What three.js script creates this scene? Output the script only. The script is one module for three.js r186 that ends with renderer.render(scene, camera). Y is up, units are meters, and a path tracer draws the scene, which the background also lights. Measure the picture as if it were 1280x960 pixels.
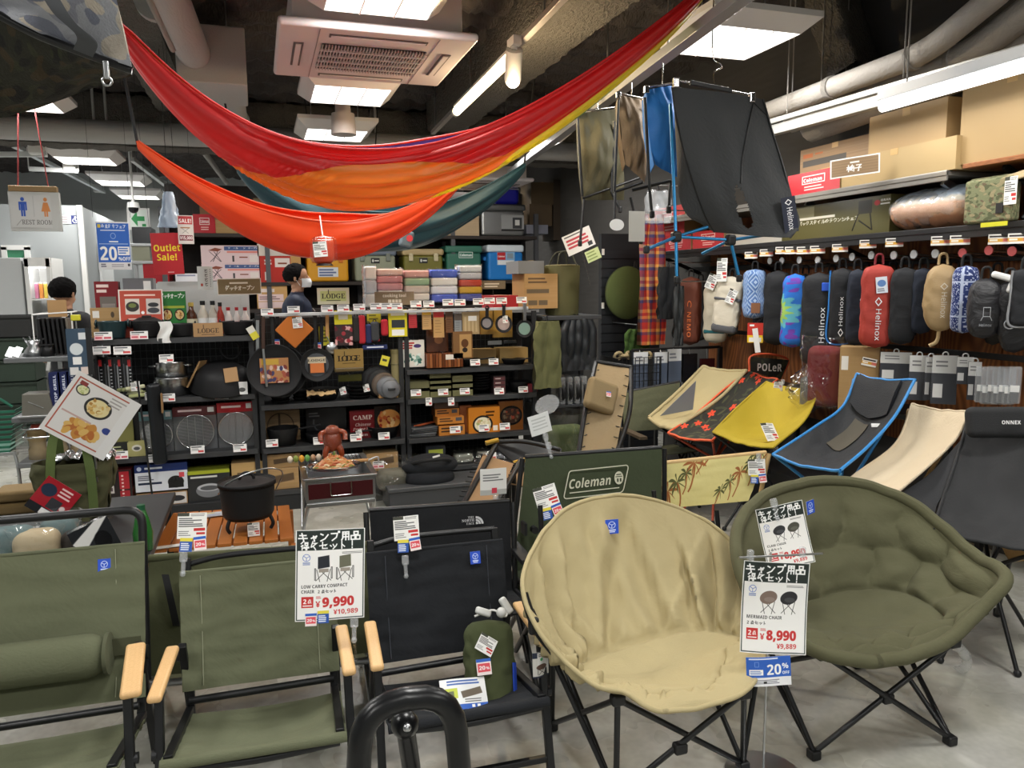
import*as THREE from 'three';
import{RoundedBoxGeometry}from 'three/addons/geometries/RoundedBoxGeometry.js';
import{RectAreaLightUniformsLib}from 'three/addons/lights/RectAreaLightUniformsLib.js';
import{MarchingCubes}from 'three/addons/objects/MarchingCubes.js';
import{createNoise3D}from 'simplex-noise';
// -- camera, light level
const scene=new THREE.Scene();
scene.background=new THREE.Color(0x050506);
const camera=new THREE.PerspectiveCamera(53.13,1280/960,.05,60);
camera.position.set(0,1.45,0);
camera.rotation.order='YXZ';
camera.rotation.set(THREE.MathUtils.degToRad(-7.4),THREE.MathUtils.degToRad(-18.2),THREE.MathUtils.degToRad(-.6));
camera.updateMatrixWorld(true);
const renderer=new THREE.WebGLRenderer({antialias:true});
renderer.toneMapping=THREE.LinearToneMapping;
renderer.toneMappingExposure=2.5;
renderer.shadowMap.enabled=true;
RectAreaLightUniformsLib.init();
const PANEL=15,PANEL_GLOW=1.1,PANEL_COLOR=0xfffdf8;
// -- helpers
const V=(x,y,z)=>new THREE.Vector3(x,y,z);
const PI=Math.PI,{sin,cos,abs,min,max,sqrt,floor:flr,hypot}=Math;
const rng=(s)=>()=>{s=(s+0x6d2b79f5)|0;let t=Math.imul(s ^(s>>>15),1|s);t=(t+Math.imul(t ^(t>>>7),61|t))^ t;return((t ^(t>>>14))>>>0)/4294967296;};
const rnd=rng(7),rr=(a,b)=>a+(b-a)*rnd();
const n3=createNoise3D(rng(11));
const lerp=(a,b,t)=>a+(b-a)*t,clamp=(x,a=0,b=1)=>min(b,max(a,x)),sm=(a,b,x)=>{const t=clamp((x-a)/(b-a));return t*t*(3-2*t);};
const ray=(px,py)=>V((px-640)/960,-(py-480)/960,-1).applyQuaternion(camera.quaternion);
const onZ=(px,py,z)=>{const d=ray(px,py);return d.multiplyScalar(z/d.z).add(camera.position);};
const onX=(px,py,x)=>{const d=ray(px,py);return d.multiplyScalar(x/d.x).add(camera.position);};
const onY=(px,py,y)=>{const d=ray(px,py);return d.multiplyScalar((y-1.45)/d.y).add(camera.position);};
const used={};
function numbered(n){const k=(used[n]=(used[n]??-1)+1);return k?n + '_' + String(k).padStart(3,'0'):n;}
function tag(o,label,category,group,kind){
if(label)o.userData.label=label;
if(category)o.userData.category=category;
if(group)o.userData.group=group;
if(kind)o.userData.kind=kind;
return o;
}
function thing(name,label,category,pos=[0,0,0],turn=0,group){
const o=new THREE.Group();o.name=numbered(name);scene.add(o);
if(pos.isVector3)o.position.copy(pos);else o.position.set(...pos);
o.rotation.y=turn;
return tag(o,label,category,group);
}
function prep(g){
if(!g.index){const n=g.attributes.position.count,a=new Uint32Array(n);for(let i=0;i<n;i++)a[i]=i;g.setIndex(new THREE.BufferAttribute(a,1));}
if(!g.attributes.normal)g.computeVertexNormals();
const n=g.attributes.position.count;
if(!g.attributes.uv)g.setAttribute('uv',new THREE.BufferAttribute(new Float32Array(n*2),2));
if(!g.attributes.color)g.setAttribute('color',new THREE.BufferAttribute(new Float32Array(n*3).fill(1),3));
return g;
}
function merge(list){
list=list.flat(Infinity).filter(Boolean).map(prep);
if(list.length===1)return list[0];
let nv=0,ni=0;
for(const g of list){nv +=g.attributes.position.count;ni +=g.index.count;}
const out={position:new Float32Array(nv*3),normal:new Float32Array(nv*3),uv:new Float32Array(nv*2),color:new Float32Array(nv*3)},idx=new Uint32Array(ni);
let v=0,i=0;
for(const g of list){
for(const k in out)out[k].set(g.attributes[k].array.subarray(0,g.attributes.position.count*(k==='uv'?2:3)),v*(k==='uv'?2:3));
const a=g.index.array;for(let j=0;j<a.length;j++)idx[i+j]=a[j]+v;
v +=g.attributes.position.count;i +=a.length;
}
const m=new THREE.BufferGeometry();
for(const k in out)m.setAttribute(k,new THREE.BufferAttribute(out[k],k==='uv'?2:3));
m.setIndex(new THREE.BufferAttribute(idx,1));
return m;
}
const obj=(name,geos,m,parent)=>{
const o=new THREE.Mesh(merge([geos]),m);
o.name=parent?name:numbered(name);o.castShadow=o.receiveShadow=true;
(parent||scene).add(o);
return o;
};
const objs=(name,geos,m,parent)=>geos.map((g)=>obj(name,g,m,parent));
const struct=(name,geos,m,parent)=>{const o=obj(name,geos,m,parent);if(!parent)o.userData.kind='structure';return o;};
const one=(name,label,category,geos,m,group)=>tag(obj(name,geos,m),label,category,group);
const put=(g,x=0,y=0,z=0,rx=0,ry=0,rz=0)=>{if(rz)g.rotateZ(rz);if(rx)g.rotateX(rx);if(ry)g.rotateY(ry);return g.translate(x,y,z);};
const bx=(w,h,d,x,y,z,rx,ry,rz)=>put(new THREE.BoxGeometry(w,h,d),x,y,z,rx,ry,rz);
const rb=(w,h,d,r,x,y,z,rx,ry,rz,s=2)=>put(new RoundedBoxGeometry(w,h,d,s,min(r,w*.49,h*.49,d*.49)),x,y,z,rx,ry,rz);
const cy=(r1,r2,h,x,y,z,rx,ry,rz,s=20,open=false)=>put(new THREE.CylinderGeometry(r1,r2,h,s,1,open),x,y,z,rx,ry,rz);
const sp=(r,x,y,z,sx=1,sy=1,sz=1,s=16)=>new THREE.SphereGeometry(r,s,flr(s*.7)).scale(sx,sy,sz).translate(x,y,z);
const la=(pts,x,y,z,s=28)=>new THREE.LatheGeometry(pts.map((p)=>new THREE.Vector2(p[0],p[1])),s).translate(x,y,z);
const tor=(R,r,x,y,z,rx,ry,rz,arc=PI*2,s=28)=>put(new THREE.TorusGeometry(R,r,8,s,arc),x,y,z,rx,ry,rz);
const paint=(g,c)=>{prep(g);const k=new THREE.Color(c),a=g.attributes.color.array;for(let i=0;i<a.length;i +=3){a[i]=k.r;a[i+1]=k.g;a[i+2]=k.b;}return g;};
const vv=(p)=>(p.isVector3?p:V(...p));
function rod(a,b,r,s=10,r2=r){
a=vv(a);b=vv(b);
const d=b.clone().sub(a),l=d.length(),g=new THREE.CylinderGeometry(r2,r,l,s);
return g.applyQuaternion(new THREE.Quaternion().setFromUnitVectors(V(0,1,0),d.normalize())).translate((a.x+b.x)/2,(a.y+b.y)/2,(a.z+b.z)/2);
}
function bar(a,b,w,t,up=[0,1,0],rad=.003){
a=vv(a);b=vv(b);
const d=b.clone().sub(a),l=d.length();d.normalize();
const x=vv(up).clone().cross(d);if(x.length()<1e-3)x.set(1,0,0);x.normalize();
const y=d.clone().cross(x),g=new RoundedBoxGeometry(w,t,l,1,min(rad,w*.4,t*.4));
return g.applyMatrix4(new THREE.Matrix4().makeBasis(x,y,d).setPosition(a.clone().add(b).multiplyScalar(.5)));
}
function bend(pts,br){
pts=pts.map(vv);const out=[pts[0].clone()];
for(let i=1;i<pts.length-1;i++){
const a=pts[i-1],p=pts[i],b=pts[i+1],u=a.clone().sub(p),w=b.clone().sub(p),k=min(br,u.length()*.5,w.length()*.5);
u.setLength(k);w.setLength(k);
const q0=p.clone().add(u),q1=p.clone().add(w);
for(let t=0;t<=1.001;t +=.2)out.push(q0.clone().multiplyScalar((1-t)**2).add(p.clone().multiplyScalar(2*t*(1-t))).add(q1.clone().multiplyScalar(t*t)));
}
out.push(pts[pts.length-1].clone());
return out;
}
const smooth=(pts,n=40,closed=false)=>new THREE.CatmullRomCurve3(pts.map(vv),closed).getSpacedPoints(n);
function sweep(pts,r,s=10,closed=false,flat=1){
pts=pts.map(vv);if(closed&&pts[0].distanceTo(pts[pts.length-1])<1e-6)pts.pop();
const n=pts.length,pos=[],idx=[],uv=[],tan=pts.map((p,i)=>{const a=pts[closed?(i+n-1)% n:max(0,i-1)],b=pts[closed?(i+1)% n:min(n-1,i+1)];return b.clone().sub(a).normalize();});
let N=abs(tan[0].y)<.9?V(0,1,0):V(1,0,0),L=0;N.sub(tan[0].clone().multiplyScalar(N.dot(tan[0]))).normalize();
for(let i=0;i<n;i++){
N.sub(tan[i].clone().multiplyScalar(N.dot(tan[i]))).normalize();
const B=tan[i].clone().cross(N),R=typeof r==='function'?r(i/(n-1)):r;
if(i)L +=pts[i].distanceTo(pts[i-1]);
for(let j=0;j<=s;j++){const a=(j/s)*PI*2,c=cos(a)*R*flat,d=sin(a)*R;pos.push(pts[i].x+N.x*c+B.x*d,pts[i].y+N.y*c+B.y*d,pts[i].z+N.z*c+B.z*d);uv.push(L,(j/s)*PI*2*R);}
}
const m=closed?n:n-1;
for(let i=0;i<m;i++)for(let j=0;j<s;j++){const a=i*(s+1)+j,b=((i+1)% n)*(s+1)+j;idx.push(a,a+1,b,b,a+1,b+1);}
if(!closed)for(const e of[0,n-1]){const c=pos.length/3;pos.push(pts[e].x,pts[e].y,pts[e].z);uv.push(0,0);for(let j=0;j<s;j++){const a=e*(s+1)+j;e?idx.push(c,a+1,a):idx.push(c,a,a+1);}}
const g=new THREE.BufferGeometry();
g.setAttribute('position',new THREE.Float32BufferAttribute(pos,3));g.setAttribute('uv',new THREE.Float32BufferAttribute(uv,2));g.setIndex(idx);
g.computeVertexNormals();
return g;
}
const pipe=(pts,r,br=.05,s=10)=>sweep(bend(pts,br),r,s);
const wire=(pts,r,n=24,s=6)=>sweep(smooth(pts,n),r,s);
function sheet(f,nu,nv,th=.002,su=1,sv=1){
const P=[],pos=[],uv=[],idx=[],W=nu+1;
for(let j=0;j<=nv;j++)for(let i=0;i<=nu;i++)P.push(f(i/nu,j/nv));
const at=(i,j)=>P[clamp(j,0,nv)*W+clamp(i,0,nu)],N=[];
for(let j=0;j<=nv;j++)for(let i=0;i<=nu;i++)N.push(at(i+1,j).clone().sub(at(i-1,j)).cross(at(i,j+1).clone().sub(at(i,j-1))).normalize());
const nor=[],K=P.length;
for(const s of[1,-1])for(let k=0;k<K;k++){pos.push(P[k].x+N[k].x*th*.5*s,P[k].y+N[k].y*th*.5*s,P[k].z+N[k].z*th*.5*s);nor.push(N[k].x*s,N[k].y*s,N[k].z*s);uv.push(((k % W)/nu)*su,(1-flr(k/W)/nv)*sv);}
for(let j=0;j<nv;j++)for(let i=0;i<nu;i++){const a=j*W+i,b=a+1,c=a+W,d=c+1;idx.push(a,b,c,b,d,c,a+K,c+K,b+K,b+K,c+K,d+K);}
const rim=[];for(let i=0;i<nu;i++)rim.push(i);for(let j=0;j<nv;j++)rim.push(j*W+nu);for(let i=nu;i>0;i--)rim.push(nv*W+i);for(let j=nv;j>0;j--)rim.push(j*W);
const base=pos.length/3;
rim.forEach((k)=>{for(const s of[0,K]){const q=(k+s)*3;pos.push(pos[q],pos[q+1],pos[q+2]);nor.push(0,0,0);uv.push(uv[k*2],uv[k*2+1]);}});
const m=rim.length,c0=P[0].clone().add(P[K-1]).multiplyScalar(.5);
rim.forEach((k,t)=>{const a=base+t*2,b=base+((t+1)% m)*2;idx.push(a,a+1,b,b,a+1,b+1);const o=P[k].clone().sub(c0).normalize();for(const q of[a*3,a*3+3]){nor[q]=o.x;nor[q+1]=o.y;nor[q+2]=o.z;}});
const g=new THREE.BufferGeometry();
g.setAttribute('position',new THREE.Float32BufferAttribute(pos,3));g.setAttribute('normal',new THREE.Float32BufferAttribute(nor,3));g.setAttribute('uv',new THREE.Float32BufferAttribute(uv,2));g.setIndex(idx);
return g;
}
const mix3=(a,b,t)=>a.clone().lerp(b,t);
const crv=(pts)=>{const c=new THREE.CatmullRomCurve3(pts.map(vv));return(t)=>c.getPoint(t);};
// -- textures
const canvas=(w,h)=>{const c=document.createElement('canvas');c.width=w;c.height=h;return c;};
function tex(c,srgb=true,rep){
const t=new THREE.CanvasTexture(c);if(srgb)t.colorSpace=THREE.SRGBColorSpace;
t.wrapS=t.wrapT=THREE.RepeatWrapping;if(rep)t.repeat.set(...rep);
return t;
}
function pixelTex(n,f,srgb=true,rep=[1,1]){
const d=new Uint8Array(n*n*4);
for(let y=0;y<n;y++)for(let x=0;x<n;x++){const c=f(x/n,y/n);const o=(y*n+x)*4;d[o]=c[0];d[o+1]=c[1];d[o+2]=c[2];d[o+3]=255;}
const t=new THREE.DataTexture(d,n,n);t.wrapS=t.wrapT=THREE.RepeatWrapping;t.magFilter=THREE.LinearFilter;t.minFilter=THREE.LinearFilter;
if(srgb)t.colorSpace=THREE.SRGBColorSpace;t.repeat.set(...rep);t.needsUpdate=true;
return t;
}
const tn=(x,y,f,s=0)=>{const a=x*PI*2,b=y*PI*2;return n3(cos(a)*f*.16+5.1*s,sin(a)*f*.16+cos(b)*f*.16,sin(b)*f*.16+s);};
const gray=(v)=>{v=clamp(v,0,255);return[v,v,v];};
const clothBump=pixelTex(256,(x,y)=>gray(128+16*sin(x*PI*2*64)*sin(y*PI*2*64)+60*tn(x,y,9,1)+30*tn(x,y,22,2)),false,[4,4]);
const sprayBump=pixelTex(256,(x,y)=>gray(128+70*n3(x*9,y*9,3)+55*n3(x*26,y*26,1)),false,[2,2]);
const grainBump=pixelTex(128,(x,y)=>gray(128+60*tn(x,y,60,3)),false,[8,8]);
// -- materials
const mats={};
function mat(c,rough=.6,metal=0,o={}){
const k=c + '/' + rough + '/' + metal + '/' +(o.key||JSON.stringify(o));
return(mats[k]||=new THREE.MeshPhysicalMaterial({color:new THREE.Color(c),roughness:rough,metalness:metal,...o,key:undefined}));
}
THREE.MeshPhysicalMaterial.prototype.setValues=((f)=>function(v){const w={...v};delete w.key;return f.call(this,w);})(THREE.MeshPhysicalMaterial.prototype.setValues);
const fab=(c,rough=.92,b=.0012)=>mat(c,rough,0,{bumpMap:clothBump,bumpScale:b,sheen:.25,sheenRoughness:.6,sheenColor:new THREE.Color(c),key:'fab' + b});
const MV=mat('#ffffff',.75,0,{vertexColors:true,key:'v'});
const MVs=mat('#ffffff',.35,0,{vertexColors:true,key:'vs'});
const black=mat('#17181a',.45),blackMat=mat('#131416',.8),steel=mat('#b9bbbd',.28,1),chrome=mat('#d5d7d9',.12,1),iron=mat('#1d1d1f',.5,.4),white=mat('#e8e8e6',.5),powder=mat('#1a1b1d',.38,.2);
const rackMat=mat('#2c2d2f',.5,.3),clear=mat('#ffffff',.08,0,{transmission:1,thickness:0,ior:1.45,key:'clear'}),poly=mat('#f4f6f8',.22,0,{transmission:.82,thickness:0,ior:1.4,key:'poly'});
const alu=mat('#a9abad',.35,.9),kraft='#a68a60',kraft2='#a17d52';
// -- printed paper: one atlas for everything that carries print
const AW=2048,atlas=canvas(AW,AW),ctx=atlas.getContext('2d');
let ax=0,ay=0,ah=0;
function pr(w,h,draw){
if(ax+w+4>AW){ax=0;ay +=ah+4;ah=0;}
if(ay+h>AW)throw new Error('atlas full');
const x=ax,y=ay;ax +=w+4;ah=max(ah,h);
ctx.save();ctx.translate(x,y);ctx.beginPath();ctx.rect(0,0,w,h);ctx.clip();draw(ctx,w,h);ctx.restore();
return[(x+.5)/AW,1-(y+h-.5)/AW,(x+w-.5)/AW,1-(y+.5)/AW];
}
const WHITE=pr(16,16,(g)=>{g.fillStyle='#fff';g.fillRect(0,0,16,16);});
const atlasTex=tex(atlas);atlasTex.generateMipmaps=false;
const paper=mat('#ffffff',.55,0,{map:atlasTex,vertexColors:true,key:'paper'}),gloss=mat('#ffffff',.18,0,{map:atlasTex,vertexColors:true,key:'gloss'});
const decal=mat('#ffffff',.7,0,{map:atlasTex,vertexColors:true,transparent:true,key:'decal'});
const toRect=(g,r=WHITE)=>{prep(g);const a=g.attributes.uv.array;for(let i=0;i<a.length;i +=2){a[i]=lerp(r[0],r[2],r===WHITE?.5:a[i]);a[i+1]=lerp(r[1],r[3],r===WHITE?.5:a[i+1]);}return g;};
const plain=(g,c)=>paint(toRect(g),c);
function pbox(w,h,d,faces,base,x=0,y=0,z=0,rx,ry,rz){
const g=prep(new THREE.BoxGeometry(w,h,d)),uv=g.attributes.uv.array,c=g.attributes.color.array,k=new THREE.Color(base);
['right','left','top','bottom','front','back'].forEach((n,f)=>{
const r=faces[n];
for(let i=f*4;i<f*4+4;i++){
const q=r||WHITE;uv[i*2]=r?lerp(q[0],q[2],uv[i*2]):(q[0]+q[2])/2;uv[i*2+1]=r?lerp(q[1],q[3],uv[i*2+1]):(q[1]+q[3])/2;
if(!r){c[i*3]=k.r;c[i*3+1]=k.g;c[i*3+2]=k.b;}
}
});
return put(g,x,y,z,rx,ry,rz);
}
const card=(w,h,r,x,y,z,rx,ry,rz,t=.001,base='#f2f1ee')=>pbox(w,h,t,{front:r},base,x,y,z,rx,ry,rz);
const quad=(w,h,r,x,y,z,rx,ry,rz)=>put(toRect(new THREE.PlaneGeometry(w,h),r),x,y,z,rx,ry,rz);
const JP={
キ:'1373 0686 3159',ャ:'2674 7466 4459',ン:'1233 195783',プ:'12726629 8090918180',用:'212719 218189 2383 2686 5159',品:'3171743431 0545490905 5595995955',得:'3012 3415 2429 5181845451 5282 4696 3797 757969 5768',
々:'3016 327226 4669',セ:'057465 313888',ッ:'1526 4456 847649',ト:'3139 3467','！':'4146 4849',点:'4144 4272 2474772724 1829 3839 5859 7889',ダ:'3016 31716529 2456 8082 9092',チ:'6122 0585 525639',オ:'0383 515949 5319',ー:'1585',ブ:'12726629 8082 9092',
ア:'127255 444729',イ:'7115 4349',ウ:'4042 151282 827639',ス:'21717219 5489',ク:'3116 31716639',バ:'3118 6189 8082 9092',ハ:'3118 6189',の:'5128061361847658',ラ:'2171 14747529',ジ:'1132 1444 198783',ェ:'2575 4549 1989',タ:'3016 31716529 2456',ル:'313719 61698796',テ:'2171 0585 5539',
椅:'0343 2029 2406 2446 5292 7047 4494 5578 9499 99 5775',子:'2181 8154 545949 0585',円:'212918 218189 5155 2585',限:'1119 1151 514535 3538',定:'4042 1282 2575 5559',フ:'12726629',会:'4015 4085 3464 1777',員:'3171743431 2585 2589 1989',
};
function jp(g,s,x,y,size,lw,color=g.fillStyle){
g.save();g.strokeStyle=color;g.lineWidth=lw;g.lineCap='square';g.lineJoin='miter';
for(const ch of s){
if(JP[ch])for(const st of JP[ch].split(' ')){g.beginPath();for(let i=0;i+1<st.length;i +=2)g[i?'lineTo':'moveTo'](x+((+st[i]+.5)/10)*size,y+((+st[i+1]+.3)/10)*size);g.stroke();}
else{g.font=`bold ${size * 1.05}px sans-serif`;g.fillStyle=color;g.fillText(ch,x+size*.15,y+size*.92);}
x +=size*1.04;
}
g.restore();
}
const F=(g,c,x,y,w,h)=>{g.fillStyle=c;g.fillRect(x,y,w,h);};
const tx=(g,s,x,y,size,c,font='sans-serif',b='bold ',w)=>{g.fillStyle=c;g.font=`${b}${size}px ${font}`;g.fillText(s,x,y,w);};
const ctr=(g,s,x,y,size,c,font,b,w)=>{g.textAlign='center';tx(g,s,x,y,size,c,font,b,w);g.textAlign='left';};
const lines=(g,c,x,y,w,n,dy,h=2,ragged=.3)=>{for(let i=0;i<n;i++)F(g,c,x,y+i*dy,w*(1-rnd()*ragged),h);};
const blob=(g,c,x,y,rx,ry=rx,a=0)=>{g.fillStyle=c;g.beginPath();g.ellipse(x,y,rx,ry,a,0,7);g.fill();};
// -- the room
const XL=-4.6,XR=3.7,ZB=-14,ZF=2.6,HC=3.4;
const floorTex=pixelTex(1024,(x,y)=>{
const a=n3(x*3.2,y*3.2,1),b=n3(x*9,y*9,2),c=n3(x*30,y*30,3),d=n3(x*110,y*110,4),e=sm(.25,.7,n3(x*5+a,y*5+b,6));
const v=172+a*9+b*11+c*7+d*5+e*16;
return[clamp(v+1,0,255),clamp(v,0,255),clamp(v-8+b*3,0,255)];
});
const floorRough=pixelTex(256,(x,y)=>gray(118+45*n3(x*6,y*6,8)+22*n3(x*30,y*30,9)),false);
const ground=new THREE.PlaneGeometry(XR-XL,ZF-ZB).rotateX(-PI/2).translate((XL+XR)/2,0,(ZB+ZF)/2);
{const p=ground.attributes.position.array,u=ground.attributes.uv.array;for(let i=0;i<4;i++){u[i*2]=p[i*3]/3.1;u[i*2+1]=p[i*3+2]/3.1;}}
struct('floor',[ground,bx(XR-XL+.4,.2,ZF-ZB+.4,(XL+XR)/2,-.102,(ZB+ZF)/2)],mat('#ffffff',.62,0,{map:floorTex,roughnessMap:floorRough,key:'floor'}));
const wallMat=mat('#b4b8b8',.8,0,{bumpMap:grainBump,bumpScale:.0006,key:'wall'});
struct('wall_left',bx(.2,HC,ZF-ZB,XL-.1,HC/2,(ZB+ZF)/2),wallMat);
struct('wall_back',bx(XR-XL+.4,HC,.2,(XL+XR)/2,HC/2,ZB-.1),wallMat);
struct('wall_front',bx(XR-XL+.4,HC,.2,(XL+XR)/2,HC/2,ZF+.1),wallMat);
struct('wall_right',bx(.2,HC,ZF-ZB,XR+.1,HC/2,(ZB+ZF)/2),mat('#4a4846',.9,0,{bumpMap:sprayBump,bumpScale:.01,key:'wr'}));
const spray=mat('#4b4644',.98,0,{bumpMap:sprayBump,bumpScale:.012,key:'spray'}),sprayBeam=mat('#625e58',.98,0,{bumpMap:sprayBump,bumpScale:.014,key:'sprayb'});
struct('ceiling',[sheet((u,v)=>{
const x=lerp(XL,XR,u),z=lerp(ZF,ZB,v),r=abs(((z*3.1+.12*n3(x*.7,z*2,0))% 1+1)% 1-.5)*2;
return V(x,HC-.05-.09*sm(.25,.75,r)-.035*n3(x*6,z*6,2)-.02*n3(x*17,z*17,5),z);
},150,330,.02,8,16),bx(XR-XL+.4,.2,ZF-ZB+.4,(XL+XR)/2,HC+.12,(ZB+ZF)/2)],spray);
const roughBox=(a,b,w,h,seg=60)=>{
a=vv(a);b=vv(b);const d=b.clone().sub(a),x=V(0,1,0).cross(d).normalize(),y=d.clone().normalize().cross(x);
return sheet((u,v)=>{
const t=u*4,k=flr(t)% 4,f=t-flr(t),q=[[-1,-1],[1,-1],[1,1],[-1,1]],p=q[k],n=q[(k+1)% 4],c=a.clone().addScaledVector(d,v);
const sx=lerp(p[0],n[0],f)*w/2,sy=lerp(p[1],n[1],f)*h/2,m=1+.05*n3(c.x*9+sx*20,c.z*9+sy*20,c.y*9);
return c.addScaledVector(x,sx*m).addScaledVector(y,sy*m);
},24,seg,.004,2,d.length());
};
struct('trim_1',roughBox([1.86,3.16,2],[1.9,3.16,-7.9],.36,.34,160),sprayBeam);
struct('trim_2',roughBox([-.72,3.2,2],[-.62,3.2,-7.9],.3,.3,120),sprayBeam);
struct('trim_3',roughBox(onY(1030,-30,3.35),onX(1068,92,3.55),.27,.2,40),sprayBeam);
struct('trim_4',roughBox([XL,3.0,-8.3],[XR,3.0,-8.3],.3,.46,120),sprayBeam);
const ductMat=mat('#b3b2b0',.55,.05,{bumpMap:clothBump,bumpScale:.003,key:'duct'}),pvc=mat('#a9a49e',.6,0,{bumpMap:clothBump,bumpScale:.004,key:'pvc'});
{
const t=thing('ceiling_duct','thick grey round duct entering a square grey box near the ceiling','duct');
obj('round_duct',[rod([-.47,2.95,-2.2],[-.3,2.92,-5.5],.1,24),...[-3,-3.8,-4.6].map((z)=>rod([-.43,2.944,z],[-.428,2.943,z-.05],.103,24))],ductMat,t);
obj('duct_box',rb(.42,.36,.62,.012,-.2,2.92,-5.75),ductMat,t);
obj('round_duct',[pipe([[-.12,2.86,-6],[-.1,2.84,-7.4],[-.02,2.75,-8.2],[.0,2.64,-8.9]],.105,.3,20),rod([-.1,2.84,-7.1],[-.1,2.84,-7.3],.12,20)],ductMat,t);
objs('strap',[rod([-.33,3.1,-5.5],[-.33,3.4,-5.5],.006),rod([-.1,3.1,-5.5],[-.1,3.4,-5.5],.006)],steel,t);
}
one('ceiling_pipe','white insulated pipe running straight across the ceiling behind the rainbow hammock','pipe',[rod([XL,2.83,-7.9],[3.4,2.86,-7.9],.1,20),rod([-1.3,2.9,-7.9],[-1.3,3.4,-7.9],.012),rod([-1.2,2.9,-7.9],[-1.2,3.4,-7.9],.012),rod([1.2,2.9,-7.9],[1.2,3.4,-7.9],.012)],ductMat);
one('ceiling_pipe','thin grey conduit hanging beside the thick round duct','pipe',[rod(onY(183,-10,2.85),onY(216,62,2.85),.018),rod(onY(216,62,2.85),onY(216,62,3.4),.012)],pvc);
one('ceiling_pipe','thin grey conduit sloping below the sprayed beam on the restroom side','pipe',[rod(onY(180,75,2.95),onY(237,156,2.95),.03),rod(onY(255,190,2.95),onY(283,228,2.95),.035)],pvc);
{
const A=[[958,138,3.45],[1150,72,3.2],3.35],mk=(label,p0,p1,r)=>one('drain_pipe',label,'pipe',
[pipe([p0,p1,p1.clone().add(V(.0,.2,.5)),p1.clone().add(V(-.03,.5,.5)).setY(3.19)],r,.14,16),rod(p0.clone().lerp(p1,.46),p0.clone().lerp(p1,.49),r*1.15,16),rod(p0.clone().lerp(p1,.93),p0.clone().lerp(p1,.95),r*1.12,16),rod(p0.clone().lerp(p1,.2),p0.clone().lerp(p1,.2).setY(3.2),.004)],pvc);
mk('grey drain pipe nearest the room, bending up before the sprayed brace',onX(958,140,3.2),onX(1158,66,3.2),.058);
mk('middle grey drain pipe of the three above the long tube lamp',onX(990,152,3.35),onX(1212,70,3.35),.07);
mk('thickest grey drain pipe, closest to the side wall above the tube lamp',onX(1015,158,3.5),onX(1275,62,3.5),.1);
}
// -- ceiling lamps
const glow=mat('#ffffff',.5,0,{emissive:new THREE.Color(PANEL_COLOR),emissiveIntensity:PANEL_GLOW,key:'glow'}),warmGlow=mat('#ffffff',.5,0,{emissive:new THREE.Color('#ffe2b0'),emissiveIntensity:3,key:'warm'});
const lampFrame=mat('#e3dedb',.45);
function area(parent,w,h,x,y,z,k,c=PANEL_COLOR){
const l=new THREE.RectAreaLight(c,k,w,h);l.position.set(x,y,z);l.rotation.x=-PI/2;parent.add(l);return l;
}
const panelProto=new THREE.Group();
{
const w=.66,i=.5,y=0;
const fr=[];for(const[a,b]of[[0,1],[1,0],[0,-1],[-1,0]]){
const g=new THREE.BufferGeometry(),o=w/2,q=i/2,t=(x,z)=>[x*abs(b||1),z];
const c=[[-o,.07,o],[o,.07,o],[q,0,q],[-q,0,q]].map((p)=>V(...p).applyAxisAngle(V(0,1,0),Math.atan2(a,b)));
g.setAttribute('position',new THREE.Float32BufferAttribute([c[0],c[3],c[2],c[0],c[2],c[1]].flatMap((p)=>p.toArray()),3));fr.push(g);
}
obj('frame',[fr,bx(w,.03,w,0,.085,0)],lampFrame,panelProto);
for(const k of[-1,0,1])obj('diffuser',bx(.158,.006,.49,k*.166,.004,0),glow,panelProto);
for(const k of[-.083,.083])obj('divider',bx(.006,.014,.49,k,.001,0),lampFrame,panelProto);
objs('hanger',[-.2,.2].map((x)=>rod([x,.09,0],[x,.64,0],.005)),steel,panelProto);
}
function panel(x,z,label,y=2.75,turn=0){
const t=panelProto.clone();t.name=numbered('ceiling_light');scene.add(t);t.position.set(x,y,z);t.rotation.y=turn;tag(t,label,'ceiling light','square ceiling lights');
area(t,.49,.49,0,-.012,0,PANEL);
}
panel(.62,-3.68,'square white ceiling light at the top edge, in front of the air conditioner');
panel(.68,-5.6,'square white ceiling light just behind the large air conditioner');
panel(.72,-7.05,'square white ceiling light third in the row, touching the rainbow hammock');
panel(.75,-9.6,'small far ceiling light glimpsed beneath the dip of the rainbow hammock');
panel(2.56,-3.83,'large square ceiling light shining right above the hanging dark mesh chair');
panel(2.5,-7.1,'ceiling light glimpsed beside the hanging olive chair under the yellow edge');
panel(2.5,-9.6,'far ceiling light behind the hanging chairs over the boxes');
panel(-1.55,-6.45,'ceiling light on the far side cut by the picture edge above the white pipe');
panel(-1.6,-9.1,'ceiling light nearest below the white pipe over the restroom sign');
panel(-1.55,-10.9,'second of the three far ceiling lights below the white pipe');
panel(-1.55,-12.5,'farthest ceiling light of the row above the green exit sign');
for(const x of[-1.6,.62,2.56])for(const z of[-1.3,1.0])panel(x,z,'square white ceiling light over the aisle at the photographer');  // panels out of view, added to light the front row
panel(-1.6,-3.9,'square white ceiling light hidden above the camouflage canopy');
panel(-3.4,-6.4,'square white ceiling light over the side aisle by the outer wall');
panel(-3.4,-10,'square white ceiling light over the restroom corridor');
const acProto=new THREE.Group();
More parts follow.
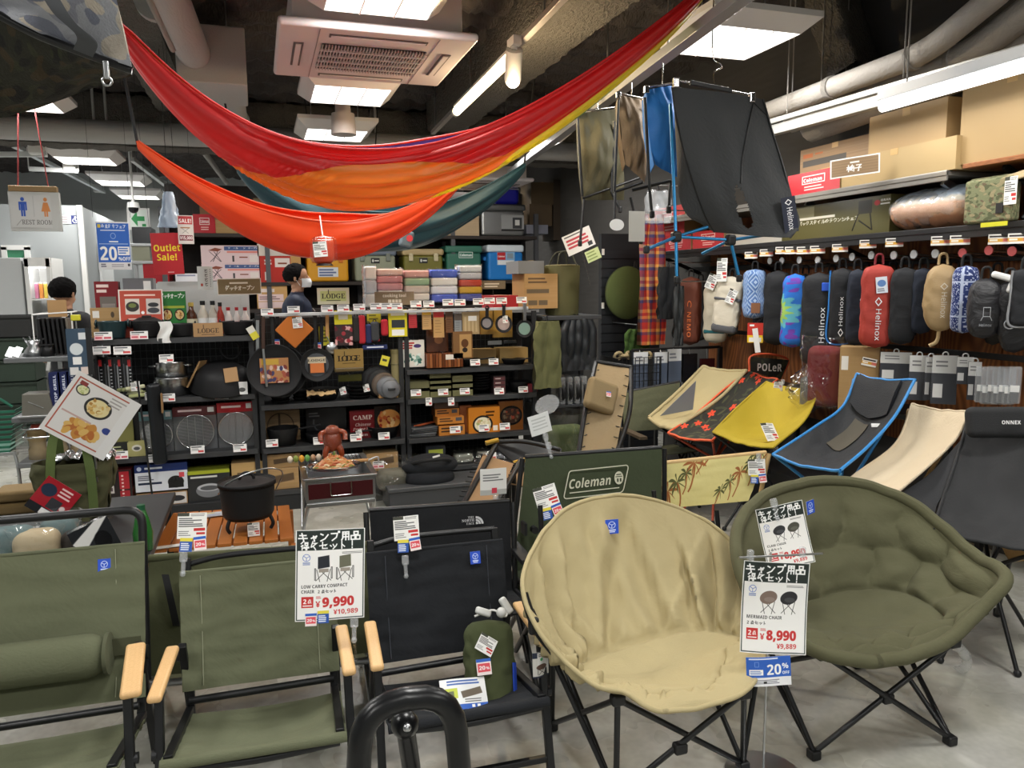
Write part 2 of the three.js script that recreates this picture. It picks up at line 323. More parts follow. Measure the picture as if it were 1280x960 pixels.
{
obj('panel',[rb(1.0,.045,.96,.02,0,.02,0),rb(.86,.2,.82,.01,0,.14,0)],mat('#d8cfcf',.4),acProto);
obj('grille',[bx(.55,.006,.46,0,-.006,0)],mat('#3a3434',.7),acProto);
obj('louvre',[...Array(34)].map((_,i)=>bx(.006,.012,.46,-.27+i*.0164,-.012,0)),mat('#b9b0b0',.5),acProto);
obj('grille_rib',[-.15,-.05,.05,.15].map((z)=>bx(.56,.013,.012,0,-.013,z)),mat('#cfc6c6',.5),acProto);
for(const[x,z,w,d]of[[0,-.37,.5,.045],[0,.37,.5,.045],[-.39,0,.05,.42],[.39,0,.05,.42]]){const o=obj('air_slot',bx(w,.006,d,x,-.004,z),mat('#6b6262',.7),acProto);obj('vane',bx(w*(w>d?.96:.55),.005,d*(w>d?.5:.94),x,-.009,z),mat('#d8cfcf',.4),o);}
obj('seam',[bx(.004,.004,.9,-.3,-.003,0),bx(.004,.004,.9,.3,-.003,0)],mat('#8f8686',.6),acProto);
}
const ac=(x,z,label,y=2.7)=>{const t=acProto.clone();t.name=numbered('air_conditioner');scene.add(t);t.position.set(x,y,z);tag(t,label,'air conditioner');objs('hanger',[-.35,.35].map((k)=>rod([k,.23,.3],[k,.69,.3],.006)),steel,t);};
ac(.66,-4.49,'big white cassette air conditioner with a central grille above the rainbow hammock');
ac(2.6,-9.0,'grey cassette air conditioner beyond the rainbow hammock, over the steel cooler',2.62);
ac(.35,-11.2,'small distant air conditioner below the dip of the rainbow hammock',2.6);
one('smoke_detector','white round drum fitted between two ceiling lights','detector',[cy(.09,.1,.16,.72,2.72,-6.4),cy(.06,.06,.6,.72,3.08,-6.4)],mat('#cdbfb8',.5));
{
const a=onY(705,-4,2.86),b=onY(541,166,2.86),dir=b.clone().sub(a).normalize();
const t=thing('lighting_track','long pale lighting track with hangers along the sprayed beam','track');
obj('rail',[bar(a.clone().addScaledVector(dir,-1.5),b,.04,.035)],mat('#a29a94',.45),t);
objs('hanger',[.3,2,3.4].map((k)=>{const p=a.clone().addScaledVector(dir,k);return rod(p,p.clone().setY(3.4),.006);}),steel,t);
const w=thing('tube_lamp','glowing warm white tube lamp clipped under the lighting track','lamp');
const p=onY(639,72,2.8),q=onY(571,139,2.8);
obj('tube',rod(p,q,.032,16),warmGlow,w);obj('end_cap',[rod(p,p.clone().addScaledVector(dir,-.05),.035),rod(q,q.clone().addScaledVector(dir,.05),.035),bar(p,q,.05,.02).translate(0,.04,0)],white,w);
const m=p.clone().lerp(q,.5),l=new THREE.RectAreaLight('#ffe2b0',5,p.distanceTo(q),.06);l.position.copy(m).y -=.04;l.lookAt(m.x,0,m.z);l.rotation.set(-PI/2,0,PI/2);scene.add(l);
const s=thing('spotlight','white track spotlight pointing down beside the warm tube lamp','lamp'),h=onY(643,62,2.8),e=onY(641,100,2.66);
obj('housing',[rod(h,e,.05,18),rod(h,h.clone().setY(2.87),.02),bx(.05,.05,.12,h.x,2.84,h.z)],white,s);obj('bulb',sp(.045,e.x,e.y,e.z),warmGlow,s);
const sl=new THREE.PointLight('#ffe2b0',1.2);sl.position.copy(e).y -=.07;sl.shadow.radius=2;scene.add(sl);
}
{
const a=onY(975,-40,2.62),b=onY(742,137,2.62),d=a.clone().sub(b).normalize(),t=thing('hanging_rail','long white ceiling rail from which the display chairs hang','rail');
obj('rail',bar(a,b.clone().addScaledVector(d,-3),.07,.05),mat('#a8a8a8',.35,.3),t);
objs('hanger',[.3,1.3,2.3].map((k)=>{const p=b.clone().addScaledVector(d,k);return rod(p,p.clone().setY(3.4),.005);}),steel,t);
const p=onX(1102,146,2.98),q=onX(1290,92,2.98),w=thing('tube_lamp','long cold white tube lamp over the boxes on the top wall shelf','lamp'),q2=q.clone().addScaledVector(q.clone().sub(p).normalize(),.4);
p.y=q2.y=2.3;
obj('tube',rod(p,q2,.026,16),glow,w);obj('housing',[bar(p,q2,.1,.05).translate(.015,.05,0),bar(p,q2,.06,.03).translate(.06,.03,0)],mat('#d9dde2',.4),w);
objs('bracket',[.1,.9].map((k)=>{const c=p.clone().lerp(q2,k);return rod(c.clone().add(V(.03,.05,0)),V(c.x+.03,3.28,c.z),.004);}),pvc,w);
const l=new THREE.RectAreaLight(PANEL_COLOR,10,.06,p.distanceTo(q2));l.position.copy(p).lerp(q2,.5);l.position.y -=.035;l.rotation.x=-PI/2;scene.add(l);
const r=thing('cable_channel','pale metal channel running between the drain pipes and the tube lamp','channel'),r0=onX(960,165,3.1),r1=onX(1300,72,3.1);
obj('channel',[bar(r0,r1,.05,.06),bar(r0,r1,.02,.03).translate(-.03,.05,0)],mat('#b8bab8',.3,.4),r);objs('hanger',[.1,.6].map((k)=>{const c=r0.clone().lerp(r1,k);return rod(c,c.clone().setY(3.4),.004);}),pvc,r);
}
for(const[label,pts]of[['lighting track with clamp nearest the restroom sign',[[-20,193,2.7],[58,193,2.7]]],['lighting track below the first, over the restroom sign',[[36,211,2.7],[98,214,2.7]]],['slanting lighting track among the far ceiling lights',[[165,199,2.85],[218,240,2.85]]],['long slanting track rising from the far corner',[[14,180,2.9],[130,240,2.9]]]]){
const p=pts.map((q)=>onY(...q)),t=thing('lighting_track','pale ' + label,'track');
obj('rail',bar(p[0],p[1],.05,.045),mat('#c9cccc',.4),t);obj('fixing',[rb(.12,.12,.12,.02,p[1].x-.08,p[1].y+.05,p[1].z),rod(p[1],p[1].clone().setY(3.4),.006),rod(p[0],p[0].clone().setY(3.4),.006)],white,t);
}
// -- prints: shop signs of the front row
const bigSign=(title,jpTail,price,price2,cA,cB,kind)=>pr(270,366,(g,w,h)=>{
F(g,'#f4f3f1',0,0,w,h);F(g,'#1f2a26',6,5,w-12,78);
jp(g,'キャンプ用品',10,9,39,6,'#fff');jp(g,'得々セット！',16,46,36,4.8,'#fff');
g.strokeStyle='#2a3833';g.lineWidth=4;g.strokeRect(6,5,w-12,h-11);
g.strokeStyle='#6f86c9';g.lineWidth=2.5;g.beginPath();g.arc(42,112,14,0,7);g.moveTo(30,104);g.lineTo(42,112);g.lineTo(54,106);g.moveTo(42,112);g.lineTo(42,126);g.stroke();
F(g,'#8795c4',28,130,28,5);F(g,'#8795c4',28,137,28,4);lines(g,'#555',180,94,80,2,5,2);
for(const[cx,c]of[[108,cA],[192,cB]]){
g.strokeStyle='#222';g.lineWidth=2.2;
for(const s of[-1,1]){g.beginPath();g.moveTo(cx+s*30,206);g.lineTo(cx-s*16,160);g.moveTo(cx+s*14,210);g.lineTo(cx+s*26,160);g.stroke();}
if(kind==='bucket')blob(g,c,cx,144,36,26,-.25),blob(g,'#ffffff22',cx+4,152,22,10);
else{g.fillStyle=c;g.beginPath();g.moveTo(cx-22,110);g.lineTo(cx+22,104);g.lineTo(cx+24,152);g.lineTo(cx-22,158);g.fill();F(g,'#9d958a',cx-18,158,38,14);g.strokeRect(cx-34,156,4,46);g.strokeRect(cx+30,152,4,46);}
}
if(title[1]){tx(g,title[0],22,234,17,'#333','sans-serif','bold ',226);tx(g,title[1],22,254,17,'#333','sans-serif','bold ',60);jp(g,jpTail,title[1]?84:22,241,15,2,'#333');}else{tx(g,title[0],22,230,18,'#333','sans-serif','bold ',226);jp(g,jpTail,22,238,16,2,'#333');}
F(g,'#c9302f',24,268,46,44);tx(g,'2',30,296,26,'#fff');jp(g,'点',46,276,19,2.4,'#fff');F(g,'#fff',29,302,36,4);lines(g,'#c55',80,268,24,2,6,3);
tx(g,'¥',78,311,34,'#c9302f');tx(g,price,104,311,50,'#c9302f','sans-serif','bold ',142);g.strokeStyle='#c9302f';g.lineWidth=2.5;g.strokeText(price,104,311,142);
tx(g,'¥' + price2,148,344,27,'#c9302f','sans-serif','bold ',98);
});
const SIGN_LOW=bigSign(['LOW CARRY COMPACT','CHAIR'],'2点セット','9,990','10,989','#20242c','#6a6a58');
const SIGN_MERMAID=bigSign(['MERMAID CHAIR'],'2点セット','8,990','9,889','#7d6a60','#26262a','bucket');
const SIGN_CLAM=bigSign(['CLAM CHAIR'],'2点セット','8,990','9,889','#2b2c30','#4a4a40','bucket');
const OFF20=pr(190,126,(g,w,h)=>{F(g,'#f2f3f6',0,0,w,h);F(g,'#2c62c4',0,0,w,88);lines(g,'#dfe8fb',12,6,160,1,5,6);g.strokeStyle='#7fa3e6';g.lineWidth=2;g.strokeRect(36,22,16,20);F(g,'#fff',12,54,58,24);lines(g,'#4a78cc',16,59,50,3,6,3);tx(g,'20',84,78,60,'#fff');tx(g,'%',152,54,32,'#fff');tx(g,'OFF',152,78,17,'#fff');lines(g,'#667',20,98,130,3,7,3);F(g,'#333',22,104,14,10);F(g,'#333',70,104,14,10);});
const TAG=pr(110,120,(g,w,h)=>{F(g,'#efefec',0,0,w,h);F(g,'#41443a',0,0,44,16);lines(g,'#555',6,24,96,5,9,5,.5);lines(g,'#777',50,6,54,2,7,3);F(g,'#c9302f',62,72,42,13);F(g,'#c9302f',72,92,32,10);lines(g,'#888',6,84,46,3,9,4);});
const TAG20=pr(60,70,(g,w,h)=>{F(g,'#f6e9e8',0,0,w,h);F(g,'#2c62c4',0,0,w,14);F(g,'#e2525e',5,20,50,36);tx(g,'20',9,47,24,'#fff');tx(g,'%',38,47,16,'#fff');});
const TAGBLUE=pr(60,70,(g,w,h)=>{F(g,'#e8d94a',0,0,w,18);F(g,'#2b58b0',0,18,w,52);lines(g,'#e8edf8',6,26,48,4,10,6);});
const LOGO=pr(64,72,(g,w,h)=>{F(g,'#2350c8',0,0,w,h);g.strokeStyle='#dce6ff';g.lineWidth=3;g.beginPath();g.arc(32,28,16,0,7);g.moveTo(18,20);g.lineTo(32,28);g.lineTo(46,21);g.moveTo(32,28);g.lineTo(31,44);g.stroke();F(g,'#dce6ff',14,50,36,6);F(g,'#dce6ff',18,59,28,5);});
const clipMat=poly;
// -- low wooden-armed folding chairs
const wood=(()=>{const t=pixelTex(256,(x,y)=>{const v=.5+.5*sin(y*60+5*n3(x*1.2,y*14,2))*.5+.2*n3(x*4,y*60,4);return[202+v*28,160+v*30,104+v*34];},true,[2,8]);return(c='#ffffff')=>mat(c,.5,0,{map:t,key:'wood' + c});})();
function cloth4(a,b,c,d,sag=.01,th=.004,wr=.003,nu=26,nv=26,s=0){
[a,b,c,d]=[a,b,c,d].map(vv);
const n=b.clone().sub(a).cross(a.clone().sub(c)).normalize().negate();
return sheet((u,v)=>{
const p=mix3(mix3(a,b,u),mix3(c,d,u),v),e=sin(PI*u),f=sin(PI*v);
return p.addScaledVector(n,sag*e*(.35+.65*f)+wr*(n3(u*2.2+s,v*7,s)+.5*n3(u*7,v*3,s+4))*min(1,3*f+.2));
},nu,nv,th,a.distanceTo(b),a.distanceTo(c));
}
function lowChair(label,fabric,pos,turn,o={}){
const{w=.47,top=.615,arm=.44,sf=.3,tall=0}=o,h=w/2,t=thing('folding_chair',label,'chair',pos,turn),fr=powder,bz=-.25-tall*.12,bt=top+.03;
for(const s of[-1,1]){
obj('armrest',rb(o.tall?.05:.036,.02,.26,.009,s*h,arm,.02,.06,s*(o.tall?.12:.03)),wood(),t);
obj('leg',bar([s*h,arm-.012,.1],[s*(h+.004),.0,.2],.022,.022,[1,0,0]),fr,t);
obj('leg',bar([s*(h-.02),arm-.01,-.16],[s*(h-.02),0,-.3],.02,.022,[1,0,0]),fr,t);
obj('back_post',bar([s*(h-.03),.2,-.172],[s*(h-.03),tall?top-.02:bt,bz-.034],.022,.022,[1,0,0]),fr,t);
obj('seat_rail',bar([s*(h-.028),sf,.2],[s*(h-.028),.22,-.19],.022,.022,[1,0,0]),fr,t);
objs('pivot_bolt',[cy(.014,.014,.012,s*(h+.014),sf-.02,.135,0,0,PI/2),cy(.02,.02,.014,s*(h-.008),arm-.05,-.19,0,0,PI/2)],mat('#2b2c2e',.35,.5),t);
}
if(!tall)obj('top_bar',wire([[-h+.03,bt-.02,bz-.034],[-h*.5,bt-.008,bz-.045],[h*.2,bt-.005,bz-.045],[h-.03,bt-.004,bz-.034]],.009,20,10),fr,t);
obj('front_bar',wire([[-h+.03,sf-.02,.205],[0,sf-.035,.2],[h-.03,sf-.02,.205]],.011,20,10),fr,t);
obj('back_bar',rod([-h+.03,.258,-.158],[h-.03,.266,-.158],.011),fr,t);
obj('stretcher',bar([-h,.1,.175],[h,.1,.175],.018,.018),fr,t);
const bw=h-.012,B=obj('backrest',[cloth4([-bw,top,bz+.008],[bw,top-.005,bz+.008],[-bw,.285,-.165],[bw,.285,-.165],.014,.005,.004,30,30,o.seed||1),rod([-bw,top-.002,bz+.002],[bw,top-.004,bz+.002],.006)],fabric,t);
const st=mat(o.stitch||'#8e9178',.9);
obj('stitching',[-1,1].map((s)=>wire([[s*bw*.74,top-.01,bz+.015],[s*bw*.74,.43,(bz-.157)/2+.002],[s*bw*.74,.3,-.158]].map(([x,y,z])=>[x,y,z]),.0016,10,4)),st,B);
obj('seat',cloth4([-bw,.228,-.14],[bw,.228,-.14],[-bw,sf+.002,.21],[bw,sf+.002,.21],.03,.005,.004,26,26,4+(o.seed||1)),fabric,t);
obj('seat_hem',rod([-bw,sf-.004,.214],[bw,sf-.004,.214],.014),fabric,t);
if(o.logo)obj('maker_badge',card(.034,.04,LOGO,o.logo[0],o.logo[1],o.logo[2],o.logo[3]),paper,t);
return t;
}
const olive=fab('#63674f'),oliveDark=fab('#4f5238'),blackCloth=fab('#171a1f'),khaki=fab('#b0a27a'),deepOlive=fab('#555740');
lowChair('olive folding chair with wooden arms carrying the 9,990 price sign',olive,[-.048,0,-2.12],-.05,{seed:1});
lowChair('black folding chair with wooden arms and an olive stuff sack on its seat',blackCloth,[.5,0,-2.1],-.03,{seed:2,stitch:'#3c4048',logo:[.125,.57,-.226,-.22]});
{
const t=lowChair('wide olive folding chair with a round lumbar pillow, cut by the picture edge',olive,[-.665,0,-2.15],-.04,{w:.62,top:.7,tall:.5,seed:3,logo:[.19,.645,-.287,-.3],arm:.46});
obj('back_tube',pipe([[-.29,.3,-.26],[-.29,.79,-.35],[.29,.79,-.35],[.29,.3,-.24]],.0125,.05,12),powder,t);
const p=obj('lumbar_pillow',[put(new THREE.CapsuleGeometry(.062,.43,6,24).scale(1,1,.85),-.06,.43,-.165,0,0,PI/2)],olive,t);
obj('pillow_end',cy(.058,.058,.01,.21,.43,-.165,0,0,PI/2).scale(1,1,1),olive,p);
obj('pillow_band',[bx(.1,.05,.004,.24,.43,-.2)],deepOlive,t);
}
// -- bucket chairs
const P3=(a)=>a.map(([x,y,z])=>onZ(x,y,z));
const folds=[...Array(34)].map((_,i)=>[.2+i*.0185+rr(-.008,.008),rr(.012,.032)*(i % 3?1:-1),rr(.004,.01),rr(-.16,.16)]);
function bucket(label,rimPx,centre,fabric,feet,hubs,o){
const t=thing('bucket_chair',label,'chair');
const rim=new THREE.CatmullRomCurve3(P3(rimPx),true,'centripetal'),C=centre,loc=(p)=>p;
const surf=(u,v)=>{
const R=rim.getPoint(u),bk=sm(.05,-.1,R.z-C.z),E=V(lerp(C.x,R.x,.6),C.y+.012,lerp(C.z,R.z,lerp(.66,o.back,bk))),K=V(lerp(C.x,R.x,.92),lerp(E.y,R.y,.22),lerp(C.z,R.z,lerp(.97,.72,bk)));
let p;
if(v<.45)p=mix3(C,E,v/.45),p.y -=.02*cos((v/.45)*PI/2);
else{const q=(v-.45)/.55;p=E.clone().multiplyScalar((1-q)**2).addScaledVector(K,2*q*(1-q)).addScaledVector(R,q*q);}
const k=sm(.35,.6,v)*(1-sm(.93,1,v)),d=o.fold(u,v,p)*(1-sm(.86,1,v)),out=V(C.x-p.x,.25,C.z-p.z).normalize();
return p.addScaledVector(out,d);
};
obj('bucket_seat',sheet((u,v)=>surf(u,v),150,60,o.th,2.4,.8),fabric,t);
obj('rim',sweep(rim.getSpacedPoints(140).slice(0,-1).map((p,i)=>p.clone().add(V(0,.004*n3(i*.15,0,3),0))),o.rim,12,true),fabric,t);
if(o.tufts)obj('tuft',o.tufts.map(([u,v])=>{const p=surf(u,v);return sp(.008,p.x,p.y,p.z,1,1,1,8);}),fabric,t);
for(const[a,b,r]of feet.rods)obj('leg',rod(a,b,r||.0085),powder,t);
objs('foot',feet.pts.map((p)=>rb(.034,.03,.034,.006,p.x,.015,p.z)),mat('#101113',.5),t);
objs('hub',hubs.map((p)=>rb(.04,.032,.03,.008,p.x,p.y,p.z)),mat('#101113',.5),t);
return[t,surf];
}
{
const FL=onY(770,1003,0),FR=onY(928,962,0),RL=onY(690,912,0),RR=V(1.36,0,-2.3),hL=onZ(772,874,-1.76),hR=onZ(930,866,-1.72),tipL=onZ(664,762,-2.0),tipR=onZ(955,790,-1.92),hB=V(.84,.33,-2.16),hB2=V(1.3,.33,-2.16);
const[t]=bucket('khaki beige bucket chair with creased canvas shell at the front of the display',
[[835,889,-1.66],[895,880,-1.65],[938,858,-1.69],[958,805,-1.84],[968,755,-1.98],[952,716,-2.1],[915,678,-2.22],[880,650,-2.3],[830,629,-2.34],[760,620,-2.31],[703,640,-2.23],[668,683,-2.13],[653,730,-2.02],[668,780,-1.93],[703,823,-1.85],[745,858,-1.77],[783,866,-1.71],[806,882,-1.67]],
V(1.03,.345,-1.87),khaki,
{pts:[FL,FR,RL,RR],rods:[[FL,hR],[FR,hL],[FL,hL],[FR,hR],[FL,tipL],[FR,tipR],[RL,hL],[FL,hB],[RL,hB],[RR,hR],[FR,hB2],[RR,hB2],[RL,V(.86,.72,-2.33)],[RR,V(1.3,.72,-2.36)]].map(([a,b])=>[a.clone().setY(max(a.y,.02)),b])},[hL,hR,FL.clone().lerp(hR,.5)],
{th:.006,rim:.007,back:.3,fold:(u,v,p)=>{let rd=0;for(const[c,a,w,s]of folds)rd +=a*Math.exp(-(((u-c-s*(v-.5))/w)**2))*sm(.42,.55,v);return rd+.01*n3(p.x*4,p.y*4,p.z*4)+.004*n3(p.x*13,p.y*11,p.z*13)+.012*sm(.47,.5,v)*(1-sm(.52,.66,v))*n3(u*40,v*4,2)-.02*Math.exp(-(((v-.465)/.016)**2))-.012*sm(.47,.55,v)*Math.exp(-(((u-.53)/.005)**2));}});
obj('arm_tube',pipe([onZ(655,742,-2.02),onZ(668,785,-1.96),onZ(692,815,-1.93)],.013,.05),powder,t);
obj('hinge',[rb(.03,.05,.024,.008,...onZ(667,782,-1.95).toArray())],mat('#101113',.5),t);
const q=onZ(760,655,-2.268);obj('maker_badge',card(.046,.048,LOGO,q.x,q.y,q.z+.03,-.12,-.1),paper,t);
}
{
const FL=onY(1017,948,0),FR=onY(1187,930,0),RR=V(2.08,0,-2.2),RL=V(1.6,0,-2.3),hL=onZ(1028,818,-1.78),hR=onZ(1192,803,-1.72),tipR=onZ(1240,745,-1.8),tipL=onZ(940,760,-1.98),bR=V(2.1,.3,-2.12),bL=V(1.56,.3,-2.2);
const[t]=bucket('dark olive padded bucket chair with tufted shell and thick rolled rim',
[[1100,826,-1.70],[1150,817,-1.68],[1192,795,-1.70],[1222,765,-1.73],[1258,724,-1.75],[1216,692,-1.95],[1180,660,-2.08],[1140,630,-2.2],[1090,608,-2.3],[1040,602,-2.34],[985,608,-2.31],[942,630,-2.23],[922,662,-2.13],[922,700,-2.03],[938,745,-1.95],[975,790,-1.86],[1015,812,-1.79],[1050,822,-1.73]],
V(1.76,.34,-1.93),fab('#56553d',.95),
{pts:[FL,FR,RR,RL],rods:[[FL,hR],[FR,hL],[FL,tipL],[FR,V(1.95,.28,-2.0)],[RR,hR],[FR,bR],[RL,hL],[FL,bL],[RR,bL],[RL,bR],[RR,V(2.22,.5,-2.42)],[RL,V(1.6,.6,-2.42)]].map(([a,b])=>[a.clone().setY(max(a.y,.02)),b])},[hL,hR,FL.clone().lerp(hR,.52)],
{th:.016,rim:(k)=>.021,back:.42,fold:(u,v,p)=>{const w=n3(u*12,v*5,2)*.12,c=abs(sin(PI*(u*11+w+(v>.72?.5:0))))**.55,r=abs(sin(PI*((v-.47)/.25+w)))**.5;return sm(.45,.52,v)*(1-sm(.94,1,v))*(.05*c*r-.018)+.006*n3(p.x*12,p.y*12,p.z*12)-.02*Math.exp(-(((v-.475)/.02)**2));}});
const q=onZ(1006,631,-2.2);obj('maker_badge',card(.042,.048,LOGO,q.x,q.y,q.z+.03,-.1,.25,.1),paper,t);
obj('wrapped_leg',[wire([onZ(1187,800,-1.74),onZ(1206,818,-1.85),onZ(1200,838,-2.05),onZ(1150,845,-2.25)],(k)=>.016+.004*n3(k*30,1,1),40,10)],poly,t);
}
// -- chairs behind the front row
function backChair(name,label,a,b,c,d,fabric,depth,o={}){
[a,b,c,d]=[a,b,c,d].map(vv);
const t=thing(name,label,'chair'),nrm=b.clone().sub(a).setY(0).normalize(),fwd=V(-nrm.z,0,nrm.x),sy=o.seat||.36;
obj('backrest',cloth4(a,b,c,d,-.012,.006,.0025,24,20,o.seed||2),fabric,t);
const sL=V(c.x,sy-.04,c.z),sR=V(d.x,sy-.04,d.z),fL=sL.clone().addScaledVector(fwd,depth).setY(sy),fR=sR.clone().addScaledVector(fwd,depth).setY(sy);
obj('seat',cloth4(sL,sR,fL,fR,.015,.006,.002,16,16,5),o.seatFabric||fabric,t);
for(const[p,q,f,s]of[[a,sL,fL,-1],[b,sR,fR,1]]){
const o2=nrm.clone().multiplyScalar(s*.014);
obj('back_post',rod(p.clone().add(o2),q.clone().add(o2),.011),o.frame||powder,t);
obj('seat_rail',rod(q.clone().add(o2),f.clone().add(o2),.011),o.frame||powder,t);
obj('leg',rod(q.clone().add(o2),f.clone().add(o2).setY(.01),.011),o.frame||powder,t);
obj('leg',rod(f.clone().add(o2),q.clone().add(o2).setY(.01),.011),o.frame||powder,t);
if(o.arm)obj('armrest',bar(V(q.x,sy+.1,q.z).add(o2),V(f.x,sy+.11,f.z).add(o2),.05,.02),o.arm,t);
}
obj('top_bar',rod(a.clone().add(V(0,.004,-.006)),b.clone().add(V(0,.004,-.006)),.011),o.frame||powder,t);
return t;
}
const NF=pr(150,60,(g,w,h)=>{g.textAlign='right';tx(g,'THE',92,20,17,'#c9cacd','serif');tx(g,'NORTH',92,37,19,'#c9cacd','serif','bold ',88);tx(g,'FACE',92,54,17,'#c9cacd','serif');g.textAlign='left';g.fillStyle='#c9cacd';g.beginPath();g.moveTo(100,54);g.lineTo(146,54);g.arc(100,54,44,0,-PI/2,true);g.closePath();g.fill();g.strokeStyle='#15171c';g.lineWidth=3;for(const r of[16,30]){g.beginPath();g.arc(100,54,r,0,-PI/2,true);g.stroke();}});
const CM=pr(330,140,(g,w,h)=>{
const c='#d3d3bd';g.strokeStyle=c;g.lineWidth=5;g.lineJoin='round';g.beginPath();g.moveTo(46,8);g.lineTo(310,8);g.quadraticCurveTo(324,10,320,26);g.lineTo(296,112);g.quadraticCurveTo(290,130,272,130);g.lineTo(20,130);g.quadraticCurveTo(4,128,10,110);g.lineTo(34,22);g.quadraticCurveTo(38,8,50,8);g.stroke();
g.save();g.transform(1,0,-.18,1,18,0);tx(g,'Coleman',26,88,58,c,'sans-serif','bold ',206);g.restore();
F(g,c,34,104,240,5);g.lineWidth=4;blob(g,c,274,62,22,30);F(g,'#3e4432',262,44,24,5);F(g,'#3e4432',258,54,32,4);F(g,'#3e4432',264,64,8,16);F(g,'#3e4432',278,64,8,16);
});
{
const t=backChair('folding_chair','black low folding chair with a white half-dome emblem behind the plain black chair',onZ(462,640,-2.88),onZ(637,628,-2.84),onZ(468,760,-2.78),onZ(640,745,-2.74),fab('#0e1014'),.3,{seat:.3});
const q=onZ(588,649,-2.82);obj('emblem',quad(.104,.042,NF,q.x,q.y,q.z+.014,-.13,-.08),decal,t);
const u=backChair('folding_chair','dark green folding chair with a white framed word mark across its back',onZ(657,573,-2.98),onZ(827,561,-2.94),onZ(640,740,-2.93),onZ(826,730,-2.89),fab('#3d4630'),.3,{seat:.3,arm:mat('#1c1d1f',.5)});
const r=onZ(743,601,-2.95);obj('word_mark',quad(.31,.133,CM,r.x,r.y,r.z+.022,-.05,-.068,.03),decal,u);
obj('side_pocket',[bx(.012,.05,.05,...onZ(655,660,-2.9).toArray()),cy(.015,.015,.03,...onZ(668,662,-2.88).toArray(),PI/2)],black,u);
}
const palmTex=(()=>{
const c=canvas(512,256),g=c.getContext('2d');F(g,'#d8cd8c',0,0,512,256);
for(let i=0;i<15;i++){
const x=(i*137)% 512,y=40+((i*89)% 190),s=.7+.5*rnd(),a=rr(-.5,.5);
g.save();g.translate(x,y);g.rotate(a);g.scale(s,s);
g.strokeStyle='#9a5a2c';g.lineWidth=6;g.beginPath();g.moveTo(0,0);g.quadraticCurveTo(12,36,-4,74);g.stroke();
for(let k=0;k<8;k++){const b=(k/8)*PI*2,L=rr(30,46);g.fillStyle=i % 3===1?'#9c5f34':'#55572f';g.beginPath();g.moveTo(0,0);g.quadraticCurveTo(cos(b)*L*.6-sin(b)*10,sin(b)*L*.5-12,cos(b)*L,sin(b)*L*.8+8);g.quadraticCurveTo(cos(b)*L*.5,sin(b)*L*.4+4,0,0);g.fill();}
g.restore();
}
const t=tex(c);t.repeat.set(1.55,2.6);return t;
})();
backChair('folding_chair','pale yellow low chair printed with palm trees behind the bucket chairs',onZ(825,581,-3.06),onZ(958,567,-3.03),onZ(823,636,-3.02),onZ(935,626,-2.99),mat('#ffffff',.9,0,{map:palmTex,bumpMap:clothBump,bumpScale:.001,key:'palm'}),.4,{seat:.24,frame:mat('#c8a873',.5)});
{
const t=thing('folding_bench','dark olive fabric folding bench standing behind the olive wooden-armed chair','bench');
const a=onZ(186,698,-2.64),b=onZ(462,680,-2.6),c=onZ(186,845,-2.58),d=onZ(462,815,-2.55);
obj('backrest',[cloth4(a,b,c,d,-.02,.012,.006,30,16,9),rod(a,b,.012)],oliveDark,t);
obj('strap',[sheet((u,v)=>onZ(202+u*9+v*14,718+v*64,-2.585+.02*sin(v*3)),2,12,.003)],blackMat,t);
obj('frame_bar',[rod(c.clone().add(V(0,-.02,.02)),d.clone().add(V(0,-.02,.02)),.012)],alu,t);
for(const p of[c,d]){obj('leg',rod(p,V(p.x,.01,p.z-.28),.012),alu,t);obj('leg',rod(V(p.x,p.y-.02,p.z-.26),V(p.x,.01,p.z+.02),.012),alu,t);obj('seat_rail',rod(p.clone().add(V(0,-.02,0)),V(p.x,p.y-.01,p.z-.28),.012),alu,t);}
obj('seat',cloth4(c.clone().add(V(0,-.03,0)),d.clone().add(V(0,-.03,0)),c.clone().add(V(0,-.02,-.28)),d.clone().add(V(0,-.02,-.28)),.01,.006,.003,16,10,3),oliveDark,t);
}
// -- signs and tags of the front row
function sign(name,label,rect,w,h,p,rx=0,ry=0,rz=0,cat='sign',curl=0){
const t=thing(name,label,cat,p);t.rotation.order='YXZ';t.rotation.set(rx,ry,rz);
const g=sheet((u,v)=>V((u-.5)*w,(.5-v)*h,curl*sin(v*PI)*-1+.004*sin(u*5)),8,12,.0008),a=g.attributes.uv.array,half=9*13;
for(let i=0;i<a.length/2;i++){const pv=i>=half&&i<half*2;a[i*2]=pv?lerp(rect[0],rect[2],a[i*2]):(WHITE[0]+WHITE[2])/2;a[i*2+1]=pv?lerp(rect[1],rect[3],a[i*2+1]):(WHITE[1]+WHITE[3])/2;}
obj('sheet',g,paper,t);
return t;
}
const clip=(t,x,y,z=0)=>obj('clip',[rb(.022,.03,.012,.004,x,y,z),rb(.012,.04,.016,.004,x,y-.03,z-.004),sp(.008,x,y-.05,z)],poly,t);
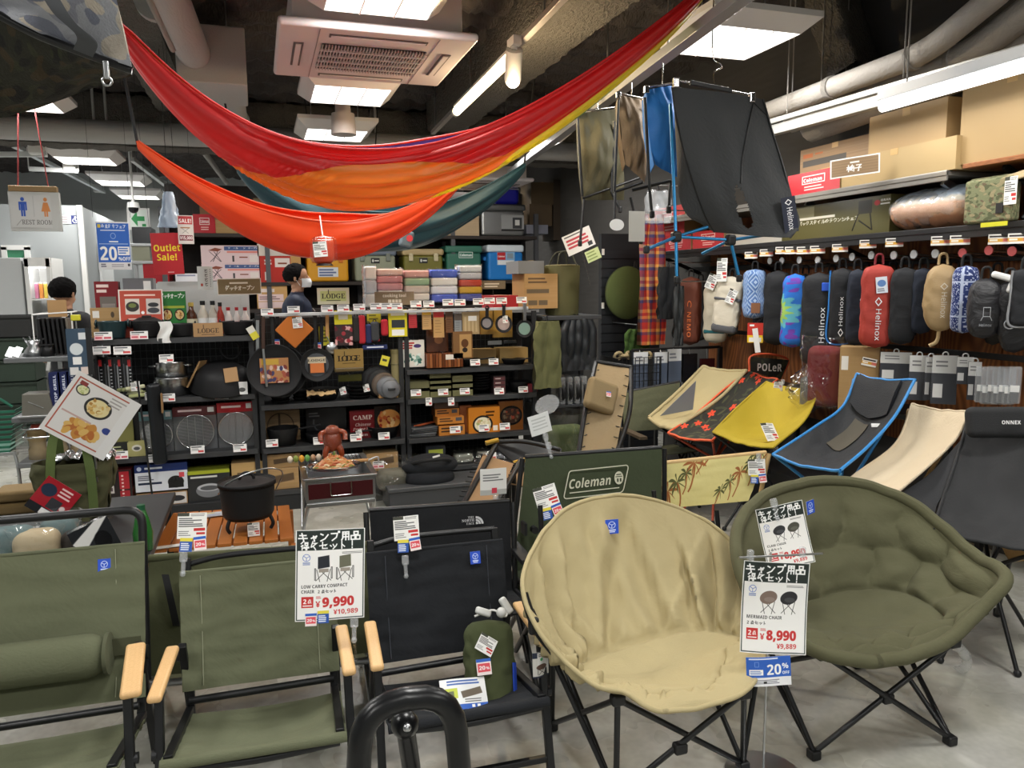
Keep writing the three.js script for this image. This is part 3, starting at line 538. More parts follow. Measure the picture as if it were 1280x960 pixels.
{
const t=sign('price_sign','white price sign reading 9,990 clipped over the olive chair back',SIGN_LOW,.183,.245,onZ(413,718,-2.06),-.14,-.08,-.05);clip(t,.065,-.135,-.01);
obj('price_sticker',card(.03,.034,TAG20,-.05,-.118,.006),paper,t);obj('price_sticker',card(.03,.034,TAGBLUE,-.018,-.112,.006),paper,t);
obj('clip_stem',[rod([.065,-.18,-.014],[.075,-.27,-.03],.003)],clear,t);
const u=sign('price_sign','white price sign reading 8,990 on the thin floor stand before the bucket chairs',SIGN_MERMAID,.184,.258,onZ(969,760,-1.72),-.12,-.36,-.05,'sign',.008);
const s=thing('sign_stand','thin grey sign pole standing on the floor between the two bucket chairs','stand'),f=onY(970,1010,0);
const topP=onZ(968,694,-1.745);
obj('pole',rod(V(topP.x+.004,.01,topP.z-.022),V(topP.x+.004,topP.y,topP.z-.022),.0035),steel,s);obj('base',cy(.11,.115,.012,topP.x+.004,.006,topP.z-.022),steel,s);
obj('cross_bar',rod(onZ(924,697,-1.73),onZ(1028,692,-1.76),.003),steel,s);objs('clip',[onZ(938,694,-1.73),onZ(1003,690,-1.75)].map((p)=>rb(.016,.03,.014,.003,p.x,p.y,p.z)),poly,s);
sign('discount_sign','small blue and white twenty percent off sheet hanging under the 8,990 sign',OFF20,.124,.082,onZ(961,839,-1.7),-.12,-.36,.04);
const v=sign('price_sign','tilted white price sign half hidden behind the 8,990 sign, clipped to the padded chair',SIGN_CLAM,.15,.2,onZ(982,670,-1.95),-.12,-.35,.21,'sign',.006);clip(v,-.015,.11,.004);
const tagOn=(label,p,ry,rz,extra)=>{const t=sign('price_tag',label,TAG,.08,.075,p,-.2,ry,rz,'price tag');if(extra){obj('price_sticker',card(.034,.04,TAG20,.024,-.052,.003,0,0,.1),paper,t);obj('price_sticker',card(.034,.04,TAGBLUE,-.014,-.055,.004,0,0,-.05),paper,t);}return t;};
clip(tagOn('white price tag clipped on the top bar of the olive wooden-armed chair',onZ(240,657,-2.38),0,-.08,true),-.02,-.09,-.004);
clip(tagOn('white price tag clipped to the black chair in front of the half-dome chair',onZ(508,660,-2.34),-.1,.02,true),-.01,-.1,-.004);
tagOn('crooked white price tag hanging at the corner of the green word-mark chair',onZ(683,621,-2.38),-.2,.25,true);
clip(tagOn('white price tag clipped at the end of the palm print chair',onZ(946,584,-2.98),-.4,.03,true),.01,.05,0);
}
{
const t=thing('stuff_sack','rolled dark olive drawstring stuff sack leaning on the black chair seat','bag'),c=onZ(612,830,-2.1);
t.position.copy(c);t.rotation.set(-.5,.1,-.18,'YXZ');t.scale.setScalar(1.12);
obj('bag',sheet((u,v)=>{const a=u*PI*2,y=lerp(-.12,.115,v),k=sqrt(max(0,1-abs(2*v-1)**9))*(1+.07*n3(cos(a)*1.5,sin(a)*1.5,v*5));return V(cos(a)*.068*k,y,-sin(a)*.05*k);},40,30,.002,.4,.26),fab('#434a2c'),t);
obj('cord',[wire([[-.05,.12,.03],[0,.135,.04],[.04,.12,.03],[.05,.16,0]],.003)],white,t);
objs('cord_toggle',[rb(.022,.05,.016,.007,.045,.15,.02,0,0,.6),rb(.02,.045,.015,.007,-.03,.13,.045,0,0,1.3),sp(.014,.02,.128,.05)],mat('#cfd0cd',.4),t);
obj('buckle_strap',[bx(.012,.1,.004,.055,-.05,.042,0,.6)],mat('#2247b5',.6),t);
obj('price_tag',card(.05,.045,TAG,-.028,.045,.058,0,0,-.5),paper,t);obj('price_sticker',card(.04,.04,TAG20,-.036,-.01,.058,0,0,.1),paper,t);
const INFO=pr(200,130,(g,w,h)=>{F(g,'#f1f2f2',0,0,w,h);lines(g,'#4e6fb8',30,8,150,2,12,7);F(g,'#c9d34b',16,40,56,42);F(g,'#6a7350',34,52,22,24);g.fillStyle='#6e6354';g.beginPath();g.moveTo(86,56);g.lineTo(176,40);g.lineTo(182,68);g.lineTo(92,84);g.fill();lines(g,'#666',100,88,80,2,9,4);F(g,'#2c62c4',0,108,w,22);F(g,'#fff',128,112,14,12);F(g,'#fff',152,112,14,12);});
const u=sign('product_card','white and blue product card lying on the black chair seat',INFO,.135,.085,onZ(580,867,-2.0),-.75,.08,-.1,'card');
obj('foam_core',bx(.132,.083,.004,0,0,-.006),white,u);
const HT=pr(90,130,(g,w,h)=>{F(g,'#eceae4',0,0,w,h);F(g,'#273048',0,0,w,30);F(g,'#273048',0,122,w,8);F(g,'#f7f7f4',24,4,50,66);blob(g,'#4ab36b',48,40,8);lines(g,'#777',30,12,36,2,8,4);blob(g,'#6d5347',48,78,30,14);g.strokeStyle='#4a3d36';g.lineWidth=2.5;g.beginPath();g.moveTo(26,84);g.lineTo(66,116);g.moveTo(70,84);g.lineTo(30,116);g.moveTo(26,88);g.lineTo(26,116);g.moveTo(70,88);g.lineTo(70,116);g.stroke();});
sign('hang_tag','dark blue and white hang tag with a chair picture at the beige chair arm',HT,.052,.075,onZ(676,830,-1.96),-.05,.1,0,'tag');
}
{
const t=thing('wagon_handle','black tubular loop handle rising in front of the black chair','handle'),z=-.8;
const a=onZ(447,985,z),b=onZ(577,985,z),y1=onZ(510,873,z).y,d=b.clone().sub(a).setY(0).normalize();
obj('loop',pipe([V(a.x-.012,.5,a.z-.0),V(a.x,a.y,a.z),V(a.x+.008,y1,a.z),V(b.x-.008,y1,b.z),V(b.x,b.y,b.z),V(b.x+.012,.5,b.z)],.0135,.062,16),mat('#121315',.32,.2),t);
const c=onZ(506,905,z-.04);
obj('shaft',[pipe([V(c.x,c.y,c.z),V(c.x+.012,c.y-.1,c.z-.01),V(c.x+.03,.2,c.z-.05)],.011,.05,14),sp(.0165,c.x,c.y,c.z)],mat('#121315',.3,.2),t);
obj('cross_piece',rod([a.x-.012,.5,a.z],[b.x+.012,.5,b.z],.012),black,t);obj('bolt',sp(.005,c.x,c.y+.004,c.z+.015),steel,t);
obj('wagon_body',[rb(.5,.03,.4,.01,c.x+.03,.2,c.z-.1),bar([a.x,.5,a.z],[a.x,.2,a.z-.05],.02,.02),bar([b.x,.5,b.z],[b.x,.2,b.z-.05],.02,.02)],blackMat,t);
for(const[x,zz]of[[-.2,.1],[.26,.1],[-.2,-.25],[.26,-.25]])obj('wheel',cy(.09,.09,.05,c.x+x,.09,c.z+zz,0,0,PI/2),black,t);
}
// -- hammocks
const nylon=(c)=>mat(c,.48,0,{sheen:.3,sheenRoughness:.5,sheenColor:new THREE.Color(c),transmission:.4,thickness:0,key:'nylon'});
function hammock(name,label,A,B,M,R,panels,o={}){
const t=thing(name,label,'hammock'),K=M.clone().multiplyScalar(2).addScaledVector(A,-.5).addScaledVector(B,-.5),dir=B.clone().sub(A).setY(0).normalize(),n=V(-dir.z,0,dir.x);
if(n.z<0)n.negate();
const pos=(u,v)=>{
const c=A.clone().multiplyScalar((1-u)**2).addScaledVector(K,2*u*(1-u)).addScaledVector(B,u*u),r=R*(.16+.84*sin(PI*clamp(u,.002,.998))**(o.pw||.6)),a=(14-v*(236-36*sm(.55,.85,u)))*PI/180;
const f=1+.12*n3(v*11,u*1.5,o.seed||1)+.07*n3(v*26,u*3,7);
return c.addScaledVector(n,(o.flat||.9)*r*f*cos(a)).add(V(0,r*f*sin(a)+r*.1,0));
};
panels.forEach(([c,b0,b1])=>obj('panel',sheet((u,v)=>pos(u,lerp(b0(u),b1(u),v)),90,14,.002,3,.4),nylon(c),t));
objs('seam',[0,1].map((e)=>sweep([...Array(60)].map((_,i)=>pos(i/59,e)),.006,6)),nylon(panels[e0(panels)][0]),t);
objs('cord',[rod(A,A.clone().add(V(-dir.x*.12,3.25-A.y,-dir.z*.12)),.008),rod(B,o.tie||B.clone().add(V(dir.x*.12,3.25-B.y,dir.z*.12)),.008)],mat('#1c1c20',.8),t);
return[t,pos];
}
const e0=()=>0,kf=(a,m,b)=>(u)=>(u<.5?lerp(a,m,sm(.12,.44,u)):lerp(m,b,sm(.5,.74,u)));
{
const z=kf(0,0,0),b1=kf(.5,.08,.3),b2=kf(.51,.46,.31),b3=kf(.52,.55,.5),b4=kf(.84,.74,.72),b5=kf(.995,.88,.97),e=kf(1,1,1);
hammock('rainbow_hammock','large rainbow hammock of red, orange, yellow and green cloth hanging across the ceiling',onZ(150,38,-3.45),onZ(878,-12,-3.35),onZ(487,212,-3.6),.175,
[['#e21f22',z,b1],['#f2922c',b1,b2],['#f2e02a',b2,b3],['#3f9a45',b3,b4],['#3f9a45',b4,b5],['#4a2fc0',b5,e]],{flat:1.1,pw:.42});
const[o]=hammock('orange_hammock','orange hammock with a packaged pouch hanging from its middle, below the rainbow one',onZ(172,180,-4.8),onZ(592,208,-4.75),onZ(404,292,-4.85),.17,[['#f25c1e',z,kf(.5,.5,.5)],['#ea521c',kf(.5,.5,.5),e]],{flat:1.0,pw:.95,seed:4,tie:onZ(880,0,-4.4)});
const P=thing('hammock_pouch','small orange stuff sack with a white label hanging under the orange hammock','pouch',onZ(404,312,-4.55));
obj('sack',sheet((u,v)=>{const a=u*PI*2,k=sqrt(max(0,1-abs(2*v-1)**4));return V(cos(a)*.06*k,lerp(-.09,.08,v),-sin(a)*.05*k);},24,16,.002),nylon('#d8481e'),P);obj('label',card(.075,.085,TAG,-.02,0,.052,0,0,.08),paper,P);obj('plastic_bag',rb(.15,.14,.11,.03,0,0,.01),clear,P);obj('cord',rod([0,.08,0],[0,.2,-.14],.004),white,P);obj('base_patch',cy(.04,.05,.012,.005,-.085,0),black,P);
hammock('teal_hammock','dark teal hammock hanging behind the orange one',onZ(296,208,-6),onZ(655,208,-5.9),onZ(475,282,-6.05),.22,[['#2f5a66',z,kf(.5,.5,.5)],['#2a525e',kf(.5,.5,.5),e]],{flat:1,pw:.55,seed:9});
const Q=thing('hammock_pouch','grey pouch with a round red emblem hanging from the teal hammock','pouch',onZ(508,299,-5.75));obj('sack',rb(.1,.13,.06,.025,0,0,0,0,0,-.25),fab('#5c6b74'),Q);obj('emblem',cy(.024,.024,.003,.018,.005,.032,PI/2),mat('#c0303c',.6),Q);obj('cord',[rod([-.02,.06,0],[-.07,.1,-.02],.005),rod([-.01,.06,0],[.06,.11,-.02],.005)],mat('#7cc4c4',.6),Q);
}
const camo=(cols,key,s=1)=>{const t=pixelTex(256,(x,y)=>{const a=n3(x*5*s,y*7*s,1),b=n3(x*6*s,y*8*s,9),c=n3(x*5*s,y*6*s,20);return a>.32?cols[1]:b>.35?cols[2]:c>.45?cols[3]:cols[0];});return mat('#ffffff',.8,0,{map:t,bumpMap:clothBump,bumpScale:.002,key:'camo' + key});};
const camoDark=camo([[38,38,28],[62,50,32],[20,20,18],[50,52,34]],'d'),camoLight=camo([[150,152,158],[110,114,128],[182,172,158],[128,130,140]],'l',.7),camoMulti=camo([[122,126,92],[150,138,104],[86,92,62],[104,88,66]],'m');
{
const t=thing('camouflage_bag','hanging camouflage cloth bag with zipper and grey strap at the picture corner','bag');
const zt=[[-30,0],[40,38],[100,62],[166,86]],bt=[[-30,150],[45,131],[112,106],[163,90]],lt=[[-30,-60],[30,-50],[90,-45],[135,-40]];
const Z=crv(zt.map(([x,y])=>onZ(x,y,-1.5))),Bo=crv(bt.map(([x,y])=>onZ(x,y,-1.75))),L=crv(lt.map(([x,y])=>onZ(x,y,-1.46)));
obj('underside',sheet((u,v)=>mix3(Z(u),Bo(u),v).add(V(0,-.02*sin(PI*v)*(1-u)+.006*n3(u*5,v*4,2),0)),24,16,.004,1.2,.6),camoDark,t);
obj('front_panel',sheet((u,v)=>mix3(L(u),Z(u),v).add(V(0,0,.012*sin(v*5+u*9))),24,14,.004,.8,.5),camoLight,t);
obj('zipper',[sweep([...Array(30)].map((_,i)=>Z(i/29).add(V(0,-.004,.004))),.007,8)],mat('#0d0d0f',.3),t);
const q=onZ(132,78,-1.48);obj('zipper_pull',[rb(.01,.03,.006,.003,q.x,q.y-.012,q.z),tor(.007,.002,q.x,q.y-.03,q.z)],steel,t);
obj('strap',sheet((u,v)=>{const p=crv([onZ(54,-20,-1.42),onZ(80,22,-1.42),onZ(108,48,-1.43),onZ(104,66,-1.47)])(v);return p.add(V((u-.5)*.028,(u-.5)*-.01,0));},4,24,.003),mat('#4a4c50',.8),t);
objs('hanger',[rod(L(.3),L(.3).clone().setY(3.3),.004),rod(L(.95),L(.95).clone().setY(3.3),.004)],steel,t);
obj('back_panel',sheet((u,v)=>mix3(L(u),Bo(u),v).add(V(0,0,-.02)),6,4,.004),camoDark,t);
}
// -- display chairs hanging from the ceiling rail
const HX=(c,w=210,h=60)=>pr(w,h,(g)=>{g.strokeStyle=c;g.lineWidth=5;g.strokeRect(0,0,0,0);g.save();g.translate(26,h/2);g.rotate(PI/4);g.strokeRect(-12,-12,24,24);g.restore();tx(g,'Helinox',54,h*.7,42,c,'sans-serif','',w-58);});
const HXW=HX('#e8eaee'),HXB=pr(60,170,(g,w,h)=>{F(g,'#20283c',0,0,w,h);g.save();g.translate(w/2,26);g.rotate(PI/4);g.strokeStyle='#fff';g.lineWidth=4;g.strokeRect(-9,-9,18,18);g.restore();g.save();g.translate(20,48);g.rotate(PI/2);tx(g,'Helinox',0,0,32,'#fff','sans-serif','',114);g.restore();});
{
const mesh=mat('#3c3e40',.75,0,{bumpMap:clothBump,bumpScale:.003,sheen:.4,sheenColor:new THREE.Color('#777'),key:'mesh'}),blueRod=mat('#2a7fb4',.35,.5),z=-3.2;
const t=thing('hanging_chair','dark grey mesh camping chair with blue poles hanging from a clip hanger','chair');
const L=crv([[840,109],[846,150],[858,200],[872,245],[884,275],[893,290]].map(([x,y],i)=>onZ(x,y,z-.02*i))),R=crv([[954,124],[964,160],[978,205],[990,250],[998,280],[988,297]].map(([x,y],i)=>onZ(x,y,z+.03*i)));
const face=(u,v)=>mix3(L(v),R(v),u).add(V(0,(v>.6?-.012:0)*sin(PI*u),.05*sin(PI*u)*(.4+v)+.012*n3(u*3,v*2,4)));
const hole=(u,v)=>((u-.38)/.06)**2+((v-.7)/.17)**2<1,N=56,Mv=60,g=sheet(face,N,Mv,.004,.6,.7),id=g.index.array,keep=[];
for(let k=0;k<id.length;k +=3){const q=(id[k]<(N+1)*(Mv+1)*2)?id[k]%((N+1)*(Mv+1)):-1;if(q>=0&&hole((q %(N+1))/N,flr(q/(N+1))/Mv))continue;keep.push(id[k],id[k+1],id[k+2]);}
g.setIndex(keep);obj('seat_cloth',g,mesh,t);
obj('piping',[sweep([...Array(50)].map((_,i)=>L(i/49)),.005,6),sweep([...Array(50)].map((_,i)=>R(i/49)),.005,6),sweep([...Array(20)].map((_,i)=>face(.84-i*.022,.05+i*.025).add(V(0,0,.006))),.004,6)],black,t);
obj('side_lobe',sheet((u,v)=>{const a=crv([[842,112],[846,190],[850,250],[860,270],[876,279]].map(([x,y])=>onZ(x,y,z-.12)))(v);return mix3(a,L(v),u);},8,24,.004,.2,.7),mesh,t);
obj('corner_pocket',[sheet((u,v)=>face(.84+.16*u,.005+v*.11*(.3+.7*u)).add(V(0,0,.006)),6,6,.003)],mat('#2c2d2f',.8),t);
const q=face(.84,.72);const pt=obj('brand_patch',quad(.082,.165,HXB,q.x-.004,q.y,q.z+.026,0,.05,.2),paper,t);
const hub=onZ(845,296,-3.15),hub2=onZ(913,300,-3.1),r=.0075;
[[onZ(838,130,-3.28),hub],[hub,onZ(846,350,-3.12)],[hub,hub2],[hub,onZ(808,312,-2.95)],[hub2,onZ(924,348,-3.08)],[hub2,onZ(955,294,-3.2)],[hub2,onZ(878,317,-3.3)],[hub,onZ(884,284,-3.2)]].forEach(([a,b])=>obj('pole',rod(a,b,r),blueRod,t));
objs('hub',[hub,hub2].map((p)=>rb(.045,.05,.04,.012,p.x,p.y,p.z)),black,t);
objs('pole_tip',[[846,350,-3.12],[808,312,-2.95],[924,348,-3.08]].map((p)=>{const c=onZ(...p);return rb(.024,.035,.024,.008,c.x,c.y,c.z);}),black,t);
const h=thing('clip_hanger','chrome clip hanger with two clamps holding the dark mesh chair','hanger'),a=onZ(845,100,z+.02),b=onZ(940,119,z+.02),m=onZ(893,104,z+.02);
obj('bar',rod(a,b,.004),chrome,h);obj('sleeve',bar(mix3(a,b,.18),mix3(a,b,.72),.02,.02),black,h);objs('clamp',[a,b].map((p)=>rb(.03,.045,.02,.006,p.x,p.y-.012,p.z)),chrome,h);obj('hook',wire([m,onZ(893,90,z),onZ(903,84,z),onZ(899,78,z),onZ(893,76,z),onZ(893,-30,z)],.003,40),chrome,h);
const hang=(label,pts,c,z,pc)=>{
const t=thing('hanging_chair',label,'chair'),[a,b,d,e]=pts.map(([x,y,k])=>onZ(x,y,z+(k||0)));
obj('seat_cloth',[sheet((u,v)=>mix3(mix3(a,b,u),mix3(d,e,u),v).add(V(.02*sin(PI*v)*(u-.5),0,.09*sin(PI*v)*sin(PI*u)+.012*n3(u*4,v*3,z))),24,30,.004,.5,.6)],fab(c,.7),t);
obj('side_flap',sheet((u,v)=>mix3(mix3(a,d,v),mix3(a,d,v).add(V(.06,-.02,-.16)),u).add(V(0,0,-.02*sin(PI*v))),8,20,.004,.3,.6),fab(c,.7),t);
objs('pole',pc.map(([p,q])=>rod(onZ(p[0],p[1],z+.06),onZ(q[0],q[1],z+.08),.008)),t.userData.pm||powder,t);
objs('pole_tip',pc.slice(-2).map(([p,q])=>{const k=onZ(q[0],q[1],z+.08);return rb(.024,.04,.024,.008,k.x,k.y,k.z);}),black,t);
const m=mix3(a,b,.5);obj('hanger',[rod(a.clone().add(V(0,.012,0)),b.clone().add(V(0,.012,0)),.005),wire([m.clone().add(V(0,.012,0)),m.clone().add(V(0,.07,0)),m.clone().setY(2.58)],.003)],chrome,t);objs('clamp',[a,b].map((p)=>rb(.03,.04,.02,.006,p.x,p.y,p.z)),chrome,t);
};
hang('bright blue chair sling hanging between the dark mesh chair and the brown one',[[808,112],[848,106],[818,206],[846,222]],'#1668b4',-3.7,[[[806,122],[812,238]],[[790,238],[838,226]],[[812,238],[815,268]],[[838,226],[836,262]]]);
hang('brown chair sling hanging third along the ceiling rail',[[773,119],[806,126],[782,205],[806,228,.1]],'#4f3d26',-4.1,[[[773,125],[768,240]],[[805,132],[803,225]],[[768,240],[803,228]],[[769,239],[768,279]],[[788,247],[801,301]]]);
hang('olive chair sling with dark side stripes hanging farthest from the camera',[[722,142],[772,136],[730,250],[780,250]],'#46422c',-4.5,[[[722,145],[728,246]],[[768,152],[764,240]],[[728,248],[800,222]],[[730,249],[725,304]],[[764,240],[775,262]]]);
one('round_tag','white oval price tag dangling under the brown hanging chair','price tag',cy(.045,.045,.002,0,0,0,PI/2).scale(1,.72,1).translate(...onZ(771,281,-4).toArray()),white);
one('price_tag','grey paper tag hanging below the brown chair poles before the dark partition','price tag',card(.1,.17,undefined,...onZ(796,283,-4).toArray(),0,0,0,.001,'#b4b2ab'),paper);
}
// -- the side wall with shelves and hanging bags
const woodWall=mat('#ffffff',.55,0,{map:pixelTex(512,(x,y)=>{const d=hypot((x-.5)*3+.4*n3(x*3,y*1.2,3),y*.6+.3*n3(x*2,y*2,8)),v=.5+.5*sin(d*46+3*n3(x*4,y*4,5));return[118+v*46,68+v*34,34+v*20];}),key:'ww'});
for(let i=0;i<5;i++)struct('wall_panel',rb(.018,1.5,.9,.003,XR-.05,1.25,-1.6-i*.91),woodWall);
{
const t=thing('display_shelf','long dark metal shelf carrying cushions above the hanging bags','shelf');
obj('shelf',[bar([3.42,1.69,-1.4],[3.42,1.69,-6],.46,.028,[0,1,0]),bar([3.2,1.675,-1.4],[3.2,1.675,-6],.012,.06)],mat('#2a2a2c',.4,.3),t);
for(const z of[-1.7,-2.75,-3.75,-4.8,-5.8]){obj('bracket',bar([3.62,1.52,z],[3.25,1.66,z],.02,.03),black,t);}
const u=thing('display_shelf','high metal shelf with cardboard boxes under the tube lamp','shelf');
obj('shelf',[bar([3.4,1.955,-2.92],[3.4,1.955,-6],.5,.022),bar([3.16,1.945,-2.92],[3.16,1.945,-6],.012,.05)],mat('#8d8a84',.4,.5),u);
for(const z of[-3,-4,-5])obj('bracket',bar([3.62,1.75,z],[3.22,1.93,z],.02,.04),steel,u);
const v=thing('hook_rail','black horizontal rail carrying the hooks for the chair bags','rail');obj('rail',[bar([3.6,1.56,-1.4],[3.6,1.56,-6],.03,.04)],black,v);
const w=thing('wall_upright','dark slotted upright between the wooden wall panels','upright');obj('upright',bx(.03,2.2,.04,3.63,1.15,-2.7),black,w);
}
const faceIn=-.78;
const at=(px,py,X)=>{const p=onX(px,py,X);return[p,hypot(p.x,p.z)*cos(Math.atan2(p.x,-p.z)-.3176)/960*1.01];};
const CARDP=pr(60,34,(g,w,h)=>{F(g,'#f2efe8',0,0,w,h);F(g,'#3a3030',4,5,50,6);F(g,'#e0a63a',0,15,w,11);F(g,'#e27a68',40,15,20,11);F(g,'#f7f0e0',4,17,22,6);});
[[939,319],[958,316],[978,313],[990,313],[1005,313],[1022,312],[1050,310],[1085,305],[1118,303],[1176,301],[1200,300],[1249,299],[1274,298]].forEach(([x,y])=>{const[p]=at(x,y,3.19);const o=one('price_card','small white and orange price card under the cushion shelf above the hooks','price card',card(.085,.045,CARDP,0,0,0),paper,'price cards above the hanging bags');o.position.copy(p);o.rotation.y=faceIn;});
const discM=[mat('#b9bcbf',.3),mat('#c7585a',.4)];
[[963,326],[978,326],[1000,325],[1023,325],[1046,323],[1066,321],[1090,319],[1118,319],[1143,318],[1170,317],[1204,316],[1237,313],[1266,314]].forEach(([x,y],i)=>{
const[p]=at(x,y,3.24),o=thing('display_hook',i>9?'steel display hook with a round red end disc above the dark bags':'steel display hook with a round grey end disc above the chair bags','hook',p,0,i>9?'red disc hooks':'grey disc hooks');
obj('prong',rod([0,0,0],[3.6-p.x,1.56-p.y,0],.005),steel,o);obj('end_disc',cy(.022,.022,.006,-.004,0,0,0,0,PI/2),discM[i>10?1:i>9?1:0],o);
});
function chairBag(label,x1,x2,y1,y2,m,o={}){
const[p,s]=at((x1+x2)/2,y1,o.X||3.22),w=(x2-x1)*s*1.02,h=(y2-y1)*s,t=thing(o.name||'chair_bag',label,'bag',p,faceIn);
t.rotation.z=o.tilt||0;const d=o.d||min(.13,w*.8),sq=o.sq||5,taper=o.taper||0;
const g=sheet((u,v)=>{const a=u*PI*2,e=.5,cx=Math.sign(cos(a))*abs(cos(a))**e,cz=Math.sign(sin(a))*abs(sin(a))**e,k=(1-abs(2*v-1)**(sq*2))**(1/2)*(1-taper*(1-v)),f=1+.06*n3(cos(a)*1.4+x1,v*5,sin(a));return V(cx*w/2*k*f,-h*(.02+.98*v),-cz*d/2*k*f);},40,26,.002,w*3,h);
obj('sack',g,m,t);
obj('strap',[wire([[-.02,-.01,0],[-.012,.04,0],[.012,.04,0],[.02,-.01,0]],.006,14)],o.strap||blackMat,t);
if(o.text)obj('print',[put(toRect(new THREE.PlaneGeometry(o.tl||h*.55,o.th||w*.32),o.text),0,0,0,0,0,-PI/2*(o.up?-1:1)).translate(o.tx||w*.05,-h*(o.ty||.62),d/2*1.07+.003)],decal,t);
if(o.piping)obj('piping',[sweep(smooth([[-w*.48,-h*.05,d*.3],[-w*.49,-h*.5,d*.34],[-w*.47,-h*.95,d*.3],[0,-h*.985,d*.3],[w*.46,-h*.95,d*.3]],30),.005,6)],o.piping,t);
if(o.tag)obj('hang_tag',card(.055,.085,pr(50,76,(g2,W,H)=>{F(g2,'#dfe6f2',0,0,W,H);blob(g2,'#5f86c4',W/2,H*.4,18,16);lines(g2,'#667',6,H*.7,38,3,6,3);}),w*.12,-h*.26,d/2+.012,0,0,.1),paper,t);
if(o.extra)o.extra(t,w,h,d);
return t;
}
const bagBlack=fab('#17191e',.75),bagNavy=fab('#182030',.75),NEMO=pr(170,54,(g)=>{g.strokeStyle='#d9703a';g.lineWidth=6;g.beginPath();g.arc(22,28,15,1,5.6);g.stroke();tx(g,'NEMO',50,45,44,'#d9703a','sans-serif','bold ',116);});
const patTex=(key,f,n=128,rep=[3,3])=>mat('#ffffff',.8,0,{map:pixelTex(n,f,true,rep),bumpMap:clothBump,bumpScale:.001,key});
const tie=patTex('tie',(x,y)=>{const d=hypot(x-.45,y-.55),a=Math.atan2(y-.55,x-.45),q=d+.03*sin(a*14);return q<.08?[110,60,150]:q<.18?[150,190,90]:q<.26?[90,170,190]:n3(x*8,y*8,2)>.35?[110,60,170]:[36,110,205];},128,[1.9,2.4]);
const aztec=patTex('azt',(x,y)=>{const a=abs(((x*4)% 1)-.5)+abs(((y*2)% 1)-.5),k=(a*8)% 2;return k<.7?[96,132,190]:k<1.1?[52,84,150]:[172,194,222];},128,[6,4]);
const bandana=patTex('ban',(x,y)=>{const a=n3(x*24,y*24,4),b=abs(((x*3)% 1)-.5)<.05||abs(((y*2)% 1)-.5)<.03;return b?[190,200,225]:a>.4?[205,212,235]:[34,52,110];},128,[5,3]);
const plaid=patTex('pla',(x,y)=>{const i=flr(x*8),j=flr(y*10),c=[[196,44,36],[70,60,110],[236,176,84],[180,46,40]],a=c[(i*7+1)% 4],b=c[(j*5+2)% 4];return[0,1,2].map((k)=>(a[k]+b[k])/2);},64,[3,2]);
chairBag('brown chair bag with orange lettering, first of the bags beyond the hanging chair',852,876,344,430,fab('#6a3524',.6),{text:NEMO,ty:.62});
chairBag('cream canvas chair bag with a teal stripe and paper tag',882,910,352,428,fab('#d5ccb8'),{extra:(t,w,h,d)=>{obj('stripe',rb(w*.9,.03,d*1.05,.01,0,-h*.8,0),fab('#2c6f78'),t);obj('price_tag',card(.07,.11,TAG,-.02,.0,d/2+.02,0,0,-.4),paper,t);}});
chairBag('cream canvas chair bag with a dark grey bottom and white tags',900,931,344,414,fab('#d8d0be'),{X:3.16,tilt:-.12,extra:(t,w,h,d)=>{obj('bottom',rb(w*.98,.07,d*1.04,.03,0,-h*.93,0),fab('#5b5c60'),t);obj('band',rb(w*1.02,.018,d*1.06,.008,0,-h*.42,0),fab('#5b5c60'),t);obj('price_tag',card(.06,.1,TAG,.03,-h*.36,d/2+.02,0,0,-.3),paper,t);obj('price_tag',card(.07,.16,TAG,-.06,.03,d/2+.02,0,0,.1),paper,t);}});
chairBag('pale blue patterned chair bag with white diamonds and a brown patch',931,957,335,397,aztec,{X:3.2,extra:(t,w,h,d)=>obj('patch',bx(w*.4,h*.2,.006,.02,-h*.78,d/2+.005),mat('#8a5c3e',.7),t)});
chairBag('plain black chair bag behind the tie-dyed one',958,988,336,430,bagBlack);
chairBag('tie-dyed blue and green chair bag with a swirl',979,1009,340,433,tie,{X:3.16,taper:.15});
chairBag('tall black chair bag with a white logo and blue tab hanging lowest',1006,1042,338,456,bagBlack,{X:3.18,text:HXW,up:1,tx:.035,extra:(t,w,h,d)=>obj('tab',rb(.06,.05,.02,.006,w*.3,-h*.17,d/2),mat('#2456c8',.6),t)});
chairBag('black chair bag with blue piping and a white vertical logo',1040,1067,333,430,bagBlack,{text:HXW,up:1,piping:mat('#2f7fd0',.5)});
chairBag('black chair bag with a blue stripe pressed against the red bag',1062,1083,334,430,bagNavy,{text:HXW,tx:.03});
chairBag('rusty red chair bag with a white logo and a picture tag',1081,1117,328,433,fab('#a8382e',.7),{X:3.17,text:HXW,tag:true,strap:mat('#7a1f28',.8),ty:.66});
chairBag('large plain black chair bag beside the rusty red one',1117,1146,332,429,bagBlack);
chairBag('narrow dark navy chair bag between the black and the tan bags',1144,1166,333,416,bagNavy,{X:3.26});
chairBag('tan chair bag with a pale logo, rounded like a loaf',1160,1198,328,413,fab('#a88d64',.6),{sq:1.6,text:HX('#d8cdb8'),ty:.55,strap:mat('#b49a70',.8),extra:(t,w,h)=>obj('bottom_loop',wire([[0,-h*.98,0],[-.01,-h-.05,.01],[-.04,-h-.07,.01]],.009,12),mat('#b49a70',.8),t)});
chairBag('blue bandana print chair bag half behind a black sack',1195,1222,330,415,bandana);
const CUBE=pr(60,76,(g)=>{g.strokeStyle='#b9bcc2';g.lineWidth=2.5;g.strokeRect(16,6,26,30);g.beginPath();g.moveTo(16,36);g.lineTo(8,50);g.moveTo(42,36);g.lineTo(50,50);g.stroke();tx(g,'Helinox',2,70,14,'#b9bcc2','sans-serif','',56);});
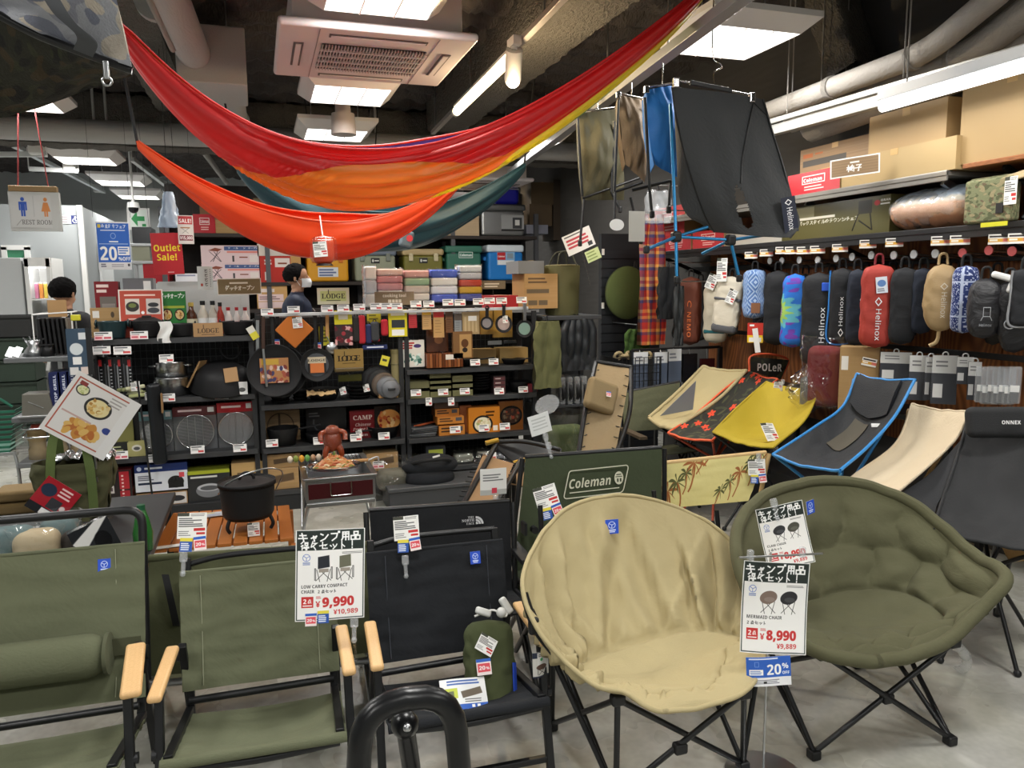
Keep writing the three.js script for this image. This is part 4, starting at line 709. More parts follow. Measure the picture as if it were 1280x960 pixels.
chairBag('black nylon stuff sack with a small white chair drawing',1215,1251,346,422,mat('#26262a',.45,0,{bumpMap:clothBump,bumpScale:.004,key:'nyl'}),{X:3.16,sq:1.8,extra:(t,w,h,d)=>{obj('print',put(toRect(new THREE.PlaneGeometry(w*.45,h*.36),CUBE),w*.05,-h*.64,d/2*1.07+.004),decal,t);obj('cord_toggle',rb(.09,.03,.03,.012,.06,.0,.03,0,0,-.3),white,t);}});
chairBag('black nylon stuff sack with a round emblem near the picture edge',1247,1280,348,440,mat('#1f1f23',.45,0,{bumpMap:clothBump,bumpScale:.004,key:'nyl2'}),{sq:2,tilt:.1,extra:(t,w,h,d)=>{obj('emblem',tor(.02,.003,-w*.15,-h*.6,d/2+.008),mat('#b9bcc2',.6),t);obj('cord_toggle',rb(.04,.1,.03,.012,.01,-.02,.04,0,0,-.4),white,t);}});
chairBag('grey edged black bag cut by the picture edge',1268,1300,334,408,bagBlack,{X:3.12,piping:mat('#8d8f92',.5)});
[[868,884,350,425,'#3a3b3e'],[906,922,345,420,'#4b4a3e'],[944,962,345,415,'#2d3038'],[1000,1014,340,425,'#1d1f24'],[1034,1046,340,420,'#26324a'],[1108,1124,336,425,'#3a2f2a'],[1140,1150,336,420,'#1d1f24'],[1184,1202,336,410,'#20232b'],[1238,1256,340,430,'#2a2620'],[1075,1090,338,425,'#1d1f24']].forEach(([a,b,c,d,k])=>chairBag('dim dark bag hanging in the second row near the wall',a,b,c,d,fab(k),{X:3.42}).userData.group='dark bags at the back of the hooks');
const cb=(g,w,h,c='#a98f66')=>{F(g,c,0,0,w,h);for(let i=0;i<60;i++)F(g,`rgba(255,235,200,${rnd() * 0.06})`,0,rnd()*h,w,1);};
const COLE=(bg='#b3202a',w=200,h=80)=>pr(w,h,(g)=>{F(g,bg,0,0,w,h);g.strokeStyle='#f3e9e4';g.lineWidth=3;g.strokeRect(w*.3,h*.2,w*.42,h*.34);tx(g,'Coleman',w*.32,h*.46,h*.24,'#fff','sans-serif','bold ',w*.38);lines(g,'#f0c8c4',w*.34,h*.66,w*.4,2,9,4);});
function wallBox(name,label,x1,x2,y1,y2,o={}){
const X=o.X||3.2,a=onX(x1,(y1+y2)/2,X),b=onX(x2,(y1+y2)/2,X),[p,s]=at((x1+x2)/2,y2,X),h=o.h||(y2-y1)*s,y0=o.y??p.y,w=abs(a.z-b.z),d=o.d||.38,t=thing(name,label,o.cat||'box',[X+d/2,y0,(a.z+b.z)/2],-PI/2+(o.turn||0));
obj('carton',pbox(w,h,d,{front:o.front,right:o.side},o.c||kraft,0,h/2,0),o.gloss?gloss:paper,t);
if(o.tape !==0)obj('tape',[bx(.05,.002,d*1.002,0,h,0),bx(.05,h*.2,.002,0,h*.9,d/2)],mat('#c2a06c',.3),t);
return t;
}
const KB=pr(180,70,(g,w,h)=>{cb(g,w,h,'#8d7358');F(g,'#b0643a',8,16,26,12);F(g,'#b0643a',40,18,20,5);F(g,'#4d4a48',8,36,110,18);});
wallBox('cardboard_box','long shallow red box with a white framed word mark on the high shelf',985,1050,206,236,{y:1.97,h:.125,front:COLE('#b3202a',200,70),X:3.16,tape:0,gloss:true});
wallBox('cardboard_box','brown box with grey block lettering on top of the red box',1001,1092,172,200,{y:2.115,h:.14,front:KB,X:3.26,c:'#8d7358'});
wallBox('cardboard_box','thin kraft box lying under the brown lettered one',1026,1092,196,212,{y:2.097,h:.015,X:3.22,c:'#a58558',tape:0});
wallBox('cardboard_box','large plain kraft box stacked high beside the brown lettered box',1086,1182,155,196,{y:2.13,h:.2,X:3.22});
wallBox('cardboard_box','long kraft box at the shelf end, its open side toward the aisle',1052,1194,192,226,{y:1.97,h:.155,X:3.17,c:'#ad9468'});
wallBox('cardboard_box','huge taped kraft carton at the picture edge above the wood panel',1200,1330,128,216,{y:1.99,h:.4,X:3.2,c:'#a68b60'});
{
const s=thing('display_shelf','short wooden shelf under the huge taped carton','shelf');obj('shelf',bar([3.4,1.975,-1.4],[3.4,1.975,-2.85],.46,.022),woodWall,s);obj('bracket',[bar([3.62,1.78,-2.7],[3.25,1.96,-2.7],.02,.03)],black,s);
const C=pr(120,50,(g,w,h)=>{F(g,'#eceae6',0,0,w,h);F(g,'#94795a',4,4,w-8,h-8);for(let i=0;i<6;i++)F(g,'#836a4d',4,8+i*7,w-8,1.5);lines(g,'#f2eee6',50,12,22,1,4,4,0);jp(g,'椅子',42,20,18,2.4,'#fff');});
const[p]=at(1068,208,3.05),t=sign('shelf_sign','wood grained sign with white frame marking the chairs on the high shelf',C,.26,.1,p,0,faceIn-.35,.04);obj('bracket',rod([0,-.05,-.004],[.02,-.08,-.1],.003),clear,t);
}
const LONG=pr(300,96,(g,w,h)=>{F(g,'#5c5734',0,0,w,h);F(g,'#8a876a',10,4,90,30);g.strokeStyle='#c33';g.lineWidth=3;g.strokeRect(6,10,20,18);jp(g,'ハイバックスタイルのラウンジチェア',30,44,11,1.6,'#f0ede0');F(g,'#e8e5d8',30,34,130,7);F(g,'#2e2a1e',222,8,34,34);g.strokeStyle='#1f1c14';g.lineWidth=3;g.beginPath();g.moveTo(222,42);g.lineTo(208,84);g.moveTo(252,42);g.lineTo(258,86);g.moveTo(224,58);g.lineTo(256,84);g.stroke();blob(g,'#c33',268,18,7);tx(g,'GRAND',276,16,9,'#eee');lines(g,'#eee',276,20,22,1,4,4,0);});
wallBox('product_box','long olive lounge chair box with white Japanese lettering on the cushion shelf',978,1112,252,300,{y:1.705,h:.2,front:LONG,X:3.22,c:'#5c5734',tape:0,gloss:true,d:.2});
wallBox('product_box','red word mark box on the cushion shelf, behind the hanging dark chair',866,905,276,300,{y:1.705,h:.13,front:COLE('#c0262e',160,80),X:3.24,tape:0});
wallBox('product_box','second red word mark box by the plaid cloth',826,864,276,300,{y:1.705,h:.13,front:COLE('#b8242e',160,80),X:3.26,tape:0});
wallBox('product_box','red and white carton standing on the shelf behind the clear package',818,856,232,275,{y:1.837,h:.24,front:COLE('#c93a3c',120,90),X:3.3,tape:0});
wallBox('cardboard_box','flat pale carton lying behind the hanging mesh chair on the shelf',906,978,284,300,{y:1.705,h:.09,X:3.26,c:'#cfc8bc'});
{
const a=onX(1089,286,3.14),b=onX(1188,283,3.14),t=thing('cushion','peach and pale blue striped cushion wrapped in clear plastic on the shelf','cushion',[3.36,1.705,(a.z+b.z)/2],-PI/2),w=abs(a.z-b.z),st=mat('#ffffff',.8,0,{vertexColors:true,bumpMap:clothBump,bumpScale:.003,key:'cush'});
const g=prep(sheet((u,v)=>{const a=u*PI*2,k=(1-abs(2*v-1)**6)**.5;return V(lerp(-w/2,w/2,v),.1+.1*k*(sin(a)>0?sin(a)*1.1:sin(a))+.006*n3(v*8,u*6,1),-cos(a)*.17*k);},40,30,.003)),P=g.attributes.position.array,C=g.attributes.color.array;
for(let i=0;i<P.length;i +=3){const k=new THREE.Color(P[i+1]>.15?'#aebfd0':P[i+1]>.125?'#ddd6c8':P[i+1]>.06?'#e0b08e':'#c98f6c');C[i]=k.r;C[i+1]=k.g;C[i+2]=k.b;}
obj('cushion',g,st,t);obj('plastic_wrap',sheet((u,v)=>{const a=u*PI*2,k=(1-abs(2*v-1)**4)**.5;return V(lerp(-w*.54,w*.52,v),.105+.1*k*sin(a)+.012*n3(v*9,u*9,5),-cos(a)*.185*k);},40,30,.001),mat('#ffffff',.12,0,{transmission:.9,thickness:0,ior:1.4,key:'wrap'}),t);
const c=onX(1196,284,3.14),d=onX(1256,280,3.14),q=thing('folding_stool','camouflage cloth folding stool standing on the cushion shelf','stool',[3.3,1.705,(c.z+d.z)/2],-PI/2),W=abs(c.z-d.z);
obj('seat_cloth',[rb(W,.2,.06,.015,0,.1,.1),rb(W*.98,.02,.2,.008,0,.2,0)],camoMulti,q);obj('badge',bx(.035,.045,.004,W*.28,.06,.133),black,q);obj('price_tag',card(.06,.12,TAG,W*.5,.13,.14),paper,q);obj('yellow_label',bx(.13,.02,.004,W*.3,-.012,.165),mat('#d8d42a',.5),q);
for(const s of[-1,1])obj('leg',rod([s*W*.5,.01,.06],[s*W*.5,.2,-.1],.008),black,q);
const e=onX(1275,222,3.14),f=thing('folding_chair','tan seat corner with black poles cut by the picture edge on the cushion shelf','chair',[3.34,1.705,e.z+.1],-PI/2);
obj('seat_cloth',cloth4([-.2,.2,.15],[.25,.3,.12],[-.17,.17,.18],[.25,.24,.18],.01,.006),fab('#a89674'),f);
for(const[p,r]of[[[-.15,.18,.14],[.12,.0,.1]],[[.1,.2,.14],[-.14,.0,.1]],[[.2,.25,.1],[.2,0,-.1]]])obj('pole',rod(p,r,.008),black,f);
}
{
const head=pr(80,120,(g,w,h)=>{F(g,'#4a4c52',0,0,w,h);F(g,'#e4e4e2',0,0,w,44);lines(g,'#8a8a8c',12,14,50,2,10,4);F(g,'#e9e9e8',6,70,30,34);});
const k=(i)=>[[1103,1138,440,478],[1139,1160,444,500],[1158,1170,446,500],[1168,1196,444,505],[1198,1216,446,480],[1212,1226,452,500]][i];
for(let i=0;i<6;i++){const[a,b,c,d]=k(i),[p,s]=at((a+b)/2,c,3.25),t=thing('fabric_packet',['dark fabric packet with a wide white header, first on the lower hooks','dark packet with a narrow header beside the orange price card','thin dark packet squeezed behind its neighbour','dark crumpled packet with a tall white header in the middle','dark packet with a blue corner','thin packet with a white sticker beside the clear bags'][i],'packet',p,faceIn);obj('pouch',pbox((b-a)*s,(d-c)*s,.03,{front:head},'#3a3b40',0,-(d-c)*s/2,0),gloss,t);obj('hang_hole',tor(.012,.003,0,.004,0),white,t);}
for(let i=0;i<7;i++){const[p,s]=at(1228+i*7,458+(i % 2)*2,3.2+i*.004),t=thing('clear_packet','clear plastic packet of dark fittings hanging at the end of the lower hooks','packet',p,faceIn,'clear packets by the black recliner');obj('pouch',rb(.05,.17,.025,.008,0,-.085,0),poly,t);obj('fitting',rb(.035,.05,.015,.006,0,-.14,.002),black,t);obj('sticker',bx(.035,.03,.002,0,-.1,.014),white,t);}
const[p2,s2]=at(1072,512,3.2),c=thing('cardboard_box','tall narrow kraft box standing among the lower packets','box',p2,faceIn);p2.y;obj('carton',pbox(.2,.36,.16,{front:pr(80,140,(g,w,h)=>{cb(g,w,h,'#a88656');F(g,'#e8e4dc',4,20,14,30);lines(g,'#6d5434',24,96,46,1,5,8,0);})},kraft,0,.18,0),paper,c);obj('price_card',card(.075,.045,CARDP,.05,.28,.09,0,0,-.2),paper,c);
const st=thing('display_rack','low dark rack carrying the tall kraft box and packets','rack');obj('shelf',bar([3.5,p2.y-.02,-1.4],[3.5,p2.y-.02,-6],.34,.03),rackMat,st);for(const z of[-1.5,-3,-4.5,-5.9]){obj('post',bx(.03,p2.y,.03,3.62,p2.y/2,z),black,st);obj('post',bx(.03,p2.y-.03,.03,3.36,(p2.y-.03)/2,z),black,st);}obj('hook_bar',bar([3.55,1.06,-1.4],[3.55,1.06,-6],.03,.03),black,st);
const[p3]=at(1030,508,3.15),w=thing('wrapped_chair','dark red folded chair in crumpled clear plastic beside the kraft box','chair',p3,faceIn);obj('bundle',rb(.2,.36,.12,.05,0,.18,0),fab('#6b2326'),w);obj('plastic_bag',sheet((u,v)=>{const a=u*PI*2;return V(cos(a)*(.13+.02*n3(a,v*6,1)),.42*v,-sin(a)*(.09+.02*n3(v*7,a,2)));},30,14,.001),clear,w);
}
// -- low sling chairs along the side wall
struct('trim_5',rb(.3,.3,2.2,.01,3.1,.15,-4.1),mat('#2b2b2c',.6));  // dark block added to keep the space beneath the chairs dark
function sling(label,L,R,fabric,o={}){
const t=thing('sling_chair',label,'chair'),l=crv(L.map(([x,y,z])=>onZ(x,y,z*.95))),r=crv(R.map(([x,y,z])=>onZ(x,y,z*.95))),sag=o.sag??.07;
const f=(u,v)=>mix3(l(v),r(v),u).add(V(0,-sag*sin(PI*u)*(.25+sin(PI*clamp(v*1.05))*.9)+(o.wr||.004)*n3(u*4,v*6,L[0][0]),-.25*sag*sin(PI*u)));
obj('seat_cloth',sheet(f,26,40,.005,.6,.9),fabric,t);
if(o.piping !==null){obj('piping',sweep([...Array(40)].map((_,i)=>l(i/39)),o.pr||.007,8),o.piping||fabric,t);obj('piping',sweep([...Array(40)].map((_,i)=>r(i/39)),o.pr||.007,8),o.piping||fabric,t);obj('piping',sweep([...Array(20)].map((_,i)=>f(i/19,1)),o.pr||.007,8),o.piping||fabric,t);obj('piping',sweep([...Array(20)].map((_,i)=>f(i/19,0)),o.pr||.007,8),o.piping||fabric,t);}
const fl=o.floor??0,c=f(.5,.62),hub=V(c.x,lerp(fl,c.y,.6),c.z),m=o.pole||powder,tops=[l(.02),r(.02),l(.97),r(.97)],foot=tops.map((p)=>V(lerp(c.x,p.x,.75),fl+.012,lerp(c.z,p.z,.75)));
tops.forEach((p)=>obj('pole',rod(p.clone().add(V(0,-.02,-.014)),hub,.008),m,t));foot.forEach((p)=>{obj('leg',rod(p,hub,.008),m,t);obj('foot',sp(.014,p.x,p.y,p.z),black,t);});
obj('hub',rb(.1,.035,.06,.01,hub.x,hub.y,hub.z),black,t);
return[t,f];
}
const mustard=fab('#a8931e',.75),flower=(()=>{const c=canvas(256,256),g=c.getContext('2d');F(g,'#26261f',0,0,256,256);for(let i=0;i<70;i++){const x=rnd()*256,y=rnd()*256;blob(g,['#3b3d2a','#33301f','#4a4a30'][i % 3],x,y,18,5,rnd()*3);}for(let i=0;i<17;i++){const x=rnd()*256,y=rnd()*256;for(let k=0;k<5;k++)blob(g,'#d9482a',x+9*cos(k*1.256),y+9*sin(k*1.256),8,5,k*1.256);}const t=tex(c);t.repeat.set(1.6,1.6);return mat('#ffffff',.8,0,{map:t,bumpMap:clothBump,bumpScale:.001,key:'flower'});})();
{
const[t]=sling('sand coloured sling chair with a grey mesh window, farthest along the side wall',[[879,458,-5],[846,491,-4.85],[811,522,-4.6]],[[933,463,-4.7],[900,497,-4.55],[843,536,-4.35]],fab('#ad9f77'),{pr:.012});
const q=[[870,476],[866,512],[825,520]].map(([x,y])=>onZ(x,y,-4.34));obj('mesh_window',sheet((u,v)=>mix3(mix3(q[2],q[0],v),mix3(q[2],q[1],v),u),4,4,.004),mat('#75787c',.8),t);
const[p]=sling('floral print sling chair with orange piping and a lettered headrest',[[938,462,-4.72],[906,486,-4.6],[869,518,-4.45],[835,541,-4.3]],[[972,474,-4.45],[945,497,-4.3],[918,522,-4.15],[890,551,-3.98]],flower,{piping:mat('#e2603a',.6),pole:mat('#a8452c',.5)});
const POL=pr(120,50,(g,w,h)=>{tx(g,'POLeR',4,38,40,'#eee6dc','sans-serif','bold ',w-8);});
const h=[[938,446],[985,450],[937,464],[975,474]].map(([x,y])=>onZ(x,y,-4.4));obj('headrest',cloth4(...h,-.01,.02,.002,10,8),flower,p);obj('piping',sweep(smooth([h[2],h[0],h[1],h[3]],30),.008,8),mat('#e2603a',.6),p);
const hc=h[0].clone().add(h[3]).multiplyScalar(.5);obj('lettering',quad(.2,.09,POL,hc.x-.005,hc.y+.008,hc.z+.05,-.1,-.1,-.06),decal,p);
sling('mustard yellow sling chair in front of the floral one',[[958,477,-4.3],[925,506,-4.15],[891,540,-3.95]],[[1024,485,-3.9],[1008,522,-3.8],[966,560,-3.62]],mustard,{sag:.09,pr:.006});
const tg=sign('price_tag','white price tag on the back edge of the mustard chair',TAG,.07,.04,onZ(973,481,-3.8),0,.1,-.15,'price tag');const tg2=sign('price_tag','grey price sheet lying in the mustard chair seat',TAG,.11,.11,onZ(963,540,-3.55),-.6,.3,-.1,'price tag');clip(tg2,0,-.07);clip(tg,.03,.02);
const[b,bf]=sling('high backed black sling chair with bright blue piping',[[1071,467,-3.3],[1054,507,-3.25],[1018,534,-3.2],[966,568,-3.1]],[[1144,474,-2.95],[1120,518,-2.9],[1085,558,-2.8],[1050,588,-2.7]],fab('#15181d',.7),{piping:mat('#2f86cc',.45),pole:mat('#2f86cc',.4),sag:.08});
const z0=bf(.36,.33),z1=bf(.62,.5);obj('mesh_window',sheet((u,v)=>bf(lerp(.28,.55,u),lerp(.32,.66,v)).add(V(-.004,.006,.006)),8,8,.003),mat('#4a453a',.8),b);
obj('pillow_pocket',sheet((u,v)=>bf(lerp(.06,.8,u),lerp(.02,.28,v)).add(V(-.004,.012+.012*sin(PI*v),.014)),10,8,.012),fab('#171a20',.7),b);
const lg=bf(.72,.36);obj('logo_tag',rb(.045,.018,.004,.001,lg.x-.006,lg.y+.014,lg.z+.012,-.5,-.4),white,b);
sling('tall cream canvas sling chair between the blue trimmed and the black chairs',[[1140,505,-3.0],[1122,551,-2.9],[1062,599,-2.75],[1030,636,-2.62]],[[1212,514,-2.65],[1197,545,-2.6],[1166,577,-2.5],[1092,640,-2.4]],fab('#cdbda2'),{sag:.05,pr:.006,pole:mat('#a88a5c',.5)});
const[k,kf2]=sling('big black reclining chair with a pillow at the picture edge',[[1213,512,-2.6],[1200,560,-2.5],[1180,620,-2.35],[1166,662,-2.22]],[[1330,505,-2.3],[1320,580,-2.2],[1310,650,-2.08],[1300,690,-1.98]],fab('#222325',.8),{sag:.03,floor:.0});
const a=[[1206,545,-2.43],[1165,590,-2.38],[1122,620,-2.33]],w=[[1206,590,-2.3],[1172,630,-2.24],[1168,655,-2.17]],A=crv(a.map((p)=>onZ(...p))),W=crv(w.map((p)=>onZ(...p)));obj('side_wing',sheet((u,v)=>mix3(A(v),W(v),u),6,14,.006),fab('#222326',.8),k);
const pl=onZ(1258,528,-2.26);const P=obj('pillow',rb(.3,.125,.06,.028,pl.x,pl.y,pl.z,-.25,-.5,.02,4),fab('#1d1e20',.8),k);obj('lettering',put(toRect(new THREE.PlaneGeometry(.075,.02),pr(120,32,(g)=>tx(g,'ONNEX',4,28,32,'#e4e4e4','sans-serif','bold ',110))),pl.x-.03,pl.y+.01,pl.z+.045,-.25,-.5,.02),decal,P);
const e=onZ(1262,690,-2.1),c2=thing('sling_chair','tan sling chair corner on black poles cut by the picture edge near the floor','chair'),E=[[1246,672,-2.3],[1300,618,-2.3],[1262,702,-2.1],[1320,690,-2.0]].map((p)=>onZ(...p));
obj('seat_cloth',cloth4(E[0],E[1],E[2],E[3],.02,.006),fab('#b5925c'),c2);const ft=onY(1246,771,0);[[E[2],ft],[E[0],V(ft.x+.25,.01,ft.z-.25)],[E[3],V(ft.x+.3,.01,ft.z+.1)],[E[1],V(ft.x+.3,.01,ft.z-.1)]].forEach(([p,q])=>obj('pole',rod(p,q.clone().setY(.012),.009),powder,c2));obj('foot',rb(.028,.04,.028,.01,ft.x,.02,ft.z),black,c2);
}
{
const t=thing('recliner','tan reclining lounger with a square pillow on its tall back','lounger'),q=[[745,452,-4.2],[789,459,-4.1],[722,575,-3.8],[768,575,-3.75]].map((p)=>onZ(...p));
obj('backrest',cloth4(...q,.01,.008,.003,14,20),fab('#8d7a5c'),t);for(const i of[0,1])obj('frame_tube',sweep(smooth([q[i],mix3(q[i],q[i+2],.5).add(V(i?.03:-.02,0,.02)),q[i+2]],20),.014,10),powder,t);
obj('top_tube',rod(q[0],q[1],.014),powder,t);obj('seat',cloth4(q[2],q[3],q[2].clone().add(V(-.05,-.05,.4)),q[3].clone().add(V(-.05,-.05,.4)),.02,.008),fab('#8d7a5c'),t);
for(const i of[2,3])for(const dz of[-.25,.4])obj('leg',rod(q[i],V(q[i].x,.01,q[i].z+dz),.013),powder,t);
const lace=[];for(let i=1;i<9;i++)for(const s of[0,1]){const p=mix3(q[s],q[s+2],i/9);lace.push(rod(p,p.clone().add(V(s?-.03:.03,.01,.004)),.003));}obj('lacing',lace,black,t).userData.kind='stuff';
const p=onZ(751,495,-3.98),g=rb(.19,.19,.07,.03,p.x,p.y,p.z,-.35,.1,-.42,4);obj('pillow',g,fab('#8a7756'),t);obj('care_label',card(.03,.03,TAG20,p.x+.03,p.y+.015,p.z+.042,-.35,.1,-.2),paper,t);
backChair('folding_chair','olive camp chair with brown arm cloths partly hidden by the tan recliner',onZ(778,492,-4.75),onZ(850,478,-4.7),onZ(780,540,-4.6),onZ(842,536,-4.6),fab('#4d4f3a'),.4,{seat:.38,arm:fab('#4a3d2c'),seatFabric:fab('#41432f')});
const c=thing('camp_cot','tan camp cot with black lacing tipped up behind the half-dome chair','cot'),k=[[604,568,-3.6],[642,580,-3.5],[574,640,-3.3],[615,640,-3.25]].map((p)=>onZ(...p));
obj('cot_cloth',cloth4(...k,.005,.006,.002,10,16),fab('#a88763'),c);obj('frame_tube',rod(onZ(620,556,-3.62),k[2],.014),powder,c);obj('frame_tube',rod(onZ(652,574,-3.52),k[3],.014),powder,c);
obj('brass_end',[rod(onZ(607,554,-3.62),onZ(623,550,-3.62),.012)],mat('#b8953a',.35,.6),c);obj('brass_end',rod(onZ(642,579,-3.52),onZ(660,574,-3.52),.012),mat('#b8953a',.35,.6),c);for(const i of[2,3])obj('leg',rod(k[i],V(k[i].x+.05,.01,k[i].z-.1),.013),powder,c);for(const i of[0,1])obj('leg',rod(k[i],V(k[i].x+.02,.01,k[i].z-.05),.013),powder,c);
const lc=[];for(let i=0;i<12;i++)for(const s of[0,1]){const p=mix3(k[s],k[s+2],i/12);lc.push(rod(p,p.clone().add(V(s?.03:-.03,.006,0)),.004));}obj('lacing',lc,black,c).userData.kind='stuff';
const d=thing('camp_cot','second camp cot with a dark curved bar behind the tan one','cot'),m=[[636,592,-3.9],[690,586,-3.85],[634,604,-3.5],[690,612,-3.45]].map((p)=>onZ(...p));obj('cot_cloth',cloth4(...m,.01,.006),fab('#a88763'),d);
obj('cover',sheet((u,v)=>onZ(622+u*80,552+10*u*u+v*(10+22*sin(PI*u)),-3.95+.1*v),16,6,.01),mat('#1e1f21',.5),d);obj('frame_tube',wire([onZ(622,552,-3.9),onZ(655,552,-3.9),onZ(700,562,-3.85)],.013,20,10),powder,d);for(const i of[2,3,0,1])obj('leg',rod(m[i],V(m[i].x,.01,m[i].z),.013),powder,d);
const s=sign('price_tag','grey plastic price card with a small red mark clipped above the half-dome chair',pr(100,90,(g,w,h)=>{F(g,'#d9d9d6',0,0,w,h);F(g,'#a9aba8',0,72,w,18);lines(g,'#666',10,20,80,3,9,4);F(g,'#c4384a',42,66,20,18);}),.115,.105,onZ(617,602,-2.86),-.1,.1,-.05,'price tag');clip(s,.01,-.07,-.004);
const r=sign('price_tag','white plastic card on a clip above the green word-mark chair',pr(60,50,(g,w,h)=>{F(g,'#dcdedd',0,0,w,h);lines(g,'#b9bcbb',8,10,44,4,8,3);}),.1,.085,onZ(675,530,-2.97),-.1,.1,.2,'price tag');clip(r,.012,-.06);clip(r,.016,-.1);
one('round_tag','white oval plastic price disc above the clipped white card','price tag',[cy(.056,.056,.003,0,0,0,PI/2).scale(1,.72,1).rotateZ(.35).translate(...onZ(684,506,-3.0).toArray()),rod(onZ(676,516,-3),onZ(681,545,-2.99),.003)],poly);
}
// -- cookware racks: three bays in one line
const ZG=-5.1,gp=(px,py,z=ZG)=>onZ(px,py,z);
const shelfY={};
function bay(label,x1,x2,shelves,topPy,o={}){
const a=gp(x1,500).x,b=gp(x2,500).x,top=gp((x1+x2)/2,topPy).y,t=thing('display_rack',label,'rack'),m=(a+b)/2,w=b-a;
for(const x of[a+.015,b-.015]){obj('post',bx(.03,top,.03,x,top/2,ZG-.03),rackMat,t);obj('post',bx(.03,top,.03,x,top/2,ZG-.45),rackMat,t);}
for(const py of shelves){const y=gp((x1+x2)/2,py).y;obj('shelf',rb(w-.01,.032,.46,.004,m,y-.016,ZG-.23),rackMat,t);obj('price_rail',bx(w-.02,.03,.004,m,y-.018,ZG+.003),mat('#3a3b3d',.4),t);}
obj('base',rb(w,.1,.46,.004,m,.05,ZG-.23),rackMat,t);
obj('back_panel',bx(w,top-.02,.012,m,top/2,ZG-.48),mat('#26272a',.7),t);
const g=[];for(let i=0;i<=26;i++)g.push(bx(.004,top-.1,.004,a+(w*i)/26,top/2+.05,ZG-.44));for(let y=.14;y<top;y +=.05)g.push(bx(w,.004,.004,m,y,ZG-.436));
obj('wire_grid',g,mat('#4b4d50',.4,.5),t).userData.kind='stuff';
return t;
}
bay('black wire rack with pots on top, the bay nearest the restroom sign',117,321,[422,497,568],421);
bay('black wire rack with hanging frying pans, the middle bay',324,506,[502,555,607],392);
bay('black wire rack with small skillets and olive boxes, the bay by the tan recliner',508,672,[459,495,543,580],390);
one('display_rail','pale rail across the top of two cookware bays carrying a row of price cards','rail',bar(gp(330,394,ZG+.03),gp(660,385,ZG+.03),.02,.02),mat('#cfd1d3',.4));
const PC=[0,1,2].map((k)=>pr(56,36,(g,w,h)=>{F(g,'#efeeec',0,0,w,h);F(g,k?'#33353a':'#4a4d52',4,4,40,5);lines(g,'#8a8c90',4,13,30,2,6,3);F(g,k===1?'#d05a68':'#cf4a4a',30,22,22,9);if(k===1){F(g,'#f3c9cc',0,16,28,20);F(g,'#d05a68',4,22,20,8);}}));
const cardProto={};
function cards(where,list,w=15,h=9,z=ZG+.02,k=0){
list.forEach(([x,y,kk])=>{const p=gp(x,y,z),s=5.15/960;const o=one('price_card','small white price card ' + where,'price card',card(w*s,h*s,PC[kk??k],0,0,0,-.12),paper,'price cards ' + where);o.position.copy(p);});
}
cards('along the rail over the hanging utensils and packs',[[334,390],[367,387],[409,386],[429,385],[449,384],[470,383],[483,383],[496,383],[520,380],[536,380],[560,378],[575,378],[598,377],[612,376],[627,376],[652,375]],14,8,ZG+.06);
cards('on the top shelf of the bay with pots',[[129,420,1],[174,419,1]],18,9);
cards('hanging under the top shelf over the knife packs',[[127,438],[153,438]],18,9);
cards('on the wok shelf edge',[[190,495],[210,497],[277,494],[208,448]],15,9);
cards('on the grill net shelf edge',[[151,569,1],[247,562],[300,560],[193,573]],15,9);
cards('on the cast iron pan shelf edge',[[340,554],[399,551],[445,547],[480,545]],14,9);
cards('on the skillet shelf edge under the hanging pans',[[594,453],[617,452],[520,491],[554,490],[581,489],[624,489],[654,487]],13,8);
cards('hanging below the olive box shelf',[[536,502],[564,502]],8,10);
cards('on the orange box shelf edge',[[569,537],[605,535],[631,533]],14,9);
cards('on the lowest shelf edges of the cookware racks',[[554,576],[614,570],[473,581,1]],14,9);
// -- goods on the cookware racks
const SY={a0:gp(219,422).y,a1:gp(219,497).y,a2:gp(219,568).y,b0:gp(415,502).y,b1:gp(415,555).y,b2:gp(415,607).y,c0:gp(590,459).y,c1:gp(590,495).y,c2:gp(590,543).y,c3:gp(590,580).y,base:.1};
const spot=(x1,x2,y1,y2,s,back=.03)=>{const z=ZG-back,a=onZ(x1,y2,z),b=onZ(x2,y2,z),c=onZ((x1+x2)/2,y1,z);return{x:(a.x+b.x)/2,w:b.x-a.x,y:SY[s]??a.y,h:c.y-(SY[s]??a.y),z};};
const img=(w,h,f)=>pr(w,h,f);
function gbox(name,label,x1,x2,y1,y2,s,o={}){
const q=spot(x1,x2,y1,y2,s,o.back??.03),d=o.d||.2,t=thing(name,label,o.cat||'box',[q.x,q.y,q.z-d/2],o.turn||0,o.group);
obj('carton',pbox(q.w,q.h,d,{front:o.front,top:o.top,left:o.side,right:o.side},o.c||kraft,0,q.h/2,0),o.gloss?gloss:paper,t);
if(o.tape)obj('tape',[bx(.03,.001,d,0,q.h+.0005,0),bx(.03,q.h*.18,.001,0,q.h*.91,d/2+.0005)],mat('#c2a06c',.3),t);
else obj('lid_flap',bx(q.w*.98,.0015,d*.5,0,q.h+.0008,d*.24),mat(o.lid||o.c||kraft,.7),t);
return t;
}
const castIron=mat('#1b1b1d',.55,.3,{bumpMap:grainBump,bumpScale:.0008,key:'iron'}),panSteel=mat('#6d6f72',.35,.8),teal=mat('#22383c',.3,.1),handleWood=mat('#b98a55',.6);
